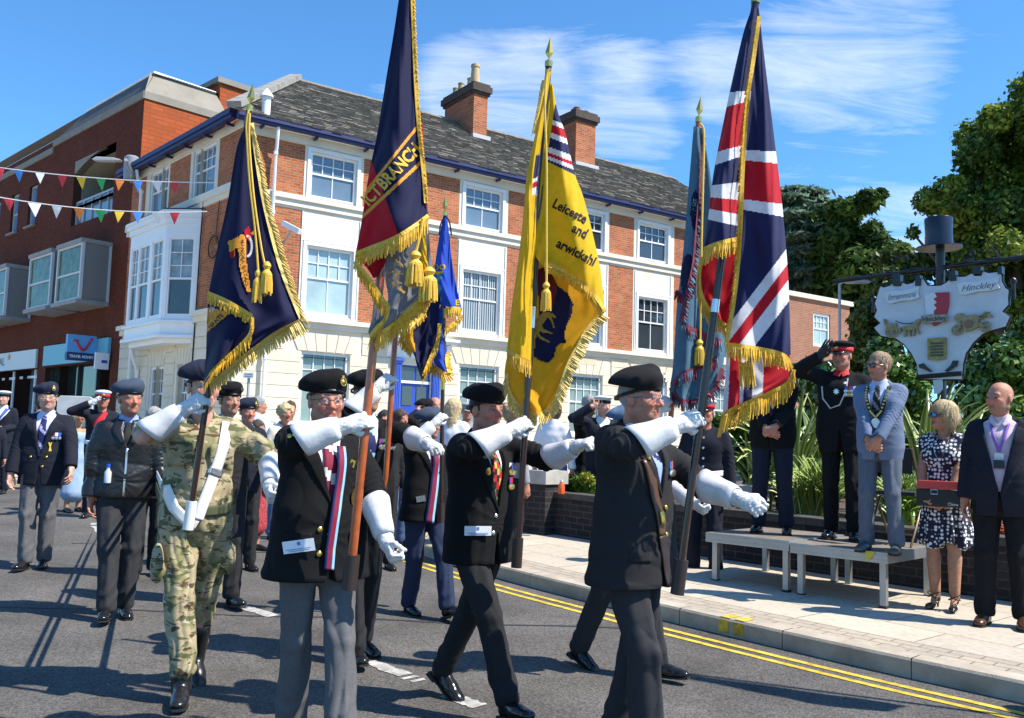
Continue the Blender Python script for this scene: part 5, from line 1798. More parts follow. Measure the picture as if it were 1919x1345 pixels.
def surf_y(ops, X, Zs, back=False):
 X = np.asarray(X, f32); Zs = np.asarray(Zs, f32)
 y = np.full(X.shape, .45 if not back else -.45, f32)
 for _ in range(60):
  d = eval_ops(ops, np.stack([X, y, Zs], -1))
  y = y - np.clip(d, -.03, .2) * .8 * (1 if not back else -1)
 return y
def strip(b, name, path, width, m, ops=None, off=.006, n=24, parent=None, thick=.004, back=False, mats_fn=None):
 ops = ops or b.trunk
 path = np.array(path, float)
 t = np.linspace(0, 1, len(path)); tt = np.linspace(0, 1, n)
 c = np.stack([np.interp(tt, t, path[:, 0]), np.interp(tt, t, path[:, 1])], 1)
 wd = np.interp(tt, np.linspace(0, 1, len(np.atleast_1d(width))), np.atleast_1d(width))
 tg = np.gradient(c, axis=0); tg /= np.linalg.norm(tg, axis=1)[:, None]
 nn = np.stack([-tg[:, 1], tg[:, 0]], 1)
 K = 5
 rows = []
 for j in range(K):
  k = j / (K - 1) - .5
  q = c + nn * (wd * k)[:, None]
  y = surf_y(ops, q[:, 0], q[:, 1], back)
  rows.append(np.stack([q[:, 0], y + (off if not back else -off), q[:, 1]], 1))
 Vt = np.stack(rows, 1).reshape(-1, 3)
 F, MI = [], []
 for i in range(n - 1):
  for j in range(K - 1):
   F.append((i * K + j, i * K + j + 1, (i + 1) * K + j + 1, (i + 1) * K + j))
   MI.append(mats_fn(i / (n - 1), (j + .5) / (K - 1)) if mats_fn else 0)
 me = raw_mesh(name, Vt, F, True, MI)
 o = link(name, me, parent or b.root, m)
 md = o.modifiers.new('thickness', 'SOLIDIFY'); md.thickness = thick; md.offset = 0
 return o
def button(b, x, z, r, m, ops=None, name='button', off=.004):
 y = float(surf_y(ops or b.trunk, np.array([x]), np.array([z]))[0])
 k = MB((np.array([x, y + off, z]), np.array([1., 0, 0]), np.array([0, 0, 1.]), np.array([0, 1., 0])))
 k.lathe([(r, -.004), (r, .002), (r * .6, .006), (.0005, .007)], n=10)
 return k.build(name, m, b.root, smooth=True)
def patch(b, x, z, w, hh, m, ops=None, name='badge', rot=0.0, off=.007, thick=.003, shape=None):
 ops = ops or b.trunk
 pts = shape or [(-.5, -.5), (.5, -.5), (.5, .5), (-.5, .5)]
 y = surf_y(ops, np.array([x - w * .3, x + w * .3, x]), np.array([z, z, z]))
 sl = (y[1] - y[0]) / (w * .6)
 c, s = math.cos(rot), math.sin(rot)
 V = []
 for t in (0, thick):
  for px, pz in pts:
   dx, dz = px * w * c - pz * hh * s, px * w * s + pz * hh * c
   V.append((x + dx, y[2] + sl * dx + off + t, z + dz))
 n = len(pts)
 F = [tuple(range(n - 1, -1, -1)), tuple(range(n, 2 * n))] + [(i, (i + 1) % n, n + (i + 1) % n, n + i) for i in range(n)]
 return link(name, raw_mesh(name, V, F), b.root, m)
def trousers(b, m, g=.02, seed=3, wr=.005, freq=13, width=.0, hemz=.045, parent=None, name='trousers', top=1.0, crease=True, h=None, pockets=False):
 w = b.wide
 ops = [('u', rc((0, b.belly * .3, .90), (0, b.belly * .35, top), .112 + g * .6 + b.belly * .3, .108 + b.belly * .4, (1, 0, 0), 1.38 * w), .04)]
 for sd in 'RL':
  H, K, A, pt = b.leg[sd]
  sg = 1 if sd == 'R' else -1
  B_ = np.array([A[0], A[1] - .005, A[2] - .085 + hemz + .05])
  ops += [('u', rc(H + np.array([sg * .005, 0, -.02]), K, .084 + g * .8, .060 + g * .7), .02), ('u', rc(K, B_, .060 + g * .7, .058 + g * .5 + width), .02)]
  if crease:
   ops += [('u', rc(H * .6 + K * .4 + np.array([0, .078, 0]), K + np.array([0, .064 + g * .5, 0]), .01, .01), .035), ('u', rc(K + np.array([0, .064 + g * .5, 0]), B_ + np.array([0, .06 + width, .02]), .01, .008), .03)]
  if pockets:
   q = (H * .45 + K * .55) + np.array([sg * .105, .02, 0])
   ops.append(('u', el(q, (.03, .085, .10)), .012))
 ops.append(('d', wrinkle(wr * 1.1, freq * 1.4, seed, (1.5, 1.5, .28)), 0))
 ks = [(b.leg[s_][1], b.leg[s_][2]) for s_ in 'RL']
 def brk(p):
  o = np.zeros(p.shape[:-1], f32)
  for K, A in ks:
   for c, am, fr in ((A + np.array([0, 0, .09]), .014, 62), (K, .009, 55), (K + np.array([0, .02, .2]), .007, 50)):
    r2 = ((p - c.astype(f32)) ** 2).sum(-1)
    o += np.exp(-r2 / .008).astype(f32) * (np.abs(np.sin(p[..., 2] * fr * .5 + p[..., 0] * 22 + p[..., 1] * 17)) - .6).astype(f32) * am
  return o
 ops.append(('d', brk, 0))
 for sd in 'RL':
  H, K, A, pt = b.leg[sd]
  d = nrm(A - K)
  c = A + d * (.03 if hemz < .06 else -.02)
  ops.append(('s', inter(half(c, -d), el(c + d * .1, (.16, .2, .2))), .003))
 lo, hi = b.lo.copy(), b.hi.copy(); hi[2] = top + .06
 ops.append(('i', half((0, 0, top), (0, 0, 1)), 0))
 return sdf_obj(name, ops, h or b.h * 1.1, lo, hi, m, b.root)
def shoes(b, m=SHOE, boot=False, heel=False):
 for sd in 'RL':
  H, K, A, pt = b.leg[sd]
  sg = 1 if sd == 'R' else -1
  a = math.radians(pt)
  fx = nrm(np.array([sg * .12, 1.0, 0])); f = fx * math.cos(a) + np.array([0, 0, math.sin(a)]); u = np.cross(np.cross(f, np.array([0, 0, 1.])), f)
  u = nrm(u) if np.linalg.norm(u) > 1e-6 else np.array([0, 0, 1.]); r = np.cross(f, u)
  Lc = lambda x, y, z: A + r * x + f * y + u * z
  ops = [('u', el(Lc(0, -.025, -.045), (.036, .05, .045), [r, f, u]), .02), ('u', el(Lc(0, .1, -.055), (.044, .085, .034), [r, f, u]), .03), ('u', el(Lc(0, .165, -.06), (.04, .05, .026), [r, f, u]), .02),
    ('u', rc(Lc(0, .01, -.02), Lc(0, .09, -.045), .036, .034), .03)]
  if boot: ops += [('u', rc(Lc(0, -.01, -.03), A + (K - A) * .4, .05, .06), .02)]
  ops.append(('i', half(Lc(0, 0, -.085), -u), 0))
  o = sdf_obj('boot' if boot else 'shoe', ops, max(b.h * .8, .006), A - .26, A + .3, m, b.root)
  k = MB()
  sole = [(-.03, -.075), (.03, -.075), (.037, -.02), (.036, .04), (.047, .1), (.045, .16), (.025, .212), (-.025, .212), (-.045, .16), (-.047, .1), (-.036, .04), (-.037, -.02)]
  k.fr = (A, r, f, u)
  k.prism(sole, -.088, -.076, 'xy'); k.prism([(-.034, -.077), (.034, -.077), (.036, -.01), (-.036, -.01)], -.1 if pt else -.094, -.0885, 'xy')
  k.build('sole', black_soft, o)
def glove(b, sd, gauntlet=True, m=None, h=None, wide=.027):
 W, a, n, pose, sg = b.hand[sd]
 S, E, _ = b.arm[sd]
 ops = hand_ops(W, a, n, pose, 1.0, 1.04, mirror=sg)
 hh = h or min(b.h, .0055)
 d = nrm(W - E)
 ops.append(('u', rc(W - d * .07, W, .042, .036), .01))
 ops.append(('d', wrinkle(.0026, 110, 8), 0))
 lo = W - .26; hi = W + .26
 o = sdf_obj('glove', ops, hh, lo, hi, m or GLOVE, b.root, smooth_it=1)
 if gauntlet:
  c0, c1 = W - d * .03, W - d * .215
  x = nrm(np.cross(d, np.array([0, 0, 1.]))); y = np.cross(x, d)
  V, F = [], []
  nr, ns = 8, 28
  for i in range(nr):
   t = i / (nr - 1)
   c = c0 + (c1 - c0) * t
   r = .043 + wide * t ** .9 + .004 * math.sin(t * 9) * (1 - t)
   for k in range(ns):
    an = 2 * math.pi * k / ns
    wv = 1 + (.05 * math.sin(an * 2 + 1) + .02 * math.sin(an * 5)) * t + .02 * math.sin(an * 9 + 3 * t) * (1 - t)
    V.append(c + (x * math.cos(an) * 1.0 + y * math.sin(an) * 1.12) * r * wv - d * .02 * t * math.sin(an))
  for i in range(nr - 1):
   for k in range(ns):
    F.append((i * ns + k, i * ns + (k + 1) % ns, (i + 1) * ns + (k + 1) % ns, (i + 1) * ns + k))
  g = link('gauntlet', raw_mesh('gauntlet', V, F, True), o, CUFFM)
  md = g.modifiers.new('thickness', 'SOLIDIFY'); md.thickness = .004
 return o
def beret(b, m, badge=True, lift=0.0, flop=1.0, size=1.0, side=1, band=None):
 L = b.HL; f, up = b.hf, b.hu; rt = np.cross(f, up)
 tl = nrm(up - rt * .22 * side * flop - f * .06) * 1.0
 tl = nrm(up + rt * -.0 - f * .10)
 R = [rt, f, up]
 crown_up = nrm(up + rt * .30 * flop * side - f * .05)
 cx_ = np.cross(f, crown_up); cx_ = nrm(cx_); cf = np.cross(crown_up, cx_)
 cc = L(.018 * side * flop, -.014, .098 + lift)
 ops = [('u', el(L(0, -.012, .062 + lift), (.089, .110, .06), R), .01),
   ('u', el(cc, (.108 * size, .124 * size, .062), [cx_, cf, crown_up]), .03),
   ('u', el(L(.088 * side * flop, -.025, .068 + lift), (.042, .085, .046), [cx_, cf, crown_up]), .035),
   ('u', el(L(-.03 * side, .055, .105 + lift), (.045, .045, .05), R), .035),
   ('s', el(L(.01 * side, .03, .185 + lift), (.04, .05, .02), [cx_, cf, crown_up]), .03),
   ('d', wrinkle(.005, 24, int(abs(b.loc[0]) * 100) + 3), 0),
   ('i', half(L(0, .09, .034 + lift), nrm(-up + f * -.20)), 0)]
 o = sdf_obj('beret', ops, min(b.h, .008), b.hc - .26, b.hc + .3, m, b.root, smooth_it=2)
 bd = MB()
 V, F = [], []
 ns = 36
 for zz, rr in ((.036, 1.0), (.050, 1.0)):
  for k in range(ns):
   an = 2 * math.pi * k / ns
   y = .108 * math.sin(an)
   V.append(L(.0865 * math.cos(an) * rr, -.012 + y * rr, zz + lift + (y - .1) * .20 + .008))
 for k in range(ns):
  F.append((k, (k + 1) % ns, ns + (k + 1) % ns, ns + k))
 bo = link('beret_band', raw_mesh('beret_band', V, F, True), o, band or mat('beret_leather', (.008, .008, .009), .4))
 md = bo.modifiers.new('thickness', 'SOLIDIFY'); md.thickness = .006; md.offset = 1
 if badge:
  p = L(-.045 * side, .098, .095 + lift)
  nn = nrm(f * .9 - rt * .35 * side + up * .12); xx = nrm(np.cross(up, nn)); yy = np.cross(nn, xx)
  k = MB((p + nn * .008, xx, yy, nn))
  k.tube([(.015 * math.cos(t), .019 * math.sin(t), .003) for t in np.linspace(0, 6.283, 17)[:-1]], .0035, 6, closed=True)
  k.lathe([(.009, -.002), (.009, .004), (.003, .007)], n=10)
  k.box(-.006, .006, .019, .031, -.001, .004)
  k.build('cap_badge', GOLD if badge is True else badge, o, smooth=True)
 return o
def peaked_cap(b, top, bandm, peakm=SHOE, badge=True, tallness=1.0):
 L = b.HL; f, up = b.hf, b.hu; rt = np.cross(f, up)
 R = [rt, f, up]
 ops = [('u', el(L(0, -.01, .108), (.112, .128, .034), R), .01), ('u', el(L(0, -.012, .075), (.087, .108, .05), R), .03), ('i', half(L(0, 0, .074), -up), 0)]
 o = sdf_obj('cap', ops, min(b.h, .009), b.hc - .26, b.hc + .3, top, b.root, smooth_it=1)
 V, F = [], []
 ns = 32
 for zz, rr in ((.034, 1.0), (.078, 1.03)):
  for k in range(ns):
   an = 2 * math.pi * k / ns
   V.append(L(.0855 * math.cos(an) * rr, -.012 + .106 * math.sin(an) * rr, zz))
 for k in range(ns): F.append((k, (k + 1) % ns, ns + (k + 1) % ns, ns + k))
 bo = link('cap_band', raw_mesh('cap_band', V, F, True), o, bandm); md = bo.modifiers.new('thickness', 'SOLIDIFY'); md.thickness = .006; md.offset = 1
 V, F = [], []
 for i in range(2):
  for k in range(13):
   an = math.radians(20 + 140 * k / 12)
   rr = 1.0 if i == 0 else 1.0 + .42 * math.sin(math.radians(180 * k / 12)) ** .6
   V.append(L(.088 * math.cos(an) * (1 if i == 0 else 1.02), -.012 + .108 * math.sin(an) * rr, .036 - (0 if i == 0 else .028 * math.sin(math.radians(180 * k / 12)))))
 for k in range(12): F.append((k, k + 1, 14 + k, 13 + k))
 po_ = link('cap_peak', raw_mesh('cap_peak', V, F, True), o, peakm); md = po_.modifiers.new('thickness', 'SOLIDIFY'); md.thickness = .004
 if badge:
  k = MB((L(0, .105, .066), rt, up, f)); k.lathe([(.016, -.004), (.016, .003), (.006, .008)], n=12); k.build('cap_badge', GOLD, o, smooth=True)
 return o
def sailor_cap(b, top=None):
 L = b.HL; f, up = b.hf, b.hu; rt = np.cross(f, up); R = [rt, f, up]
 ops = [('u', el(L(0, -.008, .108), (.115, .128, .030), R), .01), ('u', el(L(0, -.012, .075), (.086, .106, .05), R), .015), ('i', half(L(0, 0, .062), -up), 0)]
 o = sdf_obj('sailor_cap', ops, .009, b.hc - .26, b.hc + .3, top or CUFFM, b.root, smooth_it=1)
 V, F = [], []
 ns = 32
 for zz in (.042, .076):
  for k in range(ns):
   an = 2 * math.pi * k / ns
   V.append(L(.0868 * math.cos(an), -.012 + .107 * math.sin(an), zz))
 for k in range(ns): F.append((k, (k + 1) % ns, ns + (k + 1) % ns, ns + k))
 bo = link('cap_tally', raw_mesh('cap_tally', V, F, True), o, WOOL); md = bo.modifiers.new('thickness', 'SOLIDIFY'); md.thickness = .006; md.offset = 1
 return o
def hair_shell(b, col, style='short', m=None):
 L = b.HL; f, up = b.hf, b.hu; rt = np.cross(f, up); R = [rt, f, up]
 m = mat('hair_' + '_'.join(str(int(c * 100)) for c in col), col, .6, noise=.35, nscale=120, bump=.7, bscale=160)
 if style == 'short':
  ops = [('u', el(L(0, -.02, .048), (.083, .10, .088), R), .02), ('s', el(L(0, .1, -.01), (.064, .08, .085), R), .012), ('s', inter(half(L(0, 0, -.0), up), half(L(0, -.045, 0), -f)), .02), ('s', inter(half(L(0, 0, -.06), up)), .01)]
 elif style == 'bob':
  ops = [('u', el(L(0, -.022, .04), (.096, .112, .098), R), .02), ('u', el(L(0, -.05, -.03), (.098, .085, .085), R), .04), ('s', el(L(0, .115, -.035), (.072, .09, .1), R), .012), ('s', half(L(0, 0, -.105), up), .02)]
 elif style == 'long':
  ops = [('u', el(L(0, -.022, .04), (.09, .108, .094), R), .02), ('u', rc(L(0, -.055, -.0), L(0, -.085, -.22), .085, .06, rt, 1.25), .04), ('s', el(L(0, .115, -.035), (.068, .09, .1), R), .012)]
 else:   # curly
  ops = [('u', el(L(0, -.02, .04), (.105, .12, .105), R), .02), ('s', el(L(0, .115, -.035), (.066, .085, .1), R), .012), ('s', half(L(0, 0, -.07), up), .02), ('d', wrinkle(.012, 60, 9), 0)]
 ops.append(('d', wrinkle(.006, 45, 4, (1.4, 1.4, .5)), 0))
 lo, hi = b.hc - .22, b.hc + .22
 if style == 'long': lo = lo - np.array([0, .1, .25])
 o = sdf_obj('hair', ops, min(b.h, .008), lo, hi, m, b.root, smooth_it=1)
 me = o.data; nv = len(me.vertices)
 if nv < 50: return o
 co = np.empty(nv * 3, f32); me.vertices.foreach_get('co', co); co = co.reshape(-1, 3); no = np.empty(nv * 3, f32); me.vertex_normals.foreach_get('vector', no); no = no.reshape(-1, 3)
 r = np.random.RandomState(nv); k = r.randint(0, nv, 1100 if b.h < .011 else 350)
 p, n = co[k], no[k]
 crown = L(0, -.03, .13).astype(f32)
 fl = p - crown; fl /= np.linalg.norm(fl, axis=1)[:, None] + 1e-6
 fl = fl - n * (fl * n).sum(1)[:, None] + r.normal(size=p.shape).astype(f32) * .13
 fl[:, 2] -= .35; fl /= np.linalg.norm(fl, axis=1)[:, None] + 1e-6
 le = r.uniform(.02, .05, (len(p), 1)) * (1.5 if style in ('bob', 'long') else 1.0)
 sd = np.cross(fl, n); sd /= np.linalg.norm(sd, axis=1)[:, None] + 1e-6
 q = p + n * .002; w_ = .0016
 V = np.stack([q - sd * w_, q + sd * w_, q + fl * le * .6 + n * .004 + sd * w_ * .7, q + fl * le * .6 + n * .004 - sd * w_ * .7, q + fl * le + n * .003], 1).reshape(-1, 3)
 i0 = np.arange(len(p)) * 5
 F = [(a, a + 1, a + 2, a + 3) for a in i0] + [(a + 3, a + 2, a + 4) for a in i0]
 link('strands', raw_mesh('strands', V, F), o, m)
 return o
def spectacles(b, rim=GLASSM, lens=LENS, r=.021, big=False):
 L = b.HL
 k = MB()
 for sg in (-1, 1):
  k.tube([L(sg * .032 + 1.15 * r * math.cos(t), .103 - .012 * abs(math.cos(t)) * (1 if math.cos(t) * sg > 0 else 0), .003 + .8 * r * math.sin(t)) for t in np.linspace(0, 6.283, 19)[:-1]], .0017 if not big else .003, 6, closed=True)
  k.tube([L(sg * .056, .095, .008), L(sg * .074, .07, .009), L(sg * .083, -.01, .008), L(sg * .08, -.03, -.008)], .0018 if not big else .003, 6)
 k.tube([L(-.009, .104, .006), L(0, .107, .009), L(.009, .104, .006)], .0017, 6)
 o = k.build('spectacles', rim, b.root, smooth=True)
 V, F = [], []
 for sg in (-1, 1):
  i0 = len(V)
  V.append(L(sg * .032, .104, .003))
  for t in np.linspace(0, 6.283, 17)[:-1]:
   V.append(L(sg * .032 + 1.1 * r * math.cos(t), .102 - .012 * abs(math.cos(t)) * (1 if math.cos(t) * sg > 0 else 0), .003 + .76 * r * math.sin(t)))
  F += [(i0, i0 + 1 + j, i0 + 1 + (j + 1) % 16) for j in range(16)]
 link('lenses', raw_mesh('lenses', V, F, True), o, lens)
 return o
def cuff_buttons(b, sd, m=GOLD, n=3, out=(0, 1, 0)):
 S, E, W = b.arm[sd]
 d = nrm(W - E); o = nrm(np.array(out, float) - d * (np.array(out) @ d))
 for i in range(n):
  p = E + d * (.012 + .024 * i) + o * .061
  k = MB((p, nrm(np.cross(o, d)), d, o)); k.lathe([(.011, -.006), (.011, .003), (.004, .007)], n=10); k.build('cuff_button', m, b.root, smooth=True)
def medals(b, x, z, n, ribs, m2=(SILVER, GOLD), w=.028, hh=.035, ops=None):
 for i in range(n):
  xx = x + (i - (n - 1) / 2) * w * .92
  o = patch(b, xx, z, w * .86, hh, ribs[i % len(ribs)], ops, 'medal_ribbon', off=.009 + .0006 * i)
  y = float(surf_y(ops or b.trunk, np.array([xx]), np.array([z - hh * .8]))[0])
  k = MB((np.array([xx, y + .014 + .0006 * i, z - hh * .5 - .018]), np.array([1., 0, 0]), np.array([0, 0, 1.]), np.array([0, 1., 0])))
  k.lathe([(.016, -.002), (.016, .002), (.010, .004)], n=12)
  d = k.build('medal', m2[i % len(m2)], b.root, smooth=True)
def rib(name, col):
 return cloth('ribbon_' + name, col, .7)
def tie(b, m, ops, z0=1.455, z1=1.1, w=(.028, .045, .075, .07), mats_fn=None, off=.009):
 k = strip(b, 'tie', [(0, z0), (0, z0 - .03), (0, (z0 + z1) / 2), (0, z1)], w, m, ops, off, 30, thick=.006, mats_fn=mats_fn)
 return k
GA = {'R': .42, 'L': .42}
AWAY = (0.25, 1.0, -0.1)        # palm turned from the camera
RB = [rib('red', (.5, .02, .03)), rib('blue', (.05, .12, .45)), rib('white', (.7, .7, .7)), rib('green', (.05, .2, .08)), rib('purple', (.2, .05, .3))]
TRI = [rib('sky', (.25, .5, .7)), rib('maroon', (.22, .02, .05)), rib('navy', (.02, .025, .1))]
MARCH = 'standard bearers marching along the street'
def shirt_tie(b, shirt=SHIRT, tm=None, zb=1.1, tie_fn=None, mats=None):
 make_shirt(b, shirt)
 if tm is not None:
  tie(b, mats or tm, b.shirt_ops, z1=zb, mats_fn=tie_fn)
def tri(t, k):
 return 0 if k < .34 else (1 if k < .67 else 2)
def card(b, x, z, rot=-.1, w=.125, hh=.055):
 o = patch(b, x, z, w, hh, mat('white_card', (.8, .82, .85), .6), None, 'order_of_service', rot, off=.012)
 bl = mat('card_print', (.15, .2, .5), .7)
 for dz, ww in ((-.012, .8), (-.02, .6)):
  p = patch(b, x + .002, z + dz, w * ww, .003, bl, None, 'print_line', rot, off=.0165, thick=.0006); p.parent = o
 p = patch(b, x + .002, z + .012, .012, .016, bl, None, 'crest_print', rot, off=.0165, thick=.0006); p.parent = o
# --- the old standard bearer with spectacles (nearest, left of centre)
b = person('stout standard bearer in black beret and spectacles gripping the orange wooden pole', (615, 690), 4.3, 30, hat=.042, belly=.05, wide=.97, h=.005, head_deg=-4, hair='grey', skin='ruddy', hfat=.006, group=MARCH,
   R=dict(at=P(686, 790, 4.02), center=True, pose='grip', n=AWAY, pole=(.9, .1, -.35)), L=dict(at=P(750, 1045, 4.15), center=True, pose='fist', n=(.7, .5, .5), pole=(-.6, -.8, -.2)),
   feet=[(.05, -.14, .02, -12), (-.05, .3, 0, 6)])
b.tr = trousers(b, GREY, g=.012, width=.010, wr=.006)
shoes(b)
make_top(b, 'blazer', WOOL, g=.022, hem=.80, flare=.045, end=GA, vneck=(1.16, .075), seed=4, wr=.005, freq=14)
shirt_tie(b, SHIRT, 1, 1.12, lambda t, k: 0 if int(t * 9 + k) % 3 else 1, [rib('maroon', (.22, .02, .05)), rib('white', (.7, .7, .7))])
strip(b, 'sash', [(-.055, 1.42), (-.035, 1.25), (-.005, 1.08), (.01, .95), (.015, .86)], .046, TRI, None, .021, 40, mats_fn=tri)
k = strip(b, 'sash_buckle', [(.004, 1.0), (.02, .996)], .05, SILVER, None, .018, 4)
for z in (1.04, .93): button(b, .055, z, .013, GOLD)
patch(b, -.135, 1.18, .075, .1, GOLD, None, 'blazer_badge', .05, shape=[(math.cos(t) * .5, math.sin(t) * .5) for t in np.linspace(0, 6.283, 17)[:-1]])
patch(b, -.105, 1.34, .03, .035, GOLD, None, 'lapel_badge', .3, off=.014)
card(b, .145, .965, -.18)
glove(b, 'R', h=.0045, wide=.032); glove(b, 'L', h=.0045)
cuff_buttons(b, 'R', out=b.d2l(np.array([-.2, -1, .45])))
beret(b, WOOL, True); spectacles(b)
strip(b, 'pocket_flap', [(.09, 1.0), (.20, 1.0)], .05, WOOL, None, .007, 8); strip(b, 'pocket_flap', [(-.09, 1.0), (-.20, 1.0)], .05, WOOL, None, .007, 8)
B_OLD = b
# --- the standard bearer of the yellow flag
b = person('standard bearer in plain black beret and black blazer holding the yellow flag', (912, 716), 4.95, 42, hat=.042, h=.0055, head_deg=6, hair='dark', skin='ruddy', group=MARCH, belly=.015, wide=1.02,
   R=dict(at=P(985, 796, 4.70), center=True, pose='grip', n=AWAY, pole=(.9, 0, -.45)), L=dict(at=P(1112, 838, 4.75), center=True, pose='fist', n=(0, .6, -.8), pole=(-.3, -.6, -.8)),
   feet=[(.03, .33, 0, 10), (-.03, -.3, .07, -30)])
trousers(b, CHAR, g=.012, wr=.006); shoes(b)
make_top(b, 'blazer', WOOL, g=.02, hem=.80, flare=.02, end=GA, vneck=(1.1, .08), seed=7, wr=.005)
TART = [rib('red', (.5, .02, .03)), rib('green', (.05, .2, .08)), rib('gold', (.6, .4, .08)), rib('black', (.02, .02, .02))]
shirt_tie(b, SHIRT, 1, 1.06, lambda t, k: [0, 3, 1, 0, 2, 3][int(t * 15 + k * 5) % 6], TART)
medals(b, -.125, 1.33, 3, [RB[0], RB[1], RB[2]], (GOLD, SILVER)); medals(b, -.12, 1.25, 2, [RB[0], RB[4]], (GOLD, GOLD))
button(b, .012, 1.06, .012, SILVER); button(b, .03, .97, .012, SILVER)
k = MB(); y_ = float(surf_y(b.trunk, np.array([.07]), np.array([1.3]))[0]); k.fr = (np.array([.07, y_ + .012, 1.3]), np.array([1., 0, 0]), np.array([0, 0, 1.]), np.array([0, 1., 0])); k.lathe([(.02, -.003), (.02, .003), (.005, .008)], n=14); k.build('bright_badge', GOLD, b.root, smooth=True)
card(b, .125, .985, .0, .13, .05)
glove(b, 'R', wide=.032); glove(b, 'L', wide=.029); beret(b, WOOL, False, flop=.45, size=1.04, lift=.004)
B_YEL = b
# --- the bearer of the union flag
b = person('standard bearer in black beret and spectacles with brown leather sling carrying the union flag', (1200, 684), 4.3, 46, hat=.042, belly=.03, wide=1.06, h=.005, head_deg=10, hair='grey', skin='ruddy', hfat=.004, group=MARCH, nod=2,
   R=dict(at=P(1303, 786, 4.0), center=True, pose='grip', n=AWAY, pole=(.9, .1, -.4)), L=dict(at=P(1424, 955, 4.1), center=True, pose='fist', n=(.2, .8, -.3), pole=(-.5, -.8, -.3)),
   feet=[(.07, .16, 0, 0), (-.07, -.12, 0, 0)])
trousers(b, DGREY, g=.016, width=.006, wr=.006); shoes(b)
make_top(b, 'blazer', CHAR, g=.022, hem=.785, flare=.035, end=GA, vneck=(1.2, .07), seed=9, wr=.005)
shirt_tie(b, SHIRT, 1, 1.2, lambda t, k: 0 if int(t * 8 + k) % 4 else 1, [BSHIRT, rib('navy', (.02, .025, .1))])
BRN = mat('brown_sling', (.10, .045, .022), .35, bump=.2, bscale=120)
strip(b, 'sling', [(.09, 1.36), (.06, 1.24), (.035, 1.12), (.02, 1.02)], .048, BRN, None, .012, 24)
strip(b, 'sling', [(.02, 1.02), (.0, .92), (-.02, .80)], .05, mat('dark_sling', (.03, .015, .012), .5), None, .010, 16)
for zz in (1.385, 1.1):
 strip(b, 'sling_buckle', [(.08 if zz > 1.2 else .012, zz), (.065 if zz > 1.2 else .04, zz - .004)], .06, GOLD, None, .02, 5)
button(b, -.03, 1.14, .012, GOLD); button(b, -.02, 1.02, .012, GOLD)
medals(b, -.115, 1.33, 3, [RB[2], RB[0], RB[1]], (SILVER, GOLD))
strip(b, 'pocket_flap', [(.09, .93), (.19, .93)], .05, CHAR, None, .006, 8)
glove(b, 'R', h=.0045, wide=.032); glove(b, 'L', h=.0045, wide=.029); beret(b, cloth('black_felt', (.012, .012, .014)), SILVER); spectacles(b, mat('blue_rim', (.05, .09, .2), .3))
B_UNI = b
# --- the soldier in camouflage
CAMO = camo_mat()
b = person('young soldier in camouflage uniform and navy beret marching under the navy flag', (385, 672), 5.1, 22, hat=.042, h=.0055, head_deg=16, hair='dark', skin='pale', group=MARCH, wide=.93,
   R=dict(at=P(380, 752, 4.85), center=True, pose='grip', n=AWAY, pole=(1, .15, -.75)), L=dict(at=P(520, 932, 4.95), center=True, pose='fist', n=(.6, .6, .2), pole=(-.8, -.6, -.1)),
   feet=[(.03, .17, 0, 4), (-.06, -.24, .06, -28)])
trousers(b, CAMO, g=.022, width=-.006, wr=.012, freq=18, crease=False, hemz=.12, pockets=True); shoes(b, mat('black_boot', (.013, .013, .014), .3, spec=.6), boot=True)
make_top(b, 'combat_shirt', CAMO, g=.016, hem=.86, vneck=(1.39, .05), seed=14, wr=.010, freq=20, short=True, lapel=False, loose=.010, vent=False)
strip(b, 'belt', [(-.19, .985), (-.1, .975), (0, .97), (.1, .975), (.19, .985)], .055, mat('green_webbing', (.07, .08, .035), .8), None, .012, 24)
WHB = mat('white_leather', (.78, .78, .76), .45)
strip(b, 'cross_belt', [(-.135, 1.45), (-.11, 1.3), (-.07, 1.15), (-.02, 1.0), (.0, .93)], .058, WHB, None, .017, 30)
strip(b, 'cross_belt', [(.17, 1.10), (.12, .99), (.06, .93), (.0, .90)], .055, WHB, None, .014, 16)
strip(b, 'belt_buckle', [(-.088, 1.2), (-.072, 1.16)], .08, SILVER, None, .02, 5)
for x, z in ((.1, 1.27), (-.1, 1.27)): strip(b, 'chest_pocket', [(x - .055, z), (x + .055, z)], .12, CAMO, None, .012, 8)
strip(b, 'placket', [(0, 1.38), (0, 1.2), (0, 1.0)], .035, CAMO, None, .008, 12)
glove(b, 'R'); glove(b, 'L'); beret(b, cloth('navy_felt', (.02, .024, .045)), False, size=.95)
B_CAM = b
# --- the bearer half hidden behind the first
b = person('standard bearer in black beret half hidden behind the stout bearer with an orange pole', (690, 690), 6.0, 30, hat=.042, h=.008, head_deg=12, hair='dark', skin='tan', group=MARCH, belly=.02,
   R=dict(at=P(731, 712, 5.75), center=True, pose='grip', n=AWAY, pole=(.8, .3, -.7)), L=dict(at=P(822, 850, 5.6), center=True, pose='fist', n=(.2, .5, -.8), pole=(-.6, -.6, -.6)),
   feet=[(.07, .2, 0, 8), (-.07, -.05, 0, 0)])
trousers(b, CHAR, g=.014); shoes(b)
make_top(b, 'blazer', WOOL, g=.02, hem=.80, vneck=(1.12, .08), seed=19, end=GA)
shirt_tie(b, SHIRT, 1, 1.05, lambda t, k: 0 if int(t * 9 + k) % 3 else 1, [rib('navy', (.02, .025, .1)), rib('sky', (.25, .5, .7))])
medals(b, -.11, 1.33, 5, RB, (SILVER, SILVER))
glove(b, 'R', h=.007); glove(b, 'L', h=.007); beret(b, WOOL, False)
B_BEH = b
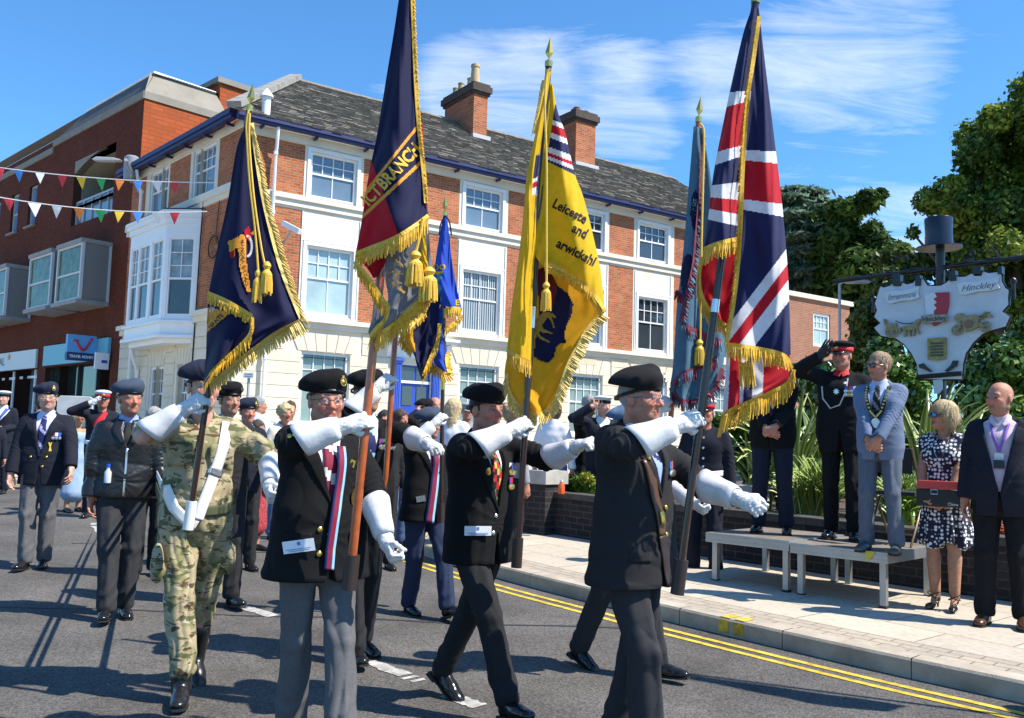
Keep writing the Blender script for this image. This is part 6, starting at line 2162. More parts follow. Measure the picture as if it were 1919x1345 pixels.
# --- the bearer with navy trousers
b = person('standard bearer in grey blue beret and navy trousers holding the small royal blue flag', (806, 762), 7.3, 38, hat=.042, h=.009, head_deg=8, hair='grey', group=MARCH, belly=.02,
   R=dict(at=P(830, 782, 7.05), center=True, pose='grip', n=AWAY, pole=(.8, .3, -.6)), L=dict(local=True, at=(-.3, .05, .84), pose='fist'),
   feet=[(.06, -.1, .0, 0), (-.05, .33, .03, 16)])
trousers(b, cloth('navy_trouser', (.025, .035, .075)), g=.02, wr=.007); shoes(b)
make_top(b, 'blazer', WOOL, g=.02, hem=.80, flare=.03, vneck=(1.14, .08), seed=23, end=GA)
shirt_tie(b, SHIRT, RB[0], 1.08)
strip(b, 'sash', [(-.02, 1.40), (.0, 1.2), (.03, 1.0), (.06, .8)], .08, TRI, None, .011, 30, mats_fn=tri)
patch(b, .13, 1.0, .07, .05, SILVER, None, 'badge', -.2)
glove(b, 'R', h=.007); glove(b, 'L', h=.007); beret(b, cloth('slate_felt', (.05, .065, .10)), False)
B_BLU = b
# --- the bearer hidden behind the union flag bearer
b = person('standard bearer in pale blue beret hidden behind the union flag bearer', (1176, 757), 5.75, 46, hat=.042, h=.009, head_deg=6, hair='grey', group=MARCH,
   R=dict(at=P(1249, 752, 5.5), center=True, pose='grip', n=AWAY, pole=(.8, .3, -.6)), L=dict(at=P(1345, 967, 5.5), center=True, pose='fist', n=(.2, .6, .6), pole=(-.6, -.8, -.3)),
   feet=[(.05, -.30, .04, -20), (-.08, .26, 0, 6)])
trousers(b, DGREY, g=.02); shoes(b)
make_top(b, 'blazer', WOOL, g=.02, hem=.78, flare=.04, vneck=(1.14, .08), seed=29, end=GA)
shirt_tie(b, SHIRT, TRI[1], 1.08)
glove(b, 'R', h=.007); glove(b, 'L', h=.007); beret(b, cloth('air_blue_felt', (.10, .17, .27)), False)
B_SKY = b
# --- veterans and cadets marching on the left
VET = 'veterans and cadets marching behind the standards'
b = person('elderly veteran in navy double breasted blazer, striped tie and spectacles on the far left', (92, 715), 8.95, 12, hat=.042, h=.009, head_deg=14, hair='white', skin='pale', group=VET, belly=.02, wide=1.06,
   R=dict(at=P(16, 905, 8.8), pose='relaxed', n=(.8, 0, 0)), L=dict(at=P(134, 893, 8.75), pose='relaxed', n=(-.8, 0, 0)), feet=[(.06, .16, 0, 6), (-.07, .02, 0, 0)])
trousers(b, GREY, g=.02); shoes(b)
make_top(b, 'blazer', NAVY, g=.024, hem=.79, vneck=(1.08, .085), seed=31, flare=.01)
shirt_tie(b, cloth('lilac_shirt', (.6, .6, .78)), 1, 1.08, lambda t, k: 0 if int(t * 14 + k * 2) % 4 else 1, [rib('navy', (.02, .025, .1)), rib('lilac', (.4, .38, .6))])
for x, z in ((.08, 1.06), (-.06, 1.06), (-.03, .97)): button(b, x, z, .011, GOLD)
medals(b, -.13, 1.28, 3, [RB[1], RB[2], RB[0]], (SILVER, SILVER))
patch(b, -.085, 1.16, .03, .085, mat('yellow_badge', (.75, .6, .05), .5), None, 'yellow_badge', -.05, shape=[(-.4, -.5), (.4, -.5), (.2, 0), (.5, .5), (.15, .5), (0, .25), (-.2, .5), (-.5, .5), (-.15, 0)])
beret(b, cloth('navy_felt', (.02, .024, .045)), True); spectacles(b, mat('gilt_rim', (.4, .25, .1), .3))
b = person('man in zipped black leather jacket and slate blue beret with a bottle in his pocket', (246, 709), 6.95, 24, hat=.042, h=.0075, head_deg=22, hair='grey', skin='ruddy', group=VET, belly=.015, wide=1.0,
   R=dict(at=P(168, 955, 6.85), pose='relaxed', n=(.8, 0, 0)), L=dict(local=True, at=(-.3, .1, .84), pose='relaxed'), feet=[(.07, .2, 0, 8), (-.06, .02, 0, 0)])
trousers(b, cloth('dark_grey_trouser', (.035, .036, .04)), g=.02); shoes(b)
make_top(b, 'leather_jacket', LEATHER, g=.024, hem=.885, vneck=(1.27, .085), seed=37, wr=.011, freq=17, lapel=False, vent=False, loose=.008, bulge=.008)
shirt_tie(b, BSHIRT, rib('black', (.02, .02, .02)), 1.2)
strip(b, 'zip', [(0, 1.26), (.0, 1.1), (.005, .9)], .014, SILVER, None, .005, 12)
for sg in (1, -1): strip(b, 'collar', [(sg * .055, 1.475), (sg * .075, 1.40), (sg * .03, 1.29)], (.06, .075, .03), LEATHER, None, .016, 14)
k = MB(); y_ = float(surf_y(b.trunk, np.array([.12]), np.array([1.02]))[0])
k.lathe([(.025, 0), (.026, .08), (.012, .1), (.012, .115)], (.12, y_ + .01, 1.0), 12); bt = k.build('water_bottle', mat('clear_plastic', (.5, .55, .62), .1), b.root, smooth=True)
k = MB(); k.lathe([(.015, .115), (.015, .14)], (.12, y_ + .01, 1.0), 12); k.build('bottle_cap', mat('blue_cap', (.02, .08, .5), .4), bt)
beret(b, cloth('slate_felt', (.05, .065, .10)), False, size=1.05)
b = person('woman in black beret and dark blazer with a pale shirt behind the camouflaged soldier', (432, 714), 7.5, 34, hat=.042, h=.0085, head_deg=12, hair='dark', skin='tan', group=VET, female=False, wide=.98,
   R=dict(local=True, at=(.28, .03, .86)), L=dict(at=P(505, 900, 7.4), pose='relaxed', n=(-.8, 0, 0)), feet=[(.06, -.05, .0, 0), (-.05, .22, 0, 8)])
trousers(b, CHAR, g=.02); shoes(b)
make_top(b, 'blazer', CHAR, g=.018, hem=.80, vneck=(1.2, .08), seed=41)
shirt_tie(b, cloth('pale_blue_shirt', (.5, .56, .75)), rib('black', (.02, .02, .02)), 1.15)
patch(b, -.1, 1.36, .014, .03, GOLD, None, 'lapel_badge', .3, off=.014)
beret(b, WOOL, mat('dark_badge', (.1, .09, .07), .4, metal=.5))
b = person('woman in dark beret with a brass badge smiling behind the woman in the blazer', (466, 744), 9.2, 30, hat=.042, h=.011, head_deg=6, hair='brown', skin='ruddy', group=VET, female=True,
   L=dict(at=P(505, 880, 9.1), pose='relaxed', n=(-.8, 0, 0)), feet=[(.08, 0, 0, 0), (-.08, .1, 0, 0)])
trousers(b, CHAR, g=.016); shoes(b)
make_top(b, 'jacket', NAVY, g=.018, hem=.8, vneck=(1.25, .07), seed=43); shirt_tie(b, SHIRT)
beret(b, cloth('navy_felt', (.02, .024, .045)), True)
b = person('grey haired marcher tucked between the leather jacket and the soldier', (290, 764), 8.6, 20, h=.011, hair='grey', skin='ruddy', group=VET, feet=[(.08, .1, 0, 0), (-.08, -.1, 0, 0)])
trousers(b, CHAR, g=.016); shoes(b); make_top(b, 'jacket', CHAR, g=.02, hem=.8, vneck=(1.25, .07), seed=45); shirt_tie(b, SHIRT); hair_shell(b, HAIRC['grey'])
patch(b, -.09, .98, .09, .07, mat('patterned_cloth', (.6, .6, .6), .8), None, 'pocket_square')
b = person('marine in white topped cap saluting beside the shop window on the left', (194, 727), 13.2, 18, hat=.045, h=.013, head_deg=10, skin='ruddy', hair='dark', group='uniformed spectators',
   R=dict(at=P(168, 756, 12.95), pose='flat', n=(.3, .8, -.4), pole=(1, -.1, -.5), a=(-.75, .35, .5)))
trousers(b, NAVY, g=.016); shoes(b); make_top(b, 'tunic', NAVY, g=.018, hem=.80, seed=51, lapel=False)
strip(b, 'white_belt', [(-.19, 1.04), (0, 1.02), (.19, 1.04)], .055, WHB, None, .01, 16)
strip(b, 'red_facing', [(-.06, 1.46), (-.01, 1.36), (.07, 1.24)], (.05, .09, .07), RED_R, None, .012, 12)
for z in (1.3, 1.2, 1.1): button(b, .03, z, .012, SILVER)
glove(b, 'R', gauntlet=False, h=.010); peaked_cap(b, CUFFM, RED_R)
b = person('young sailor in white cap and blue edged collar at the left edge', (8, 729), 16.4, 6, hat=.04, h=.014, skin='pale', hair='dark', group='uniformed spectators',
   R=dict(local=True, at=(.12, .2, 1.12), pose='fist', n=(0, 1, 0), nl=True), L=dict(local=True, at=(-.1, .2, 1.1), pose='fist', n=(0, 1, 0), nl=True))
trousers(b, NAVY); shoes(b); make_top(b, 'tunic', NAVY, g=.018, hem=.86, vneck=(1.28, .085), seed=53, lapel=False); make_shirt(b, SHIRT)
for sg in (1, -1):
 strip(b, 'sailor_collar', [(sg * .1, 1.45), (sg * .075, 1.38), (sg * .01, 1.27)], (.09, .07, .03), mat('sailor_blue', (.05, .1, .35), .8), None, .012, 12)
 strip(b, 'collar_edge', [(sg * .125, 1.43), (sg * .1, 1.36), (sg * .02, 1.25)], .016, SHIRT, None, .016, 12)
sailor_cap(b)
b = person('sailor in white cap saluting in front of the cream wall', (1131, 737), 12.0, 12, hat=.04, h=.012, skin='pale', hair='brown', group='uniformed spectators', head_deg=16,
   R=dict(at=P(1108, 762, 11.75), pose='flat', n=(.3, .8, -.4), pole=(1, -.1, -.5), a=(-.75, .35, .5)))
trousers(b, NAVY); shoes(b); make_top(b, 'tunic', NAVY, g=.018, hem=.86, vneck=(1.28, .085), seed=55, lapel=False); make_shirt(b, SHIRT); sailor_cap(b)
b = person('marine in dark tunic and white belt standing left of the stage', (1322, 741), 9.3, -20, hat=.045, h=.011, skin='ruddy', hair='dark', group='uniformed spectators')
trousers(b, NAVY); shoes(b); make_top(b, 'tunic', NAVY, g=.02, hem=.80, seed=57, lapel=False)
strip(b, 'white_belt', [(-.19, 1.04), (0, 1.02), (.19, 1.04)], .055, WHB, None, .01, 16)
for z in (1.38, 1.28, 1.18, 1.1): button(b, 0, z, .012, SILVER)
peaked_cap(b, CUFFM, RED_R)
# --- the guests on the stage
STG = 'guests of honour at the stage'
SZ = .12 + .44
b = person('guest in dark blazer and striped tie on the stage, face hidden by the flag', (1448, 655), 8.7, -22, h=.009, skin='ruddy', hair='grey', group=STG, ground=gz(8.7) + SZ, belly=.02,
   R=dict(local=True, at=(.03, .23, .98), pose='clasp', n=(0, -1, .1), nl=True, a=(-.8, .2, -.5)), L=dict(local=True, at=(-.05, .25, 1.0), pose='clasp', n=(0, -1, .1), nl=True, a=(.8, .2, -.5)),
   feet=[(.13, 0, 0, 0), (-.13, .04, 0, 0)])
trousers(b, cloth('navy_suit_trouser', (.016, .02, .036)), g=.022); shoes(b)
make_top(b, 'blazer', WOOL, g=.024, hem=.80, vneck=(1.08, .085), seed=61)
shirt_tie(b, SHIRT, 1, 1.1, lambda t, k: [0, 0, 1, 2][int(t * 14 + k * 2) % 4], [rib('navy', (.02, .025, .1)), RB[0], RB[2]])
patch(b, -.12, 1.3, .06, .07, GOLD, None, 'blazer_badge', shape=[(0, -.5), (.15, -.15), (.5, 0), (.15, .15), (0, .5), (-.15, .15), (-.5, 0), (-.15, -.15)])
hair_shell(b, HAIRC['grey'])
b = person('officer in black dress uniform and red banded cap saluting on the stage', (1577, 633), 8.42, -28, hat=.045, h=.008, skin='ruddy', hair='grey', head_deg=-16, group=STG, ground=gz(8.42) + SZ, belly=.02, wide=1.06,
   R=dict(at=P(1536, 668, 8.25), pose='flat', n=(.3, .8, -.3), pole=(1, .1, -.35), a=(-.55, .3, .75)), L=dict(local=True, at=(-.27, .0, .84), pose='fist', n=(1, 0, 0), nl=True), feet=[(.1, 0, 0, 0), (-.1, .05, 0, 0)])
trousers(b, cloth('black_dress', (.010, .010, .012)), g=.014); shoes(b)
make_top(b, 'tunic', cloth('black_dress', (.010, .010, .012)), g=.02, hem=.76, seed=63, lapel=False)
for sg in (1, -1): strip(b, 'red_collar', [(sg * .065, 1.478), (sg * .035, 1.468), (sg * .005, 1.455)], .045, mat('scarlet', (.6, .015, .012), .7), None, .014, 8)
strip(b, 'shirt_collar', [(-.05, 1.505), (0, 1.49), (.05, 1.505)], .015, mat('scarlet', (.6, .015, .012), .7), None, .01, 8)
for i in range(2): medals(b, -.10, 1.335 - i * .033, 5, [RB[1], RB[2], RB[1], RB[0], RB[1]], (SILVER, GOLD), w=.026, hh=.028)
patch(b, .03, 1.30, .06, .06, SILVER, None, 'breast_star', shape=[((.5 if i % 2 else .25) * math.cos(i * math.pi / 8), (.5 if i % 2 else .25) * math.sin(i * math.pi / 8)) for i in range(16)])
pth = [(-.06, 1.42), (-.05, 1.3), (-.0, 1.18), (.08, 1.15), (.15, 1.24), (.16, 1.35)]
y_ = surf_y(b.trunk, np.array([p[0] for p in pth]), np.array([p[1] for p in pth]))
k = MB(); k.tube([np.array([p[0], y + .014, p[1]]) for p, y in zip(pth, y_)], .007, 6); k.build('aiguillette', mat('silver_cord', (.55, .52, .45), .5), b.root, smooth=True)
k = MB(); k.lathe([(.02, -.02), (.03, 0), (.02, .02)], (-.04, float(y_[0]) + .02, 1.37), 10); k.build('poppy_badge', mat('cream_badge', (.8, .75, .65), .5), b.root, smooth=True)
glove(b, 'R', gauntlet=False, m=mat('black_glove', (.012, .012, .012), .5), h=.007); glove(b, 'L', gauntlet=False, m=mat('black_glove', (.012, .012, .012), .5), h=.007)
peaked_cap(b, cloth('black_dress', (.010, .010, .012)), mat('scarlet', (.6, .015, .012), .7))
LBLUE = cloth('light_blue_suit', (.145, .19, .285)); LBLUE2 = cloth('blue_grey_suit', (.105, .13, .175))
b = person('man in light blue suit and gold chain of office standing on the stage with sunglasses', (1647, 661), 7.55, -36, h=.0078, skin='ruddy', hair='sandy', head_deg=-32, group=STG, ground=gz(7.55) + SZ,
   R=dict(local=True, at=(.035, .25, .955), pose='clasp', n=(0, -1, .1), nl=True, a=(-.7, .2, -.6)), L=dict(local=True, at=(-.05, .27, .98), pose='clasp', n=(0, -1, .1), nl=True, a=(.7, .2, -.6)),
   feet=[(.12, .02, 0, 0), (-.14, .06, 0, 0)])
trousers(b, LBLUE2, g=.012, wr=.007); shoes(b, mat('grey_shoe', (.07, .075, .08), .3))
make_top(b, 'suit_jacket', LBLUE, g=.02, hem=.80, vneck=(1.1, .085), seed=65)
shirt_tie(b, cloth('pale_blue_shirt', (.5, .56, .75)), 1, .95, lambda t, k: 0 if int(t * 20 + k * 3) % 3 else 1, [rib('black', (.02, .02, .02)), rib('grey', (.2, .2, .2))])
CH = mat('chain_gold', (.7, .5, .15), .35, metal=.9)
for sg in (1, -1):
 c_ = strip(b, 'chain_of_office', [(sg * .095, 1.45), (sg * .085, 1.35), (sg * .045, 1.22), (0, 1.17)], .034, cloth('black_dress', (.010, .010, .012)), None, .014, 30)
 tt = np.linspace(.03, .97, 13); xs = np.interp(tt, [0, .33, .67, 1], [sg * .095, sg * .085, sg * .045, 0]); zz = np.interp(tt, [0, .33, .67, 1], [1.45, 1.35, 1.22, 1.17])
 ys = surf_y(b.trunk, xs, zz)
 m = MB()
 for x, y, z in zip(xs, ys, zz):
  m.fr = (np.array([x, y + .02, z]), np.array([1., 0, 0]), np.array([0, 0, 1.]), np.array([0, 1., 0])); m.lathe([(.0105, -.003), (.0105, .003), (.003, .005)], n=8)
 m.build('chain_link', CH, c_, smooth=True)
patch(b, 0, 1.12, .075, .09, SILVER, None, 'chain_pendant', off=.022, shape=[(math.cos(t) * .5, math.sin(t) * .5) for t in np.linspace(0, 6.283, 13)[:-1]])
strip(b, 'breast_pocket', [(-.15, 1.285), (-.08, 1.28)], .018, LBLUE2, None, .006, 8)
hair_shell(b, HAIRC['sandy']); spectacles(b, mat('dark_rim', (.02, .015, .012), .3), DARKLENS, r=.023, big=True)
# --- the woman in the spotted dress
SPOT = mat('spotted_fabric', (.015, .017, .05), .8)
nt = SPOT.node_tree; vo = nt.nodes.new('ShaderNodeTexVoronoi'); vo.inputs['Scale'].default_value = 32; vo.inputs['Randomness'].default_value = .55
tc = nt.nodes.new('ShaderNodeTexCoord'); nt.links.new(tc.outputs['Object'], vo.inputs['Vector'])
mr = nt.nodes.new('ShaderNodeMapRange'); mr.inputs['From Min'].default_value = .38; mr.inputs['From Max'].default_value = .43; nt.links.new(vo.outputs['Distance'], mr.inputs['Value'])
mx = nt.nodes.new('ShaderNodeMix'); mx.data_type = 'RGBA'; nt.links.new(mr.outputs[0], mx.inputs[0]); mx.inputs[6].default_value = (.8, .8, .8, 1); mx.inputs[7].default_value = (.012, .014, .04, 1)
nt.links.new(mx.outputs[2], nt.nodes['Principled BSDF'].inputs['Base Color'])
b = person('blonde woman in navy dress with white spots holding a red and black clutch bag', (1766, 752), 7.5, -40, h=.0075, skin='tan', hair='blond', haircut='none', female=True, head_deg=-42, group=STG, ground=gz(7.5) + .12,
   R=dict(local=True, at=(.13, .20, .93), pose='clasp', n=(-1, .2, 0), nl=True, a=(-.5, .6, -.5), pole=(.8, -1, 0)), L=dict(local=True, at=(-.08, .21, .91), pose='clasp', n=(0, -1, 0), nl=True, a=(.75, .25, -.55), pole=(-.9, -.8, 0)),
   feet=[(.08, .02, .05, -22), (-.08, .05, .05, -22)])
trk = torso_ops(b, .012, .95)
b.trunk = trk
ops = trk + [('u', rc((0, .0, .99), (0, .0, .92), .118, .135, (1, 0, 0), 1.3), .05), ('u', rc((0, 0, .92), (0, -.005, .50), .135, .165, (1, 0, 0), 1.32), .05)]
for sg in (1, -1): ops.append(('u', rc((sg * .13, -.01, 1.41), (sg * .185, -.01, 1.36), .065, .062), .03))
def pleats(p):
 a = np.arctan2(p[..., 1], p[..., 0])
 t = np.clip((.95 - p[..., 2]) / .42, 0, 1)
 return (np.sin(a * 11 + 1.3 * np.sin(a * 3)) * .020 * t).astype(f32)
ops.append(('d', pleats, 0)); ops.append(('d', wrinkle(.003, 22, 5), 0))
ops.append(('s', rc(b.neck + np.array([0, .02, .0]), b.neck + np.array([0, .04, .2]), .075, .12), .006))
for sg in (1, -1): ops.append(('s', inter(half((sg * .195, 0, 1.36), nrm((-sg, 0, .35))), half((0, 0, 1.2), (0, 0, -1))), .004))
ops.append(('i', lambda p: (-(p[..., 2] - .535 - .03 * np.sin(np.arctan2(p[..., 1], p[..., 0]) * 4))).astype(f32), 0))
lo, hi = b.lo.copy(), b.hi.copy(); lo[:2] -= .15; hi[:2] += .15
sdf_obj('dress', ops, b.h, lo, hi, SPOT, b.root)
hair_shell(b, HAIRC['ash'], 'bob'); spectacles(b, mat('dark_rim', (.02, .015, .012), .3), BLUELENS, r=.024, big=True)
yy = float(surf_y(trk, np.array([0.]), np.array([1.22]))[0])
m = MB(); m.tube([np.array([x, float(surf_y(trk, np.array([x]), np.array([z]))[0]) + .008, z]) for x, z in ((-.06, 1.42), (-.04, 1.32), (0, 1.22), (.04, 1.32), (.06, 1.42))], .002, 5); m.lathe([(.012, -.02), (.016, 0), (.004, .03)], (0, yy + .015, 1.2), 8); m.build('necklace', SILVER, b.root)
for sd in 'RL':
 W, a, n_, _, _ = b.hand[sd]
 m = MB(); d = nrm(W - b.arm[sd][1]); x = nrm(np.cross(d, np.array([0, 0, 1.]))); y = np.cross(x, d); c = W - d * .015
 m.tube([c + x * math.cos(t) * .034 + y * math.sin(t) * .034 for t in np.linspace(0, 6.283, 17)[:-1]], .006, 6, closed=True); m.build('bracelet', SILVER, b.root, smooth=True)
for sd in 'RL':      # strappy court shoes
 H, K, A, pt = b.leg[sd]; sg = 1 if sd == 'R' else -1
 fx = nrm((sg * .12, 1, 0)); u = np.array([0, 0, 1.])
 ops = [('u', el(A + fx * .10 + u * -.105, (.036, .075, .026), [np.cross(fx, u), fx, u]), .02), ('u', el(A + fx * -.03 + u * -.06, (.03, .035, .03), [np.cross(fx, u), fx, u]), .02), ('u', rc(A + fx * -.02 + u * -.075, A + fx * .1 + u * -.12, .018, .014), .01), ('u', rc(A + fx * -.05 + u * -.06, A + fx * -.05 + u * -.132, .014, .008), .01), ('s', el(A + fx * .03 + u * -.045, (.03, .065, .04)), .01)]
 ops.append(('i', half((0, 0, .002), (0, 0, -1)), 0))
 o = sdf_obj('shoe', ops, .006, A - .25, A + .3, SHOE, b.root)
 m = MB()
 for z0, z1 in ((-.06, .0), (.0, -.055)):
  m.tube([A + fx * (.03 + .02 * math.sin(t)) * 1 + np.cross(fx, u) * math.cos(t) * .044 + fx * math.sin(t) * .045 + u * (-.02 + (z0 - z1) * .4 * math.cos(t)) for t in np.linspace(0, 6.283, 17)[:-1]], .005, 6, closed=True)
 m.build('shoe_strap', SHOE, o, smooth=True)
B_LADY = b
c = (b.hand['R'][0] + b.hand['L'][0]) / 2 + np.array([-.04, .045, .02])
wp = Matrix.Rotation(b.rz, 4, 'Z') @ Vector(c) * b.s + Vector(b.loc)
bag = empty('clutch_bag', wp, b.rz + .05, 'black clutch bag with a red flap held by the blonde woman', 'handbag')
m = MB(); m.prism([(-.16, -.085), (.16, -.085), (.165, .05), (-.165, .05)], -.03, .03); m.build('bag_body', mat('bag_leather', (.015, .015, .016), .35, bump=.2, bscale=150), bag, bevel=.008)
m = MB(); m.prism([(-.162, .055), (.162, .055), (.155, .12), (-.155, .12)], -.031, .033); m.build('flap', mat('red_leather', (.55, .06, .05), .45), bag, bevel=.006)
m = MB(); m.tube([(-.0, .036, .05), (.05, .036, .05), (.05, .036, .015), (0, .036, .015)], .005, 6, closed=True); m.build('clasp', SILVER, bag)
V, F = text_mesh('Chloe', .032, bold=.0006)
V = [(-v[0] - .11, .0335, v[1] - .06) for v in V]; link('lettering', raw_mesh('lettering', V, F), bag, SILVER)
# --- the bald man at the right edge
b = person('bald man in dark jacket and pink shirt with a purple lanyard at the right edge', (1873, 716), 6.95, -34, h=.0075, skin='ruddy', hair='bald', haircut='none', head_deg=-30, group=STG, ground=gz(6.95) + .12, belly=.04, wide=.94, hfat=.006,
   R=dict(local=True, at=(.25, .02, .84)), L=dict(local=True, at=(-.27, .08, .86)), feet=[(.12, .05, 0, 0), (-.12, .03, 0, 0)])
trousers(b, cloth('black_trouser', (.012, .012, .014)), g=.022); shoes(b, mat('brown_shoe', (.07, .03, .015), .3))
make_top(b, 'jacket', NAVY, g=.026, hem=.78, vneck=(.92, .115), seed=71)
PINK = cloth('pink_shirt', (.70, .55, .62), .8)
make_shirt(b, PINK, g=.006)
LAN = mat('purple_lanyard', (.22, .1, .45), .6)
for sg in (1, -1):
 strip(b, 'shirt_collar', [(sg * .06, 1.495), (sg * .045, 1.455), (sg * .02, 1.43)], (.03, .04, .02), PINK, b.shirt_ops, .014, 8)
 strip(b, 'lanyard', [(sg * .06, 1.45), (sg * .04, 1.36), (0, 1.24)], .018, LAN, b.shirt_ops, .014, 16)
patch(b, 0, 1.205, .06, .05, CUFFM, b.shirt_ops, 'pass_card', off=.016); patch(b, 0, 1.15, .07, .06, mat('black_pass', (.02, .02, .022), .4), b.shirt_ops, 'pass_holder', off=.02)
HM = mat('cropped_hair', (.2, .18, .17), .8, noise=.3, nscale=200)
# --- onlookers in the background
BG = 'onlookers along the far pavement'
def onlooker(label, head, Y, deg, top, topc, legc, hair='brown', style='short', female=False, R=None, L=None, short=False, skin='ruddy', head_deg=0, extra=None, hem=.84, hatk=None, dress=False, ground=None, wide=1.0):
 b = person(label, head, Y, deg, h=.013, skin=skin, hair=hair, group=BG, female=female, R=R, L=L, head_deg=head_deg, haircut='short' if style == 'short' else 'none', hat=.02 if hatk else 0.0, ground=ground, wide=wide)
 if dress:
  ops = torso_ops(b, .012, .9) + [('u', rc((0, 0, .95), (0, 0, .35), .13, .18, (1, 0, 0), 1.3), .05), ('d', wrinkle(.006, 14, 3), 0), ('i', half((0, 0, 1.36), (0, 0, 1)), 0)]
  lo, hi = b.lo.copy(), b.hi.copy(); lo[:2] -= .15; hi[:2] += .15
  b.trunk = torso_ops(b, .012, .9)
  sdf_obj(top, ops, .013, lo, hi, topc, b.root)
 else:
  trousers(b, legc, h=.016)
  make_top(b, top, topc, g=.016, hem=hem, seed=int(Y * 10 + head[0]), lapel=False, vent=False, short=short)
 shoes(b)
 if hair != 'bald':
  hair_shell(b, HAIRC[hair], style)
 return b
WSH = cloth('white_cotton', (.75, .76, .8)); JEAN = cloth('denim', (.10, .16, .28)); SKYD = cloth('pale_denim', (.3, .42, .6))
onlooker('grey haired man in a white shirt seen from behind near the cream wall', (487, 744), 13.6, 150, 'shirt', WSH, CHAR, 'grey', short=True, head_deg=-40)
onlooker('dark haired man in blue shirt by the shop window', (76, 749), 17.5, -150, 'shirt', cloth('blue_cotton', (.1, .2, .45)), CHAR, 'dark')
onlooker('woman in a strapless pale denim dress between the veteran and the marine', (150, 768), 13.8, 60, 'dress', SKYD, CHAR, 'blond', 'long', True, dress=True, skin='tan')
onlooker('woman with curly pale hair behind the shoulder of the stout bearer', (536, 758), 11.5, 40, 'blouse', cloth('cream_cotton', (.7, .62, .5)), JEAN, 'ash', 'curly', True)
onlooker('brown haired person behind the curly haired woman', (545, 752), 13.5, 30, 'shirt', WSH, JEAN, 'brown')
b = onlooker('woman in red flowered dress carrying a teal shoulder bag', (484, 788), 10.4, 60, 'dress', mat('red_floral', (.35, .04, .05), .8, noise=.9, nscale=35), CHAR, 'brown', 'bob', True, dress=True, skin='tan')
c = Matrix.Rotation(b.rz, 4, 'Z') @ Vector((-.2, .15, .95)) * b.s + Vector(b.loc)
bag = empty('shoulder_bag', c, b.rz, 'teal shoulder bag hanging beside the red flowered dress', 'handbag')
m = MB(); m.prism([(-.15, -.12), (.15, -.12), (.13, .1), (-.13, .1)], -.05, .05); m.build('bag_body', mat('teal_leather', (.12, .32, .38), .5), bag, bevel=.015)
m = MB(); m.tube([(-.12, 0, .1), (-.08, 0, .35), (0, 0, .45), (.08, 0, .35), (.12, 0, .1)], .01, 6); m.build('strap', mat('teal_leather', (.12, .32, .38), .5), bag)
onlooker('woman with long straight blonde hair in a white top seen from behind', (852, 747), 11.6, 165, 'top', WSH, JEAN, 'ash', 'long', True)
b = onlooker('man in grey cap behind the blonde woman', (876, 754), 13.5, 10, 'shirt', cloth('grey_cotton', (.25, .26, .3)), JEAN, 'dark', hatk=1)
peaked_cap(b, cloth('grey_cap', (.3, .31, .33)), cloth('grey_cap', (.3, .31, .33)), cloth('grey_cap', (.3, .31, .33)), badge=False)
onlooker('bald man by the blue door', (816, 744), 13.8, 30, 'shirt', WSH, JEAN, 'bald', 'none')
b = onlooker('man in black beret raising a camera by the blue door', (797, 752), 12.6, 60, 'jacket', WOOL, CHAR, 'dark', R=dict(at=P(782, 772, 12.4), pose='clasp', n=(.5, .5, .5), pole=(.8, 0, -.8)))
beret(b, WOOL, False)
onlooker('woman in a pink flowered blouse between the two orange poles', (752, 768), 11.0, 50, 'blouse', mat('pink_floral', (.4, .12, .18), .8, noise=.9, nscale=40), JEAN, 'brown', 'bob', True)
onlooker('person with frizzy sandy hair beside the yellow flag', (962, 756), 9.8, 130, 'jacket', cloth('grey_cotton', (.25, .26, .3)), CHAR, 'sandy', 'curly', True)
onlooker('woman in a white shirt standing behind the yellow flag', (1040, 752), 12.2, 160, 'shirt', WSH, JEAN, 'brown', 'bob', True, hem=.75)
onlooker('older man in black shirt with a hand to his face beside the saluting sailor', (1106, 741), 12.6, 40, 'shirt', WOOL, CHAR, 'grey', R=dict(at=P(1108, 765, 12.4), pose='relaxed', n=(0, .5, .5), pole=(.8, 0, -.8)))
onlooker('person in dark jacket between the poles of the two bearers', (722, 770), 9.4, 20, 'jacket', CHAR, CHAR, 'dark')
onlooker('spectator in dark uniform at the far left behind the sailor', (-14, 770), 14.0, 20, 'jacket', NAVY, NAVY, 'dark')
q_ = P(2450, 770, 4.35)
b = person('bearer just outside the right edge of the frame', (2450, 735), 4.85, 40, hat=.042, h=.014, group=MARCH, R=dict(at=P(2385, 790, 4.7), center=True, pose='grip', n=AWAY, pole=(.9, .1, -.4)))
trousers(b, DGREY); shoes(b); make_top(b, 'blazer', WOOL, g=.02, hem=.8, seed=91, lapel=False); glove(b, 'R', h=.008); beret(b, WOOL, False)
q_ = P(140, 764, 18.5)
bd = empty('display_board', (q_[0], q_[1], gz(18.5) + .12), .15, 'pale grey display board standing outside the shop behind the marine', 'board')
m = MB(); hz = q_[2] - gz(18.5) - .12; m.prism([(-.34, hz - .22), (.34, hz - .22), (.36, hz - .1), (.34, hz + .2), (.28, hz + .24), (-.28, hz + .24), (-.34, hz + .18)], -.03, .03); m.build('panel', mat('pale_board', (.5, .51, .5), .5, noise=.15, nscale=5), bd, bevel=.01)
for x in (-.25, .25):
 m = MB(); m.box(x - .02, x + .02, -.02, .02, 0, hz - .22); m.build('leg', black_soft, bd)
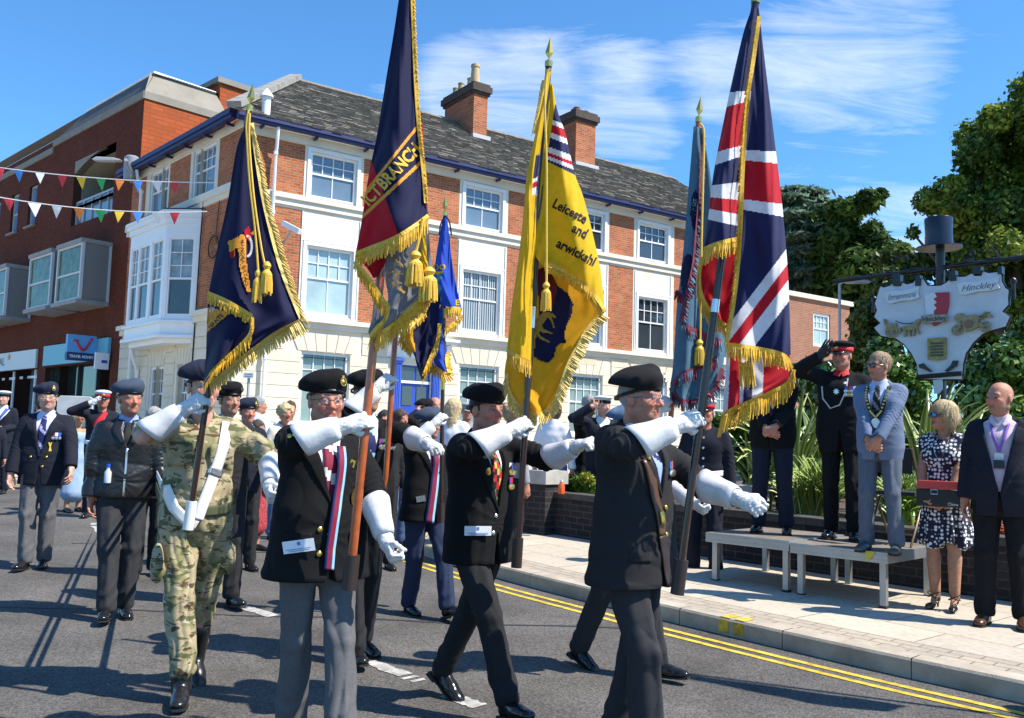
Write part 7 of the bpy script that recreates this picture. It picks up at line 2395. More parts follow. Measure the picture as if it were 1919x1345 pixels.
# ------------------------------------------------------------------ the standards: poles, folded cloth, fringes, cords and tassels
def cl(name, col, **kw): return cloth('flag_' + name, col, .75, nscale=25, bump=.08, sheen=.1, **kw)
def trans(m, amt=.25):
 bs = m.node_tree.nodes['Principled BSDF']
 out = [n for n in m.node_tree.nodes if n.type == 'OUTPUT_MATERIAL'][0]
 tr = m.node_tree.nodes.new('ShaderNodeBsdfTranslucent'); mx = m.node_tree.nodes.new('ShaderNodeMixShader'); mx.inputs[0].default_value = amt
 if bs.inputs['Base Color'].links: m.node_tree.links.new(bs.inputs['Base Color'].links[0].from_socket, tr.inputs[0])
 else: tr.inputs[0].default_value = bs.inputs['Base Color'].default_value
 m.node_tree.links.new(bs.outputs[0], mx.inputs[1]); m.node_tree.links.new(tr.outputs[0], mx.inputs[2]); m.node_tree.links.new(mx.outputs[0], out.inputs[0])
 return m
F_NAVY = trans(cl('navy', (.007, .008, .045)), .15); F_NAVYU = trans(cl('navy_union', (.014, .017, .075)), .15); F_RED = trans(cl('red', (.52, .008, .02))); F_WHITE = trans(cl('white', (.75, .74, .76))); F_YEL = trans(cl('yellow', (.80, .50, .012)), .35)
F_ORG = trans(cl('orange', (.80, .38, .012)), .35); F_NAVY_LIT = trans(cl('grey', (.22, .23, .25)), .2); F_SKY = trans(cl('sky', (.085, .17, .24)), .25); F_ROY = trans(cl('royal', (.02, .07, .46)), .2); F_MAR = cl('maroon', (.14, .012, .03)); F_BLK = cl('black', (.01, .01, .012)); F_TEAL = cl('teal', (.06, .28, .3))  # the grey is navy cloth with light through it, painted into the colour
FR_GOLD = mat('gold_fringe', (.74, .42, .03), .55, noise=.3, nscale=90); FR_PALE = mat('pale_gold_fringe', (.70, .50, .13), .55, noise=.3, nscale=90); FR_MAR = mat('maroon_fringe', (.16, .015, .035), .7, noise=.2, nscale=60); FR_BLUE = mat('blue_fringe', (.09, .17, .24), .7)
CORD = mat('gold_cord', (.78, .48, .05), .5, noise=.2, nscale=120)
WOOD = mat('orange_varnish', (.40, .085, .018), .22, noise=.25, nscale=14, spec=.6, coat=.4); DWOOD = mat('dark_varnish', (.03, .012, .009), .25, noise=.2, nscale=10, spec=.6, coat=.3); BRASS = mat('brass', (.7, .48, .14), .25, metal=.9)
def inpoly(X, Y, poly):
 c = np.zeros(X.shape, bool)
 n = len(poly)
 for i in range(n):
  x0, y0 = poly[i]; x1, y1 = poly[(i + 1) % n]
  if y0 == y1: continue
  c ^= ((y0 > Y) != (y1 > Y)) & (X < (x1 - x0) * (Y - y0) / (y1 - y0) + x0)
 return c
class Flag:
 def __init__(s, label, pole_px, Yp, pole_mat, r=.0165, seed=1, bottom=None, group='standards carried in the parade', tipY=None):
  (x0, y0), (x1, y1) = pole_px           # bottom, top
  s.Y = Yp; s.Yt = Yp if tipY is None else tipY
  s.a, s.b = P(x0, y0, Yp), P(x1, y1, s.Yt)
  s.y0, s.y1 = y0, y1
  s.root = empty('parade_flag', s.a, 0, label, 'flag', group)
  s.rng = np.random.RandomState(seed)
  m = MB(); m.tube([s.a, s.b], r, 14); s.pole = m.build('pole', pole_mat, s.root, smooth=True)
  s.r = r; s.grid = []
 def Yat(s, y):
  return s.Y + (s.Yt - s.Y) * np.clip((s.y0 - np.asarray(y, float)) / (s.y0 - s.y1), 0, 1.1)
 def pt(s, x, y, d=0.0): return P(x, y, float(s.Yat(y)) + d)
 def collar(s, px, py0, py1, m, rr=1.35, name='ferrule'):
  d = nrm(s.b - s.a); t0 = np.linalg.norm(s.pt(px, py0) - s.a); t1 = np.linalg.norm(s.pt(px, py1) - s.a)
  k = MB(); k.tube([s.a + d * t0, s.a + d * t1], s.r * rr, 14); return k.build(name, m, s.pole, smooth=True)
 def socket(s, m=None):
  d = nrm(s.b - s.a); k = MB(); k.tube([s.a - d * .02, s.a + d * .13], s.r * 1.7, 14); return k.build('socket', m or mat('socket_leather', (.03, .018, .014), .5), s.pole, smooth=True)
 def spear(s, h=.16):
  d = nrm(s.b - s.a); k = MB()
  k.tube([s.b - d * .01, s.b + d * .02, s.b + d * .03], [s.r * 1.2, s.r * 1.3, s.r * .6], 12)
  x = np.array([1., 0, 0]); x = nrm(x - d * (x @ d)); y = np.cross(d, x)
  V = [s.b + d * .03]; ring = [(.0, .3), (.025, .45), (0, 1)]
  q = s.b + d * (.03 + .3 * h); tip = s.b + d * (.03 + h)
  k.add([s.b + d * .03, q + x * .022, q + y * .009, q - x * .022, q - y * .009, tip], [(0, 2, 1), (0, 3, 2), (0, 4, 3), (0, 1, 4), (5, 1, 2), (5, 2, 3), (5, 3, 4), (5, 4, 1)])
  return k.build('spearhead', BRASS if s.r > .0 else SILVER, s.pole)
 def panel(s, rows, mats, pat=None, dy=0.0, bulge=-.05, folds=(.02, 2.0, .3), name='cloth', step=3.0, parent=None, dyrows=None):
  rows = np.array(rows, float)
  Lc, Rc = spline(rows[:, 0], 10), spline(rows[:, 1], 10)
  hgt = np.linalg.norm(np.diff((Lc + Rc) / 2, axis=0), axis=1).sum(); wid = np.linalg.norm(Rc - Lc, axis=1).max()
  nt, ns = max(6, int(hgt / step)), max(4, int(wid / step))
  ti = np.linspace(0, 1, len(Lc)); t = np.linspace(0, 1, nt + 1)
  Li = np.stack([np.interp(t, ti, Lc[:, k]) for k in (0, 1)], 1); Ri = np.stack([np.interp(t, ti, Rc[:, k]) for k in (0, 1)], 1)
  ss = np.linspace(0, 1, ns + 1)
  S, T = np.meshgrid(ss, t)
  X = Li[:, 0][:, None] * (1 - S) + Ri[:, 0][:, None] * S; Yy = Li[:, 1][:, None] * (1 - S) + Ri[:, 1][:, None] * S
  A, nf, ph = folds
  dd = np.full(S.shape, dy) if dyrows is None else np.interp(T, np.linspace(0, 1, len(dyrows)), dyrows)
  grow_ = np.clip(T * 1.6, 0.15, 1)
  D = dd + bulge * np.sin(np.pi * S) * grow_ + A * grow_ * np.sin(2 * np.pi * (nf * S + ph + .25 * np.sin(3 * T))) + .006 * np.sin(23 * T + 9 * S + 4 * np.sin(7 * S)) * grow_
  Z = s.Yat(Yy) + D
  V = np.empty(S.shape + (3,))
  dx = (X - CX) / FPX; dyy = (Yy - CY) / FPX
  dirs = np.stack([dx * RI[0] + dyy * RI[1] + RI[2], dx * FW[0] + dyy * FW[1] + FW[2], dx * UPV[0] + dyy * UPV[1] + UPV[2]], -1)
  V = CAMP + dirs * (Z / dirs[..., 1])[..., None]
  idx = np.arange((nt + 1) * (ns + 1)).reshape(nt + 1, ns + 1)
  F = np.stack([idx[:-1, :-1], idx[1:, :-1], idx[1:, 1:], idx[:-1, 1:]], -1).reshape(-1, 4)
  cxm = lambda a: (a[:-1, :-1] + a[1:, :-1] + a[1:, 1:] + a[:-1, 1:]) / 4
  mi = np.zeros(len(F), int)
  if pat is not None: mi = pat(cxm(X), cxm(Yy), cxm(S), cxm(T)).reshape(-1).astype(int)
  me = raw_mesh(name, V.reshape(-1, 3), F, True, mi)
  o = link(name, me, parent or s.root, mats)
  s.grid.append((X.ravel(), Yy.ravel(), Z.ravel()))
  s.last = (X, Yy, Z)
  return o
 def depth(s, x, y, layer=-1):
  X, Y_, Z = s.grid[layer]
  i = np.argmin((X - x) ** 2 + (Y_ - y) ** 2)
  return Z[i]
 def fringe(s, path, vec, m, gap=3.2, layer=-1, dz=-.012, m2=None, name='fringe', jit=.18, w=1.15, depth=None):
  path = spline(path, 8)
  ar = np.concatenate([[0], np.cumsum(np.linalg.norm(np.diff(path, axis=0), axis=1))])
  n = max(3, int(ar[-1] / gap))
  vec = np.array(vec, float)
  if vec.ndim == 1: vec = vec[None]
  V, F, MI = [], [], []
  for i in range(n):
   u = (i + .5) / n
   x, y = np.interp(u * ar[-1], ar, path[:, 0]), np.interp(u * ar[-1], ar, path[:, 1])
   tx = np.interp(u * ar[-1] + 2, ar, path[:, 0]) - np.interp(u * ar[-1] - 2, ar, path[:, 0]); ty = np.interp(u * ar[-1] + 2, ar, path[:, 1]) - np.interp(u * ar[-1] - 2, ar, path[:, 1])
   k = np.linspace(0, 1, len(vec)); v = np.array([np.interp(u, k, vec[:, 0]), np.interp(u, k, vec[:, 1])])
   v = v * (1 + s.rng.uniform(-jit, jit * .6)); dev = s.rng.normal() * 1.6
   t = np.array([tx, ty]); t /= np.linalg.norm(t) + 1e-9
   Z = (s.depth(x, y, layer) if depth is None else float(s.Yat(y)) + depth) + dz + s.rng.uniform(-.003, .003)
   i0 = len(V)
   for f_, ww, dd in ((0, w, 0), (.5, w * 1.05, -.004), (1.0, w * .8, .003)):
    px = np.array([x, y]) + v * f_ + t * dev * f_ * f_
    for sg in (-1, 0, 1):
     q = px + t * sg * gap * .5 * ww
     V.append(P(q[0], q[1], Z + dd - (.004 if sg == 0 else 0)))
   for a in range(2):
    for b_ in range(2):
     F.append((i0 + a * 3 + b_, i0 + a * 3 + b_ + 1, i0 + a * 3 + b_ + 4, i0 + a * 3 + b_ + 3)); MI.append(0 if m2 is None or (i // 3) % 2 else 1)
  for i in range(len(path) - 1):
   i0 = len(V)
   t = path[i + 1] - path[i]; nn = np.array([-t[1], t[0]]) / (np.linalg.norm(t) + 1e-9)
   v0 = vec[0] / (np.linalg.norm(vec[0]) + 1e-9); nn = nn if nn @ v0 > 0 else -nn
   for q in (path[i] - nn * 4.0, path[i + 1] - nn * 4.0, path[i + 1] + nn * 3.5, path[i] + nn * 3.5):
    Z = (s.depth(q[0], q[1], layer) if depth is None else float(s.Yat(q[1])) + depth) + dz - .005
    V.append(P(q[0], q[1], Z))
   F.append((i0, i0 + 1, i0 + 2, i0 + 3)); MI.append(0)
  return link(name, raw_mesh(name, V, F, False, MI), s.root, [m] if m2 is None else [m, m2])
 def text(s, st, c, size, ang, m, layer=-1, squash=1.0, bold=0.01, spacing=1.0, parent=None, flip=1, shear=0, off=-.006):
  V, F = text_mesh(st, size, 'CENTER', bold * size, shear, spacing)
  a = math.radians(ang); out = []
  for v in V:
   x, y = v[0] * squash * flip, -v[1]
   px, py = c[0] + x * math.cos(a) - y * math.sin(a), c[1] + x * math.sin(a) + y * math.cos(a)
   out.append(P(px, py, s.depth(px, py, layer) + off))
  return link('lettering', raw_mesh('lettering', out, F), parent or s.root, m)
 def shape(s, poly, m, layer=-1, off=-.005, name='emblem', step=3.0, parent=None):
  poly = np.array(poly, float)
  x0, y0 = poly.min(0); x1, y1 = poly.max(0)
  xs, ys = np.arange(x0, x1 + step, step), np.arange(y0, y1 + step, step)
  X, Yy = np.meshgrid(xs, ys)
  keep = inpoly((X[:-1, :-1] + X[1:, 1:]) / 2, (Yy[:-1, :-1] + Yy[1:, 1:]) / 2, poly)
  idx = np.arange(X.size).reshape(X.shape)
  F = np.stack([idx[:-1, :-1], idx[1:, :-1], idx[1:, 1:], idx[:-1, 1:]], -1)[keep]
  if not len(F): return
  used = np.unique(F); mp = np.zeros(X.size, int); mp[used] = np.arange(len(used))
  V = [P(x, y, s.depth(x, y, layer) + off) for x, y in zip(X.ravel()[used], Yy.ravel()[used])]
  return link(name, raw_mesh(name, V, mp[F], True), parent or s.root, m)
 def cord(s, pts, r=.006, d=-.05, m=None, name='cord'):
  q = spline(pts, 6)
  k = MB(); k.tube([P(x, y, float(s.Yat(y)) + d) for x, y in q], r, 7)
  return k.build(name, m or CORD, s.root, smooth=True)
 def tassel(s, x, y0, y1, w, d=-.06, m=None):
  Yd = float(s.Yat(y0)) + d; top = P(x, y0, Yd); h = top[2] - P(x, y1, Yd)[2]; r = w / 2 / FPX * Yd
  k = MB(); k.lathe([(r * .25, 0), (r * .6, -h * .06), (r * .75, -h * .14), (r * .5, -h * .22), (r * .45, -h * .25), (r * .8, -h * .32), (r * .95, -h * .42)], top, 14)
  for i in range(22):
   a = 2 * math.pi * i / 22 + s.rng.uniform(-.1, .1); rr = r * s.rng.uniform(.8, 1.05)
   c, sn = math.cos(a), math.sin(a)
   k.tube([top + np.array([c * r * .8, sn * r * .8, -h * .36]), top + np.array([c * rr, sn * rr, -h * .65]), top + np.array([c * rr * 1.05, sn * rr * 1.05, -h * s.rng.uniform(.92, 1.04)])], r * .14, 5)
  return k.build('tassel', m or CORD, s.root, smooth=True)
 def done(s): reparent_all(s.root, None)
# --- navy flag with gold scroll, over the soldier
f = Flag('navy flag with heavy gold fringe and an orange lettered scroll, carried by the camouflaged soldier', ((353, 985), (467, 205)), 4.85, DWOOD, seed=2)
f.socket(WHB); f.spear(.12)
main = f.panel([((465, 226), (473, 228)), ((444, 275), (481, 285)), ((427, 375), (496, 375)), ((407, 468), (517, 470)), ((391, 549), (545, 555)), ((389, 585), (564, 600)), ((387, 630), (517, 624)), ((386, 665), (470, 660)), ((383, 700), (420, 697)), ((381, 722), (385, 724))], [F_NAVY], None, -.02, -.10, (.035, 1.6, .1))
f.fringe([(472, 230), (489, 346), (507, 429), (531, 513), (565, 598)], [(4, 6), (14, 12), (17, 14), (20, 16), (18, 20)], FR_PALE, dz=-.01, gap=3)
f.fringe([(565, 600), (518, 624), (483, 649), (458, 668), (430, 690), (392, 719)], [(14, 24), (6, 24), (4, 22), (4, 22)], FR_PALE, dz=-.01, gap=3)
f.fringe([(389, 549), (420, 562), (447, 577), (472, 592)], [(0, 20), (-2, 19), (-3, 17)], FR_GOLD, dz=-.03)
f.fringe([(472, 592), (470, 624), (448, 650), (424, 672), (400, 695), (382, 724)], [(-3, 16), (2, 22), (-3, 18), (-4, 20)], FR_GOLD, dz=-.028)
ORS = cl('scroll', (.75, .30, .03))
e = f.shape([(448, 441), (455, 439), (461, 445), (461, 478), (464, 508), (468, 530), (470, 548), (463, 545), (455, 525), (449, 500), (447, 470), (446, 450)], ORS, off=-.008, step=2.2, name='scroll')
f.shape([(427, 452), (447, 443), (449, 466), (440, 466), (439, 481), (433, 482), (430, 470)], ORS, off=-.009, step=2.2, name='scroll')
f.shape([(432, 472), (439, 468), (440, 480), (436, 484), (431, 480)], F_RED, off=-.011, step=2, name='scroll_curl')
for k_, ch in enumerate('HINCKLEYTRO'):
 yk = 452 + k_ * 7.9
 f.text(ch, (454.5 + max(0, (yk - 480)) * .14, yk), 9.5, 82, F_NAVY, squash=1.0, bold=.02, off=-.013)
f.shape([(391, 576), (412, 580), (430, 586), (410, 604), (388, 623)], ORS, off=-.008, step=2.2, name='scroll')
f.text('HANTS', (404, 602), 11, -46, F_NAVY, bold=.02, off=-.013)
f.shape([(395, 574), (402, 577), (398, 586), (392, 584)], F_WHITE, off=-.01, step=2, name='rose')
for t in np.linspace(-1.5, 1.4, 13):
 cx_, cy_ = 463 + 9 * math.cos(t), 461 + 19 * math.sin(t)
 f.shape([(cx_ - 2, cy_ - 2), (cx_ + 2, cy_ - 2), (cx_ + 2, cy_ + 2), (cx_ - 2, cy_ + 2)], F_WHITE, off=-.01, step=2, name='cog_tooth')
f.shape([(458, 432), (466, 424), (472, 440), (468, 452), (460, 446)], F_RED, off=-.009, step=2.2, name='lion')
f.shape([(470, 436), (479, 430), (481, 434), (473, 441)], ORS, off=-.01, step=2, name='lion')
f.cord([(466, 205), (462, 232), (463, 262), (468, 340), (478, 430), (484, 508)], d=-.14); f.cord([(468, 212), (467, 240), (468, 280), (476, 370), (489, 460), (496, 494)], d=-.14)
f.tassel(484, 505, 566, 17, d=-.15); f.tassel(501, 490, 552, 21, d=-.15); f.done()
# --- navy and red flag with the word BRANCH
f = Flag('tall navy and red flag lettered BRANCH with a navy reverse painted grey as if lit through and gold tassels', ((655, 1096), (772, -70)), 4.02, WOOD, .0195, seed=3)
f.socket(); f.spear()
UL, LLn = ((683, 362), (780, 240)), ((683, 402), (790, 303))
def pat(X, Y, S, T):
 m = np.zeros(X.shape, int)
 m[inpoly(X, Y, [(600, 290), (697, 305), (712, 345), (740, 421), (756, 470), (600, 520)])] = 1
 for (a, b_) in (UL, LLn):
  yl = a[1] + (b_[1] - a[1]) * (X - a[0]) / (b_[0] - a[0])
  m[np.abs(Y - yl) < 4.2] = 2
 return m
f.panel([((760, 150), (780, 150)), ((772, 230), (792, 240)), ((780, 300), (797, 330)), ((785, 360), (802, 400))], [F_RED], None, .06, -.02, (.0, 1, 0))
f.panel([((750, -20), (772, -20)), ((738, 60), (773, 60)), ((724, 145), (777, 140)), ((707, 249), (784, 240)), ((696, 302), (791, 300)), ((687, 350), (796, 350)), ((677, 418), (800, 388)), ((665, 482), (804, 412))], [F_NAVY, F_RED, ORS], pat, -.06, -.06, (.03, 1.1, .0), step=1.8)
fl = len(f.grid) - 1
GOLDT = cl('gold_letter', (.72, .42, .05))
f.text('BRANCH', (748, 312), 33, -46.5, GOLDT, fl, squash=.78, bold=.035, off=-.006)
f.text('ICT', (697, 366), 33, -45, GOLDT, fl, squash=.75, bold=.03, off=-.006)
f.fringe([(667, 475), (700, 462), (735, 448), (770, 428), (803, 404)], [(-4, 30), (-2, 30), (0, 31), (0, 32)], FR_GOLD, layer=fl)
f.fringe([(773, -20), (778, 116), (784, 220), (792, 300), (799, 380)], [(5, 4), (5, 5)], FR_GOLD, layer=fl, gap=3, dz=-.004)
def pat2(X, Y, S, T):
 m = np.zeros(X.shape, int)
 return m
f.panel([((722, 455), (802, 405)), ((722, 520), (806, 470)), ((727, 562), (810, 520)), ((709, 603), (790, 557)), ((701, 630), (742, 602))], [F_NAVY_LIT], pat2, -.015, -.02, (.02, 1.2, .3))  # back of the navy cloth, its grey standing for light coming through
gl_ = len(f.grid) - 1
FNT = cl('faint_gold', (.38, .24, .07))
f.text('CH', (745, 518), 30, 38, FNT, gl_, flip=-1, squash=.85, bold=.01)
for p in ([(730, 480), (733, 477), (772, 508), (770, 512)], [(728, 526), (731, 523), (760, 547), (757, 551)], [(770, 508), (774, 508), (762, 548), (757, 548)]): f.shape(p, FNT, gl_, step=2)
f.panel([((681, 494), (724, 466)), ((690, 505), (722, 492)), ((700, 521), (706, 519))], [F_RED], None, -.02, -.02, (.0, 1, 0))
f.panel([((690, 622), (706, 560)), ((694, 632), (712, 592)), ((697, 640), (703, 632))], [F_NAVY_LIT], None, -.02, -.01, (.0, 1, 0))
f.fringe([(664, 490), (680, 508), (697, 530), (716, 560), (727, 572)], [(4, 24), (2, 30), (-2, 30), (-4, 22)], FR_GOLD, depth=-.075)
f.fringe([(728, 572), (722, 598), (708, 612), (694, 630)], [(-8, 14), (-6, 22), (-6, 26)], FR_GOLD, depth=-.07)
f.fringe([(701, 632), (735, 610), (770, 578), (800, 550), (812, 530)], [(-2, 32), (-2, 32), (2, 30), (0, 26)], FR_GOLD, layer=gl_)
f.panel([((789, 420), (797, 418)), ((789, 470), (800, 480)), ((790, 500), (806, 520))], [F_YEL], None, -.05, -.01, (.0, 1, 0))
f.cord([(792, 410), (787, 440), (779, 472)], .007, -.10); f.tassel(779, 470, 536, 30, -.11); f.tassel(805, 500, 566, 32, -.09); f.done()
# --- yellow flag
f = Flag('yellow flag with a union canton, black lettering, navy shield and gold tassel', ((968, 1056), (1028, 122)), 4.70, DWOOD, .0165, seed=4)
f.socket(); f.spear(.13); f.collar(1002, 575, 615, SILVER, 1.1)
f.panel([((1003, 470), (1085, 505)), ((990, 560), (1122, 590)), ((951, 665), (1088, 642)), ((947, 718), (1063, 692)), ((962, 750), (1044, 742)), ((1003, 780), (1024, 782))], [F_ORG], None, .05, -.03, (.03, 1.3, .2))
l0 = len(f.grid) - 1
c8 = lambda pts: [(940 + x / 4.2026, 480 + y / 4.2026) for x, y in pts]
f.shape(c8([(390, 140), (440, 230), (520, 290), (565, 380), (550, 470), (505, 560), (495, 640), (512, 682), (470, 680), (430, 720), (410, 800), (370, 838), (310, 825), (255, 790), (262, 700), (290, 500), (300, 300), (300, 150)]), F_NAVY, l0, -.008, 'shield', 2.4)
f.shape(c8([(330, 90), (380, 110), (420, 190), (440, 260), (400, 420), (300, 430), (285, 250), (290, 100)]), cl('dark_red', (.12, .01, .012)), l0, -.014, 'shield_chief', 2.4)
GP = cl('paw_gold', (.30, .19, .03))
for p in ([(270, 500), (330, 440), (400, 445), (435, 480), (420, 488), (370, 470), (320, 540), (300, 600), (262, 600)], [(350, 470), (385, 500), (410, 570), (418, 560), (395, 480), (370, 450)], [(310, 520), (330, 570), (400, 605), (405, 612), (320, 600), (290, 560)], [(285, 580), (310, 630), (385, 676), (380, 682), (300, 650), (268, 600)]): f.shape(c8(p), GP, l0, -.014, 'paw', 1.8)
f.fringe([(949, 700), (950, 722), (962, 750), (985, 768), (1006, 780)], [(-6, 16), (-4, 22), (2, 22)], FR_PALE, layer=l0); f.fringe([(1010, 781), (1040, 752), (1062, 692), (1085, 645), (1105, 612), (1128, 588)], [(4, 22), (12, 12), (16, 10), (14, 8)], FR_PALE, layer=l0)
def patD(X, Y, S, T):
 m = np.zeros(X.shape, int)
 can = (Y < 302 + .49 * (X - 1025)) & (X > 1041 - (Y - 190) * .15) & (Y > 196)
 yy = Y - .38 * (X - 1040)
 bands = [(0, 226, 1), (226, 235, 2), (235, 251, 3), (251, 261, 2), (261, 279, 1), (279, 290, 2), (290, 297, 3), (297, 304, 2), (304, 500, 1)]
 for a, b_, k in bands: m[can & (yy >= a) & (yy < b_)] = k
 return m
f.panel([((1028, 150), (1036, 160)), ((1024, 200), (1044, 204)), ((1017, 250), (1060, 252)), ((1013, 335), (1077, 324)), ((1008, 400), (1095, 375)), ((1004, 445), (1115, 456)), ((1002, 475), (1126, 511)), ((1012, 492), (1134, 583))], [F_YEL, F_NAVYU, F_WHITE, F_RED], patD, .0, -.07, (.035, 1.2, .65), step=1.8)
l1 = len(f.grid) - 1
f.fringe([(1020, 495), (1045, 502), (1076, 519), (1105, 541), (1128, 572), (1133, 585)], [(0, 17), (0, 20), (-3, 20), (-10, 12)], FR_GOLD, layer=l1)
for st, c, sz in (('Leiceste', (1068, 396), 23), ('and', (1087, 433), 23), ('arwickshi', (1080, 473), 23)): f.text(st, c, sz * 1.1, 27, F_BLK, l1, squash=.84, bold=.03)
f.panel([((1021, 140), (1033, 132)), ((1013, 203), (1025, 186)), ((988, 324), (1011, 296)), ((982, 390), (1005, 368)), ((971, 489), (1004, 445)), ((958, 582), (999, 527)), ((950, 655), (995, 678))], [F_YEL, F_NAVYU, F_WHITE, F_RED], lambda X, Y, S, T: np.where((S > .62) & (Y > 290) & (Y < 365), np.where(Y + (X - 1000) * .5 < 335, 1, np.where(Y + (X - 1000) * .5 < 342, 2, np.where(Y + (X - 1000) * .5 < 352, 3, 2))), 0), -.05, -.05, (.015, 1, .2))
f.fringe([(950, 656), (970, 668), (995, 680)], [(0, 26), (0, 28)], FR_GOLD, gap=3)
f.fringe([(1019, 150), (1012, 190), (1000, 250)], [(-5, 3), (-4, 4)], FR_PALE, gap=3)
f.cord([(1030, 128), (1024, 145), (1021, 200), (1024, 300), (1024, 420), (1024, 530)], .006, -.13); f.cord([(1026, 130), (1018, 170), (1008, 215), (1004, 225)], .006, -.10); f.tassel(1024, 528, 582, 19, -.14); f.done()
# --- union flag
f = Flag('large union flag with gold fringe in folds, carried by the bearer with the leather sling', ((1270, 1105), (1416, 2)), 4.0, DWOOD, .0175, seed=5)
f.socket(); f.spear(.1); f.collar(1277, 1062, 1068, SILVER, 1.15); f.collar(1335, 560, 585, SILVER, 1.1)
f.panel([((1319, 478), (1390, 462)), ((1310, 540), (1382, 560)), ((1330, 585), (1368, 612)), ((1348, 605), (1362, 622))], [F_RED], None, .05, .02, (.015, 1.2, .1))
lb = len(f.grid) - 1
def patF3(X, Y, S, T):
 m = np.ones(X.shape, int)
 x = X + (Y - 680) * .05
 for a, b_, k in ((0, 1368, 1), (1368, 1389, 2), (1389, 1396, 1), (1396, 1412, 0), (1412, 1432, 1), (1432, 1600, 2)): m[(x >= a) & (x < b_)] = k
 return m
f.panel([((1361, 655), (1480, 664)), ((1360, 700), (1476, 712)), ((1356, 745), (1430, 745)), ((1354, 782), (1375, 779))], [F_NAVYU, F_WHITE, F_RED], patF3, .03, -.02, (.03, 1.6, .3), step=1.8)
l3 = len(f.grid) - 1
def bands(X, Y, bl, br, S):
 m = np.zeros(X.shape, int)
 for (a0, b0, k), (a1, b1) in zip(bl, br):
  m[(Y >= a0 + (a1 - a0) * S) & (Y < b0 + (b1 - b0) * S)] = k
 return m
def patF2(X, Y, S, T):
 m = bands(X, Y, [(280, 299, 1), (299, 372, 2), (372, 391, 1)], [(284, 306), (306, 382), (382, 406)], S)
 v = (X - 1372) * .796 + (Y - 600) * .606
 dm = Y > 420
 for a, b_, k in ((0, 19, 1), (19, 38, 2), (38, 63, 1)): m[dm & (v >= a) & (v < b_)] = k
 return m
f.panel([((1413, 12), (1422, 15)), ((1398, 120), (1434, 120)), ((1390, 250), (1450, 250)), ((1384, 375), (1465, 375)), ((1382, 480), (1475, 487)), ((1376, 562), (1479, 562)), ((1361, 645), (1482, 665))], [F_NAVYU, F_WHITE, F_RED], patF2, -.03, -.08, (.03, 1.2, .55), step=1.6)
l2 = len(f.grid) - 1
def patF1(X, Y, S, T): return bands(X, Y, [(172, 200, 1), (200, 284, 2), (284, 309, 1), (347, 369, 1), (369, 391, 2), (391, 411, 1)], [(170, 188), (188, 270), (270, 290), (340, 375), (375, 402), (402, 424)], S)
f.panel([((1410, 12), (1419, 15)), ((1393, 62), (1419, 60)), ((1371, 156), (1409, 156)), ((1354, 237), (1401, 235)), ((1337, 325), (1394, 318)), ((1328, 400), (1388, 392)), ((1319, 466), (1387, 447))], [F_NAVYU, F_WHITE, F_RED], patF1, -.06, -.06, (.02, 1.1, .2), step=1.6)
l4 = len(f.grid) - 1
f.fringe([(1423, 30), (1412, 110), (1401, 187), (1392, 312), (1387, 440), (1377, 550), (1362, 642)], [(-7, 6), (-8, 8), (-7, 10)], FR_GOLD, layer=l2, gap=3, dz=-.05)
f.fringe([(1319, 467), (1340, 458), (1365, 451), (1387, 447)], [(-6, 32), (-3, 30), (0, 28)], FR_GOLD, layer=l4, gap=3)
f.fringe([(1317, 482), (1310, 510), (1312, 545), (1325, 575), (1345, 598), (1362, 612)], [(-6, 22), (-5, 26), (0, 30), (4, 26)], FR_GOLD, layer=lb, gap=3, dz=-.03)
f.fringe([(1361, 645), (1400, 650), (1440, 657), (1470, 667), (1484, 690)], [(-2, 26), (0, 30), (4, 30), (8, 20)], FR_GOLD, layer=l2, gap=3)
f.fringe([(1489, 692), (1476, 718), (1440, 738), (1400, 755), (1368, 770), (1352, 780)], [(2, 28), (0, 32), (-4, 38), (-8, 40)], FR_GOLD, layer=l3, gap=3, dz=-.04)
f.fringe([(1384, 682), (1400, 684), (1412, 684)], [(2, 44), (4, 44)], FR_GOLD, layer=l3, gap=3, dz=-.03); f.done()
# --- sky blue flag with maroon fringe
f = Flag('slate blue flag with maroon fringe half hidden behind the union flag', ((1238, 985), (1309, 226)), 5.5, WOOD, .0165, seed=6)
f.spear(.13); f.collar(1259, 578, 676, BRASS, 1.15)
f.panel([((1300, 236), (1316, 240)), ((1293, 320), (1332, 330)), ((1284, 430), (1345, 440)), ((1276, 510), (1352, 520)), ((1268, 580), (1356, 600)), ((1262, 680), (1356, 680)), ((1256, 728), (1330, 735)), ((1270, 750), (1300, 752))], [F_SKY, F_NAVY], lambda X, Y, S, T: np.where((((X - 1290) / 14) ** 2 + ((Y - 520) / 45) ** 2 < 1) | (((X - 1303) / 9) ** 2 + ((Y - 395) / 38) ** 2 < 1), 1, 0), -.045, -.06, (.05, 1.5, .2))
f.text('TEA', (1300, 392), 20, -78, F_SKY, squash=.8, bold=.01); f.text('HE', (1304, 380), 15, -80, cl('pale', (.3, .35, .4)), squash=.8)
f.fringe([(1318, 250), (1315, 330), (1308, 420), (1300, 500), (1285, 560), (1276, 605)], [(5, 6), (7, 8), (8, 8)], FR_MAR, m2=FR_BLUE, dz=-.02)
f.fringe([(1276, 605), (1300, 618), (1330, 632), (1352, 640)], [(2, 16), (2, 18)], FR_MAR, m2=FR_BLUE, dz=-.02)
f.fringe([(1258, 720), (1280, 700), (1310, 690), (1345, 670)], [(-2, 20), (2, 20)], FR_MAR, m2=FR_BLUE, dz=-.03)
f.fringe([(1256, 726), (1270, 748), (1300, 752), (1335, 735), (1354, 690)], [(-2, 18), (0, 18), (6, 14), (10, 8)], FR_MAR, m2=FR_BLUE, dz=-.02)
f.fringe([(1266, 545), (1274, 552), (1282, 556)], [(-4, 14), (-4, 14)], FR_MAR, dz=-.02)
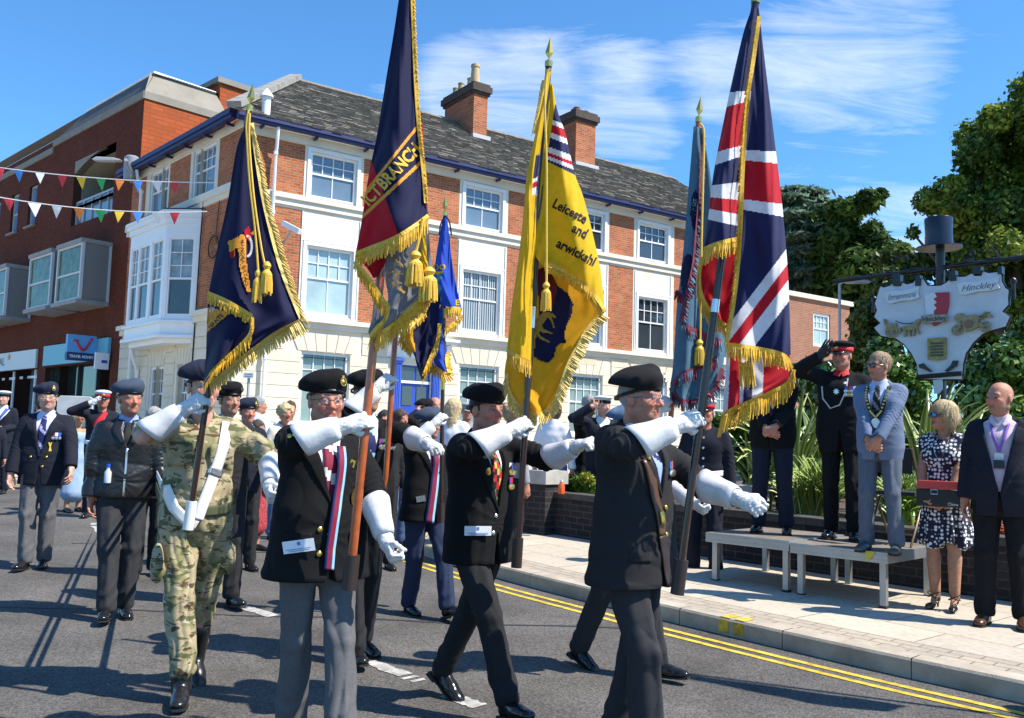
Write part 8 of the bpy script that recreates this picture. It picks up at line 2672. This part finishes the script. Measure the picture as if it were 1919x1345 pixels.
f.cord([(1311, 230), (1319, 250), (1317, 350), (1314, 480), (1312, 640)], .007, -.10); f.tassel(1311, 636, 684, 19, -.11); f.done()
# --- royal blue flag
f = Flag('small royal blue flag with gold fringe held by the bearer in navy trousers', ((826, 975), (834, 402)), 7.05, DWOOD, .017, seed=7)
f.socket(); f.spear(.13); f.collar(830, 705, 730, BRASS, 1.1)
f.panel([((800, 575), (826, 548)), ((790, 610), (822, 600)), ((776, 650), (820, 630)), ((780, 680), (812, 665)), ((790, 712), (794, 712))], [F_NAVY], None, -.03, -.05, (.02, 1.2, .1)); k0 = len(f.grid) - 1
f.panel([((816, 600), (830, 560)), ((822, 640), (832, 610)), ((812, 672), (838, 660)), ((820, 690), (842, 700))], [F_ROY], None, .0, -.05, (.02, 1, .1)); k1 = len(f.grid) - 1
f.fringe([(824, 606), (820, 640), (810, 665), (800, 690), (792, 712)], [(-4, 14), (2, 14), (0, 16), (-2, 14)], FR_GOLD, layer=k0, dz=-.03); f.fringe([(806, 684), (820, 692), (834, 702), (843, 700)], [(-2, 14), (0, 18), (8, 12)], FR_GOLD, layer=k1)
f.fringe([(840, 660), (838, 675), (843, 700)], [(8, 6), (9, 8)], FR_GOLD, layer=k1)
f.panel([((831, 404), (838, 408)), ((822, 450), (843, 450)), ((816, 490), (847, 490)), ((812, 525), (856, 540)), ((820, 570), (866, 580))], [F_ROY, F_TEAL, F_YEL], lambda X, Y, S, T: np.where((X < 829) & (X > 811) & (Y > 514) & (Y < 572), np.where(np.abs(X - 820 + 4 * np.sin(Y * .3)) < 4.5, 1, 0), np.where(np.abs(Y - 511 - (X - 820) * -.1) < 2.5, np.where(X < 830, 2, 0), 0)), -.02, -.05, (.02, 1.2, .1), step=1.6); k2 = len(f.grid) - 1
f.text('OO', (823, 501), 15, -4, F_YEL, k2, bold=.03); f.text('E', (857, 567), 15, 0, F_YEL, k2, bold=.03)
f.fringe([(832, 582), (850, 578), (866, 580)], [(0, 15), (2, 16), (-2, 18)], FR_GOLD, layer=k2); f.fringe([(866, 590), (858, 602), (842, 612), (834, 618)], [(0, 12), (-3, 14)], FR_GOLD, layer=k2)
f.cord([(835, 405), (842, 415), (846, 440)], .006, -.06, F_NAVY); f.cord([(833, 406), (826, 420), (823, 440)], .006, -.06, F_NAVY); f.done()
# --- the standard of the half hidden bearer: little more than a corner shows
f = Flag('navy and orange flag corner with gold fringe below the BRANCH flag', ((721, 920), (748, 520)), 5.75, WOOD, .018, seed=8)
f.panel([((745, 530), (800, 540)), ((748, 590), (806, 590)), ((756, 630), (800, 640)), ((770, 655), (790, 690))], [F_NAVY, F_ORG], lambda X, Y, S, T: np.where(inpoly(X, Y, [(740, 610), (772, 600), (778, 660), (750, 660)]), 1, 0), -.03, -.05, (.03, 1.2, .2)); k0 = len(f.grid) - 1
f.fringe([(750, 632), (760, 645), (773, 655)], [(-4, 14), (-2, 16)], FR_GOLD, layer=k0); f.fringe([(750, 628), (775, 605), (795, 585), (797, 575)], [(0, 12), (2, 14)], FR_GOLD, layer=k0, dz=-.03); f.done()
f = Flag('navy flag outside the right edge of the frame that shades the road', ((2370, 1080), (2330, -100)), 4.75, DWOOD, .018, seed=12, tipY=5.0)
f.panel([((2325, -130), (2335, -130)), ((2270, 60), (2335, 60)), ((2230, 250), (2340, 250)), ((2190, 420), (2345, 430)), ((2160, 520), (2330, 600)), ((2230, 640), (2300, 650))], [F_NAVY], None, -.02, -.08, (.03, 1.3, .1), step=8); f.done()
# ------------------------------------------------------------------ stage, chair, sign, bunting and small things
e_, g_ = np.array([.70, -.714, 0]), np.array([.714, .70, 0])
o1 = np.array([1.86, 8.60, 0]); DH = .44
PLY = mat('stage_ply', (.20, .165, .13), .75, noise=.3, nscale=7, bump=.2, bscale=80)
for i, (u0, lab) in enumerate(((0.0, 'left deck of the low aluminium stage, nearer the marine'), (.86, 'right deck of the low aluminium stage with a scrap of yellow tape'))):
 base = o1 + e_ * u0
 zb = gz(base[1] - .1) + .12
 root = empty('stage_deck', (base[0], base[1], zb), 0, lab, 'stage', 'decks of the stage')
 fr = (np.array([base[0], base[1], zb]), e_, g_, Z3)
 W_, D_ = .85, 1.05
 m = MB(fr); m.box(.03, W_ - .03, .03, D_ - .03, DH - .03, DH); m.build('deck_board', PLY, root)
 m = MB(fr)
 m.box(0, W_, 0, .03, DH - .085, DH + .002); m.box(0, W_, D_ - .03, D_, DH - .085, DH + .002); m.box(0, .03, .03, D_ - .03, DH - .085, DH + .002); m.box(W_ - .03, W_, .03, D_ - .03, DH - .085, DH + .002)
 m.box(0, W_, -.006, 0, DH - .03, DH - .018); m.box(0, W_, -.006, 0, DH - .075, DH - .06)
 m.build('frame', alu, root)
 for x in (.04, W_ - .09):
  for y in (.05, D_ - .1):
   m = MB(fr); m.box(x, x + .05, y, y + .05, -.02, DH - .085); m.build('leg', alu, root)
   m = MB(fr); m.box(x - .005, x + .055, y - .005, y + .055, -.02, .012); m.build('foot_cap', black_soft, root)
 if i:
  m = MB(fr); m.add([(.66, -.0085, DH - .0), (.75, -.0085, DH + .003), (.72, -.009, DH - .05), (.69, -.009, DH - .085), (.67, -.0085, DH - .04)], [(0, 1, 2, 3, 4)]); m.add([(.78, .0, DH + .004), (.84, .02, DH + .004), (.84, .10, DH + .004), (.80, .07, DH + .004)], [(0, 1, 2, 3)])
  m.build('tape', mat('hazard_tape', (.6, .5, .04), .5), root)
 else:
  m = MB(fr); m.lathe([(.008, 0), (.008, .002)], (.52, -.01, DH - .05), 8); m.build('sticker', RED_R, root)
 reparent_all(root, None)
c = P(1690, 1020, 8.15); z0 = gz(8.15) + .12 + DH
ch = empty('folding_chair', (c[0], 8.15, z0), math.radians(-50), 'dark folding chair standing on the stage behind the mayor', 'chair')
TUB = mat('bronze_tube', (.25, .18, .12), .35, metal=.7)
m = MB()
for x in (-.21, .21):
 m.tube([(x, .2, 0), (x, -.05, .42), (x, -.22, .84)], .011, 7); m.tube([(x * .95, -.24, 0), (x * .95, .0, .40), (x * .95, .2, .44)], .011, 7)
m.tube([(-.21, .13, .12), (.21, .13, .12)], .008, 6); m.tube([(-.2, -.18, .1), (.2, -.18, .1)], .008, 6)
m.build('frame', TUB, ch, smooth=True)
m = MB(); m.box(-.2, .2, -.16, .21, .43, .46); m.build('seat', black_soft, ch, bevel=.01)
m = MB(); m.prism([(-.2, .62), (.2, .62), (.2, .84), (-.2, .84)], -.2, -.175); m.build('backrest', black_soft, ch, bevel=.01)
SD_ = P(1915, 480, 10.65) - P(1560, 525, 12.35); SD_[2] = 0; SD_ = nrm(SD_); SNn = np.array([SD_[1], -SD_[0], 0])
S0 = P(1762, 620, 11.5)
sg = empty('town_sign', (S0[0], S0[1], gz(11.5) + .6), 0, 'white shaped town sign board on a black post topped by a top hat', 'sign')
def sp(x, y):
 d = ray(x, y); h = CAMP + d * ((S0 - CAMP) @ SNn / (d @ SNn))
 return ((h - S0) @ SD_, h[2])
FSG = (np.array([S0[0], S0[1], 0]), SD_, SNn, Z3)
WB = mat('white_board', (.60, .61, .66), .6, noise=.1, nscale=5)
zc8 = lambda x, y: (1480 + x * 439 / 1737, 420 + y * 340 / 1345)
zc9 = lambda x, y: (1640 + x * 279 / 1876, 380 + y * 200 / 1345)
m = MB(FSG)
xb, z1 = sp(1763, 735); xt, z2 = sp(1760, 462)
m.tube([(xb, -.03, gz(11.5) + .5), (xt, -.03, z2)], .055, 14); m.build('post', black_iron, sg, smooth=True)
bd = [(75, 1090), (90, 1060), (130, 1075), (210, 1050), (250, 1010), (265, 1055), (345, 1055), (360, 1010), (420, 1035), (500, 1015), (540, 960), (560, 1010), (620, 960), (680, 1050), (760, 1055), (850, 1050), (920, 1010), (980, 950), (1000, 990), (1050, 930), (1080, 940), (1150, 940), (1250, 890), (1270, 930), (1360, 925), (1375, 870), (1450, 895), (1570, 880), (1610, 920), (1610, 1000), (1650, 1070), (1700, 1110), (1690, 1200)]
B_ = [zc9(*p) for p in bd] + [zc8(*p) for p in [(1630, 600), (1585, 650), (1640, 690), (1610, 760), (1500, 790), (1440, 815), (1370, 880), (1315, 960), (1295, 1040), (1290, 1110), (1285, 1150), (970, 1150), (960, 1100), (955, 1040), (915, 960), (860, 890), (800, 850), (690, 830), (655, 790), (640, 770), (685, 735), (640, 690), (660, 640), (645, 590)]]
pl = [sp(*p) for p in B_]
m = MB(FSG); m.prism(pl, .0, .05); bo = m.build('board', WB, sg)
m = MB(FSG); m.tube([(p[0], .025, p[1]) for p in pl], .022, 6, closed=True); m.build('board_rim', black_iron, bo)
m = MB(FSG)
a, b_ = sp(1560, 527), sp(1960, 476); m.tube([(a[0], -.02, a[1]), (b_[0], -.02, b_[1])], .03, 10)
m.build('bar', black_iron, sg, smooth=True)
def scroll(cx, cy, r, turns, sgn, tail=None):
 pts = []
 for t in np.linspace(0, 1, 22):
  an = sgn * turns * 2 * math.pi * t; rr = r * (1 - .8 * t)
  x, z = sp(cx + rr * math.cos(an + 1.57), cy + rr * math.sin(an + 1.57)); pts.append((x, -.02, z))
 if tail: pts = [(sp(*p)[0], -.02, sp(*p)[1]) for p in tail] + pts
 return pts
for args in ((1668, 512, 9, 1.3, 1, [(1662, 525)]), (1709, 508, 9, 1.3, -1, [(1722, 516), (1716, 518)]), (1806, 492, 9, 1.3, 1, None), (1811, 488, 7, 1.2, -1, None), (1822, 474, 7, 1.2, 1, [(1824, 490), (1820, 484)]), (1855, 490, 9, 1.3, 1, None), (1862, 484, 6, 1.3, -1, None), (1905, 484, 7, 1.3, 1, None), (1632, 518, 7, 1.3, 1, None), (1740, 505, 7, 1.3, -1, None)):
 m = MB(FSG); m.tube(scroll(*args), .013, 6); m.build('iron_scroll', black_iron, sg, smooth=True)
for pth in ([(1672, 488), (1682, 482), (1695, 480), (1703, 486)], [(1856, 463), (1864, 470), (1872, 482), (1888, 491)]):
 m = MB(FSG); m.tube([(sp(*p)[0], -.02, sp(*p)[1]) for p in spline(pth, 5)], .013, 6); m.build('iron_scroll', black_iron, sg, smooth=True)
for (x0, x1, y0, y1) in ((1678, 1692, 512, 537), (1720, 1729, 517, 537), (1827, 1843, 500, 516), (1784, 1795, 508, 528), (1874, 1882, 500, 515)):
 a, b_ = sp(x0, y1), sp(x1, y0); m = MB(FSG); m.box(a[0], b_[0], -.01, .09, a[1], b_[1]); m.build('hanger', black_iron, sg)
for q in ((1638, 560, 1636, 585), (1899, 526, 1900, 560)):
 a, b_ = sp(q[0], q[1]), sp(q[2], q[3]); m = MB(FSG); m.tube([(a[0], 0, a[1]), (b_[0], 0, b_[1])], .025, 8); m.lathe([(.0, .05), (.035, .02), (.04, 0), (.03, -.03)], (a[0], 0, a[1]), 10)
 m.build('finial', black_iron, sg, smooth=True)
a, b_ = sp(1722, 707), sp(1806, 700); m = MB(FSG); m.tube([(a[0], .06, a[1]), (b_[0], .06, b_[1])], .03, 8); m.build('foot_bar', black_iron, sg)
x, z = sp(1758, 464); hz0 = z; ht = sp(1758, 408)[1] - z
m = MB(FSG); r_ = .172
m.lathe([(r_ * 1.62, -.005), (r_ * 1.6, .012), (r_ * 1.0, .02), (r_ * .95, ht * .5), (r_ * 1.0, ht * .97), (r_ * .97, ht), (.001, ht)], (x, -.03, hz0), 32); m.build('top_hat', mat('hat_paint', (.012, .016, .03), .25), sg, smooth=True)
m = MB(FSG); m.lathe([(r_ * .99, .03), (r_ * .985, .09)], (x, -.03, hz0), 32)
for (bx, by, bw_, bh_, st, an) in ((1695, 556, 64, 24, 'Entrepreneurial', 8), (1837, 539, 78, 24, 'Hinckley', 0)):
 pts = [(-.5, .42), (-.3, .5), (0, .40), (.3, .5), (.5, .62), (.47, .1), (.52, -.3), (.3, -.42), (.0, -.36), (-.3, -.5), (-.42, -.42), (-.47, 0)]
 q = [sp(bx + px * bw_, by - py * bh_ - px * bw_ * .12) for px, py in pts]
 m = MB(FSG); m.prism(q, .06, .09); pn = m.build('name_ribbon', mat('ribbon_paint', (.66, .68, .72), .5), sg)
 V, F = text_mesh(st, 1.0, bold=.0, shear=.35)
 x0, z0_ = sp(bx, by); sc = (q[4][0] - q[0][0]) * .82 / (V[:, 0].max() - V[:, 0].min()); sl = (q[4][1] - q[0][1]) / (q[4][0] - q[0][0]) * .55
 V = [frp(FSG, x0 + v[0] * sc, .094, z0_ + v[1] * max(sc, .11) * 1.0 + v[0] * sc * sl) for v in V]
 link('lettering', raw_mesh('lettering', V, F), pn, mat('letter_grey', (.12, .13, .16), .5))
m = MB(FSG); sh = [zc8(*p) for p in [(1020, 522), (1095, 514), (1110, 545), (1085, 560), (1110, 585), (1088, 605), (1110, 628), (1088, 648), (1092, 675), (1035, 675), (1024, 610)]]; m.prism([sp(*p) for p in sh], .055, .085); shd = m.build('shield', mat('shield_white', (.68, .68, .72), .5), sg)
m = MB(FSG); sh = [zc8(*p) for p in [(1095, 514), (1197, 510), (1196, 600), (1180, 672), (1135, 735), (1090, 760), (1072, 745), (1088, 720), (1090, 675), (1088, 648), (1110, 628), (1088, 605), (1110, 585), (1085, 560), (1110, 545)]]; m.prism([sp(*p) for p in sh], .054, .088); m.build('shield_half', mat('shield_red', (.42, .02, .035), .45), shd)
WDP = mat('carved_wood', (.32, .25, .13), .7, noise=.3, nscale=20, bump=.3)
m = MB(FSG); m.prism([sp(*zc8(*p)) for p in [(1000, 685), (1192, 675), (1194, 728), (1002, 742)]], .095, .12); pq = m.build('name_plaque', mat('stone_plaque', (.33, .30, .25), .8, noise=.3, nscale=20), sg)
V, F = text_mesh('Hinckley', .085, bold=.002); x0, z0_ = sp(*zc8(1097, 708)); V = [frp(FSG, x0 + v[0], .124, z0_ + v[1]) for v in V]; link('lettering', raw_mesh('lettering', V, F), pq, mat('letter_dark', (.08, .07, .06), .6))
m = MB(FSG); m.prism([sp(*zc8(*p)) for p in [(1040, 850), (1175, 842), (1178, 960), (1172, 1000), (1110, 1012), (1042, 1005)]], .06, .09); sc_ = m.build('scroll_panel', mat('old_gold_panel', (.30, .24, .06), .5, noise=.5, nscale=18), sg)
for k in range(5):
 a, b_ = sp(*zc8(1062, 890 + k * 22)), sp(*zc8(1160, 884 + k * 22)); m = MB(FSG); m.box(a[0], b_[0], .091, .094, a[1] - .012, a[1] + .012); m.build('inscription', mat('letter_dark', (.08, .07, .06), .6), sc_)
for pts in ([(975, 1045), (1010, 1035), (1030, 1060), (1072, 1092), (1060, 1098), (1020, 1080), (985, 1070)], [(1265, 1015), (1230, 1015), (1215, 1050), (1168, 1092), (1185, 1096), (1235, 1065), (1255, 1055)]):
 m = MB(FSG); m.prism([sp(*zc8(*p)) for p in pts], .055, .10); m.build('carved_shoe', mat('dark_shoe', (.03, .022, .02), .5), sg)
m = MB(FSG)
for cx_, cy_, r in ((1258, 790, 36), (1470, 765, 38)):
 x, z = sp(*zc8(cx_, cy_)); x2, _ = sp(*zc8(cx_ + r, cy_)); R_ = abs(x2 - x)
 m.tube([(x + R_ * math.cos(t), .085, z + R_ * math.sin(t)) for t in np.linspace(0, 6.283, 25)[:-1]], R_ * .2, 8, closed=True)
 m.tube([(x, .06, z), (x, .10, z)], R_ * .3, 10)
 for t in np.linspace(0, 6.283, 7)[:-1]: m.tube([(x, .08, z), (x + R_ * math.cos(t), .08, z + R_ * math.sin(t))], R_ * .08, 5)
for pts in ([(1235, 705), (1260, 668), (1300, 665), (1310, 690), (1350, 680), (1395, 672), (1420, 690), (1500, 655), (1470, 690), (1420, 715), (1425, 760), (1350, 800), (1310, 795), (1300, 750), (1260, 725)], [(1420, 690), (1470, 650), (1520, 685), (1510, 700), (1475, 680), (1440, 715)], [(1258, 790), (1290, 720), (1305, 720), (1275, 795)], [(1420, 730), (1480, 765), (1470, 775), (1415, 755)]):
 m.prism([sp(*zc8(*p)) for p in pts], .06, .10)
mo = m.build('motorcycle_relief', WDP, sg)
m = MB(FSG); x, z = sp(*zc8(1350, 745)); m.tube([(x, .09, z), (x, .115, z)], .05, 12); m.build('engine', mat('bronze_paint', (.2, .12, .08), .5), mo)
m = MB(FSG)
x, z = sp(*zc8(775, 800)); R_ = .075
m.tube([(x + R_ * math.cos(t), .085, z + R_ * math.sin(t)) for t in np.linspace(0, 6.283, 21)[:-1]], .014, 7, closed=True)
for t in np.linspace(0, 6.283, 9)[:-1]: m.tube([(x, .085, z), (x + R_ * math.cos(t), .085, z + R_ * math.sin(t))], .007, 5)
for pts in ([(730, 745), (810, 735), (815, 790), (740, 795)], [(715, 705), (735, 710), (740, 745), (722, 750)], [(840, 770), (890, 755), (940, 750), (955, 715), (990, 705), (992, 720), (975, 740), (970, 775), (930, 790), (870, 790)], [(868, 785), (885, 788), (880, 835), (870, 838)], [(900, 788), (912, 788), (918, 835), (908, 835)], [(935, 785), (948, 782), (942, 832), (934, 832)], [(955, 778), (968, 772), (985, 815), (975, 818)], [(842, 770), (850, 790), (835, 815), (838, 780)]):
 m.prism([sp(*zc8(*p)) for p in pts], .06, .095)
m.build('horse_cart_relief', WDP, sg)
m = MB(FSG); m.tube([(sp(*zc8(*p))[0], .09, sp(*zc8(*p))[1]) for p in spline([(805, 720), (850, 738), (900, 742), (940, 735)], 5)], .006, 5); m.build('reins', black_iron, sg)
m = MB(FSG); m.prism([sp(*zc8(*p)) for p in [(1078, 1158), (1145, 1152), (1146, 1225), (1120, 1258), (1085, 1258)]], .05, .07); m.build('small_notice', mat('notice_white', (.55, .58, .6), .5), sg)
reparent_all(sg, None)
BC = [mat('bunting_' + n, c, .6) for n, c in (('white', (.75, .76, .8)), ('blue', (.06, .25, .7)), ('red', (.62, .04, .06)), ('yellow', (.75, .5, .03)), ('green', (.03, .4, .12)), ('orange', (.75, .22, .04)))]
for lab, p0, p1, sag, items in (('upper string of coloured triangular bunting across the side street', P(-40, 308, 24.0), P(402, 342, 24.2), .12, [(0, 2), (35, 1), (75, 0), (117, 2), (152, 3), (189, 4), (225, 5), (259, 1), (294, 0), (327, 2)]),
        ('lower string of coloured triangular bunting across the side street', P(-40, 362, 23.0), P(388, 396, 24.0), .18, [(-16, 1), (17, 2), (65, 0), (107, 0), (148, 5), (188, 4), (224, 3), (258, 1), (294, 0), (327, 2)])):
 root = empty('bunting_string', p0, 0, lab, 'bunting', 'bunting strings over the side street')
 n = 40; pts = []
 for i in range(n + 1):
  t = i / n; q = p0 + (p1 - p0) * t; q = q - Z3 * sag * 4 * t * (1 - t); pts.append(q)
 m = MB(); m.tube(pts, .014, 5); m.build('cord', mat('bunting_tape', (.75, .75, .75), .7), root)
 pxs = []
 for q in pts:
  w = q - CAMP; cc = np.array([w @ np.array([RI[0], FW[0], UPV[0]]), w @ np.array([RI[1], FW[1], UPV[1]]), w @ np.array([RI[2], FW[2], UPV[2]])]); pxs.append(CX + cc[0] / cc[2] * FPX)
 dirn = nrm(p1 - p0); rb = np.random.RandomState(3)
 for px, ci in items:
  q = np.array([np.interp(px, pxs, [p[k] for p in pts]) for k in range(3)])
  w = .135 if px not in (65,) else .17; h_ = .33 if px != 65 else .4; tw = rb.uniform(-.12, .12); sl = rb.uniform(-.05, .09)
  nn_ = np.cross(dirn, Z3); nn_ = nrm(nn_)
  V = [q - dirn * w, q + dirn * w, q + dirn * sl - Z3 * h_ + nn_ * tw, q - Z3 * h_ * .45 + nn_ * (tw * .3 + .03)]
  link('pennant', raw_mesh('pennant', V, [(0, 3, 1), (0, 2, 3), (3, 2, 1)], True), root, BC[ci])
 reparent_all(root, None)
def wall_lamp(px, Y, s, label, post=None):
 c = P(px[0], px[1], Y)
 root = empty('street_lamp', c, 0, label, 'street lamp', 'street lamps')
 m = MB(); m.prism([(-.75 * s, .0), (-.55 * s, .12 * s), (.2 * s, .10 * s), (.55 * s, .02 * s), (.5 * s, -.05 * s), (-.6 * s, -.06 * s)], -.14 * s, .14 * s); h = m.build('lamp_head', mat('lamp_grey', (.42, .43, .44), .5), root, bevel=.02)
 m = MB(); m.box(-.55 * s, .3 * s, -.10 * s, .10 * s, -.075 * s, -.061 * s); m.build('lamp_glass', mat('lamp_lens', (.5, .5, .48), .2), h)
 if post:
  m = MB(); m.tube([np.array(p) - c for p in post], .05, 8); m.build('lamp_post', mat('lamp_grey', (.42, .43, .44), .5), root, smooth=True)
 return root
c = P(205, 300, 27.0)
wall_lamp((205, 300), 27.0, .68, 'grey street lamp head bracketed beside the corner of the shop building', [c + np.array([.5, 0, .03]), P(246, 322, 28.5), P(246, 340, 29.5)])
m_ = MB(); fx = FL
root = empty('junction_box', frp(FL, 8.2, .2, 9.6), 0, 'grey cylinder fixed to the wall at the end of the blue gutter', 'junction box')
q = P(246, 318, 29.2); m = MB(); m.lathe([(.22, -.35), (.24, -.1), (.24, .4), (.18, .45)], q, 12); m.build('casing', mat('grey_casing', (.25, .28, .32), .6), root, smooth=True); reparent_all(root, None)
c = P(1608, 528, 30.0)
wall_lamp((1608, 528), 30.0, .75, 'pale street lamp among the trees left of the town sign', [c + np.array([-.5, 0, 0]), c + np.array([-.62, 0, -.12]), c + np.array([-.64, 0, -9.0])])
c0_ = frp(FR, 1.35, 0, 7.05)
cc = empty('security_camera', c0_, 0, 'white security camera on a bracket on the brick beside the downpipe', 'camera')
m = MB(); a = P(531, 418, 24.45); b_ = P(562, 434, 24.2); d = nrm(b_ - a); x = nrm(np.cross(d, Z3)); y = np.cross(x, d); m.fr = (a, d, x, y); m.box(0, np.linalg.norm(b_ - a), -.07, .07, -.07, .07); m.build('housing', white_gloss, cc, bevel=.015)
m = MB(); m.tube([frp(FR, 1.25, 0, 6.75), frp(FR, 1.25, .25, 6.78), (a + b_) / 2 - Z3 * .07], .035, 7); m.build('bracket', mat('grey_frame', (.4, .42, .44), .5), cc, smooth=True); reparent_all(cc, None)
c = P(466, 703, 17.0); root = empty('post_sign', (c[0], 17.0, gz(17)), 0, 'small white two line notice on a thin post by the corner of the cream building', 'sign')
m = MB(); m.tube([(c[0], 17.03, gz(17)), (c[0], 17.03, c[2])], .03, 8); m.build('post', mat('grey_frame', (.4, .42, .44), .5), root)
m = MB((np.array([c[0], 17.0, c[2]]), np.array([1., -.1, 0]), np.array([.1, 1., 0]), Z3)); m.box(-.1, .1, -.01, .01, -.05, .05); pnl = m.build('panel', white_gloss, root)
for st, dz in (('No loading', .018), ('at any time', -.02)):
 V, F = text_mesh(st, .032, bold=.0005); V = [(c[0] + v[0], 16.985 - v[0] * .1, c[2] + dz + v[1]) for v in V]; link('lettering', raw_mesh('lettering', V, F), pnl, black_soft)
reparent_all(root, None)
c = P(853, 985, 10.6); c[2] = gz(10.6); wc = empty('wheelchair', c, math.radians(30), 'wheelchair half hidden between the bearer in navy trousers and the yellow flag bearer', 'wheelchair')
for sgx in (-.27, .27):
 m = MB(); m.tube([(sgx, .3 * math.cos(t), .3 + .3 * math.sin(t)) for t in np.linspace(0, 6.283, 33)[:-1]], .014, 7, closed=True)
 w = m.build('wheel', mat('grey_tyre', (.3, .3, .3), .5), wc, smooth=True)
 m = MB()
 for t in np.linspace(0, 6.283, 13)[:-1]: m.tube([(sgx, 0, .3), (sgx, .29 * math.cos(t), .3 + .29 * math.sin(t))], .003, 4)
 m.tube([(sgx * 1.12, .26 * math.cos(t), .3 + .26 * math.sin(t)) for t in np.linspace(0, 6.283, 33)[:-1]], .008, 6, closed=True); m.build('spokes', SILVER, w)
 m = MB(); m.tube([(sgx * .9, .1 * math.cos(t) + .42, .1 + .1 * math.sin(t)) for t in np.linspace(0, 6.283, 17)[:-1]], .02, 6, closed=True); m.build('castor', black_soft, wc)
m = MB()
for sgx in (-.22, .22): m.tube([(sgx, -.2, .95), (sgx, -.16, .45), (sgx, .3, .45), (sgx, .45, .1)], .013, 7); m.tube([(sgx, -.16, .68), (sgx, .22, .68), (sgx, .25, .45)], .013, 7); m.tube([(sgx, -.2, .95), (sgx, -.32, .95)], .016, 7)
m.build('frame', SILVER, wc, smooth=True)
m = MB(); m.box(-.21, .21, -.15, .28, .44, .48); m.build('seat', black_soft, wc, bevel=.01)
m = MB(); m.box(-.21, .21, -.2, -.17, .5, .92); m.build('backrest', black_soft, wc, bevel=.01)
c = P(1052, 918, 11.45); bt = empty('drinks_bottle', (c[0], c[1], gz(11.45) + .66), 0, 'small bottle of orange drink left on the planter wall', 'bottle')
m = MB(); m.lathe([(.04, 0), (.042, .02), (.042, .10), (.02, .14), (.016, .15)], n=12); m.build('bottle_body', mat('orange_drink', (.75, .12, .03), .15), bt, smooth=True)
m = MB(); m.lathe([(.02, .15), (.02, .175)], n=12); m.build('cap', white_gloss, bt)
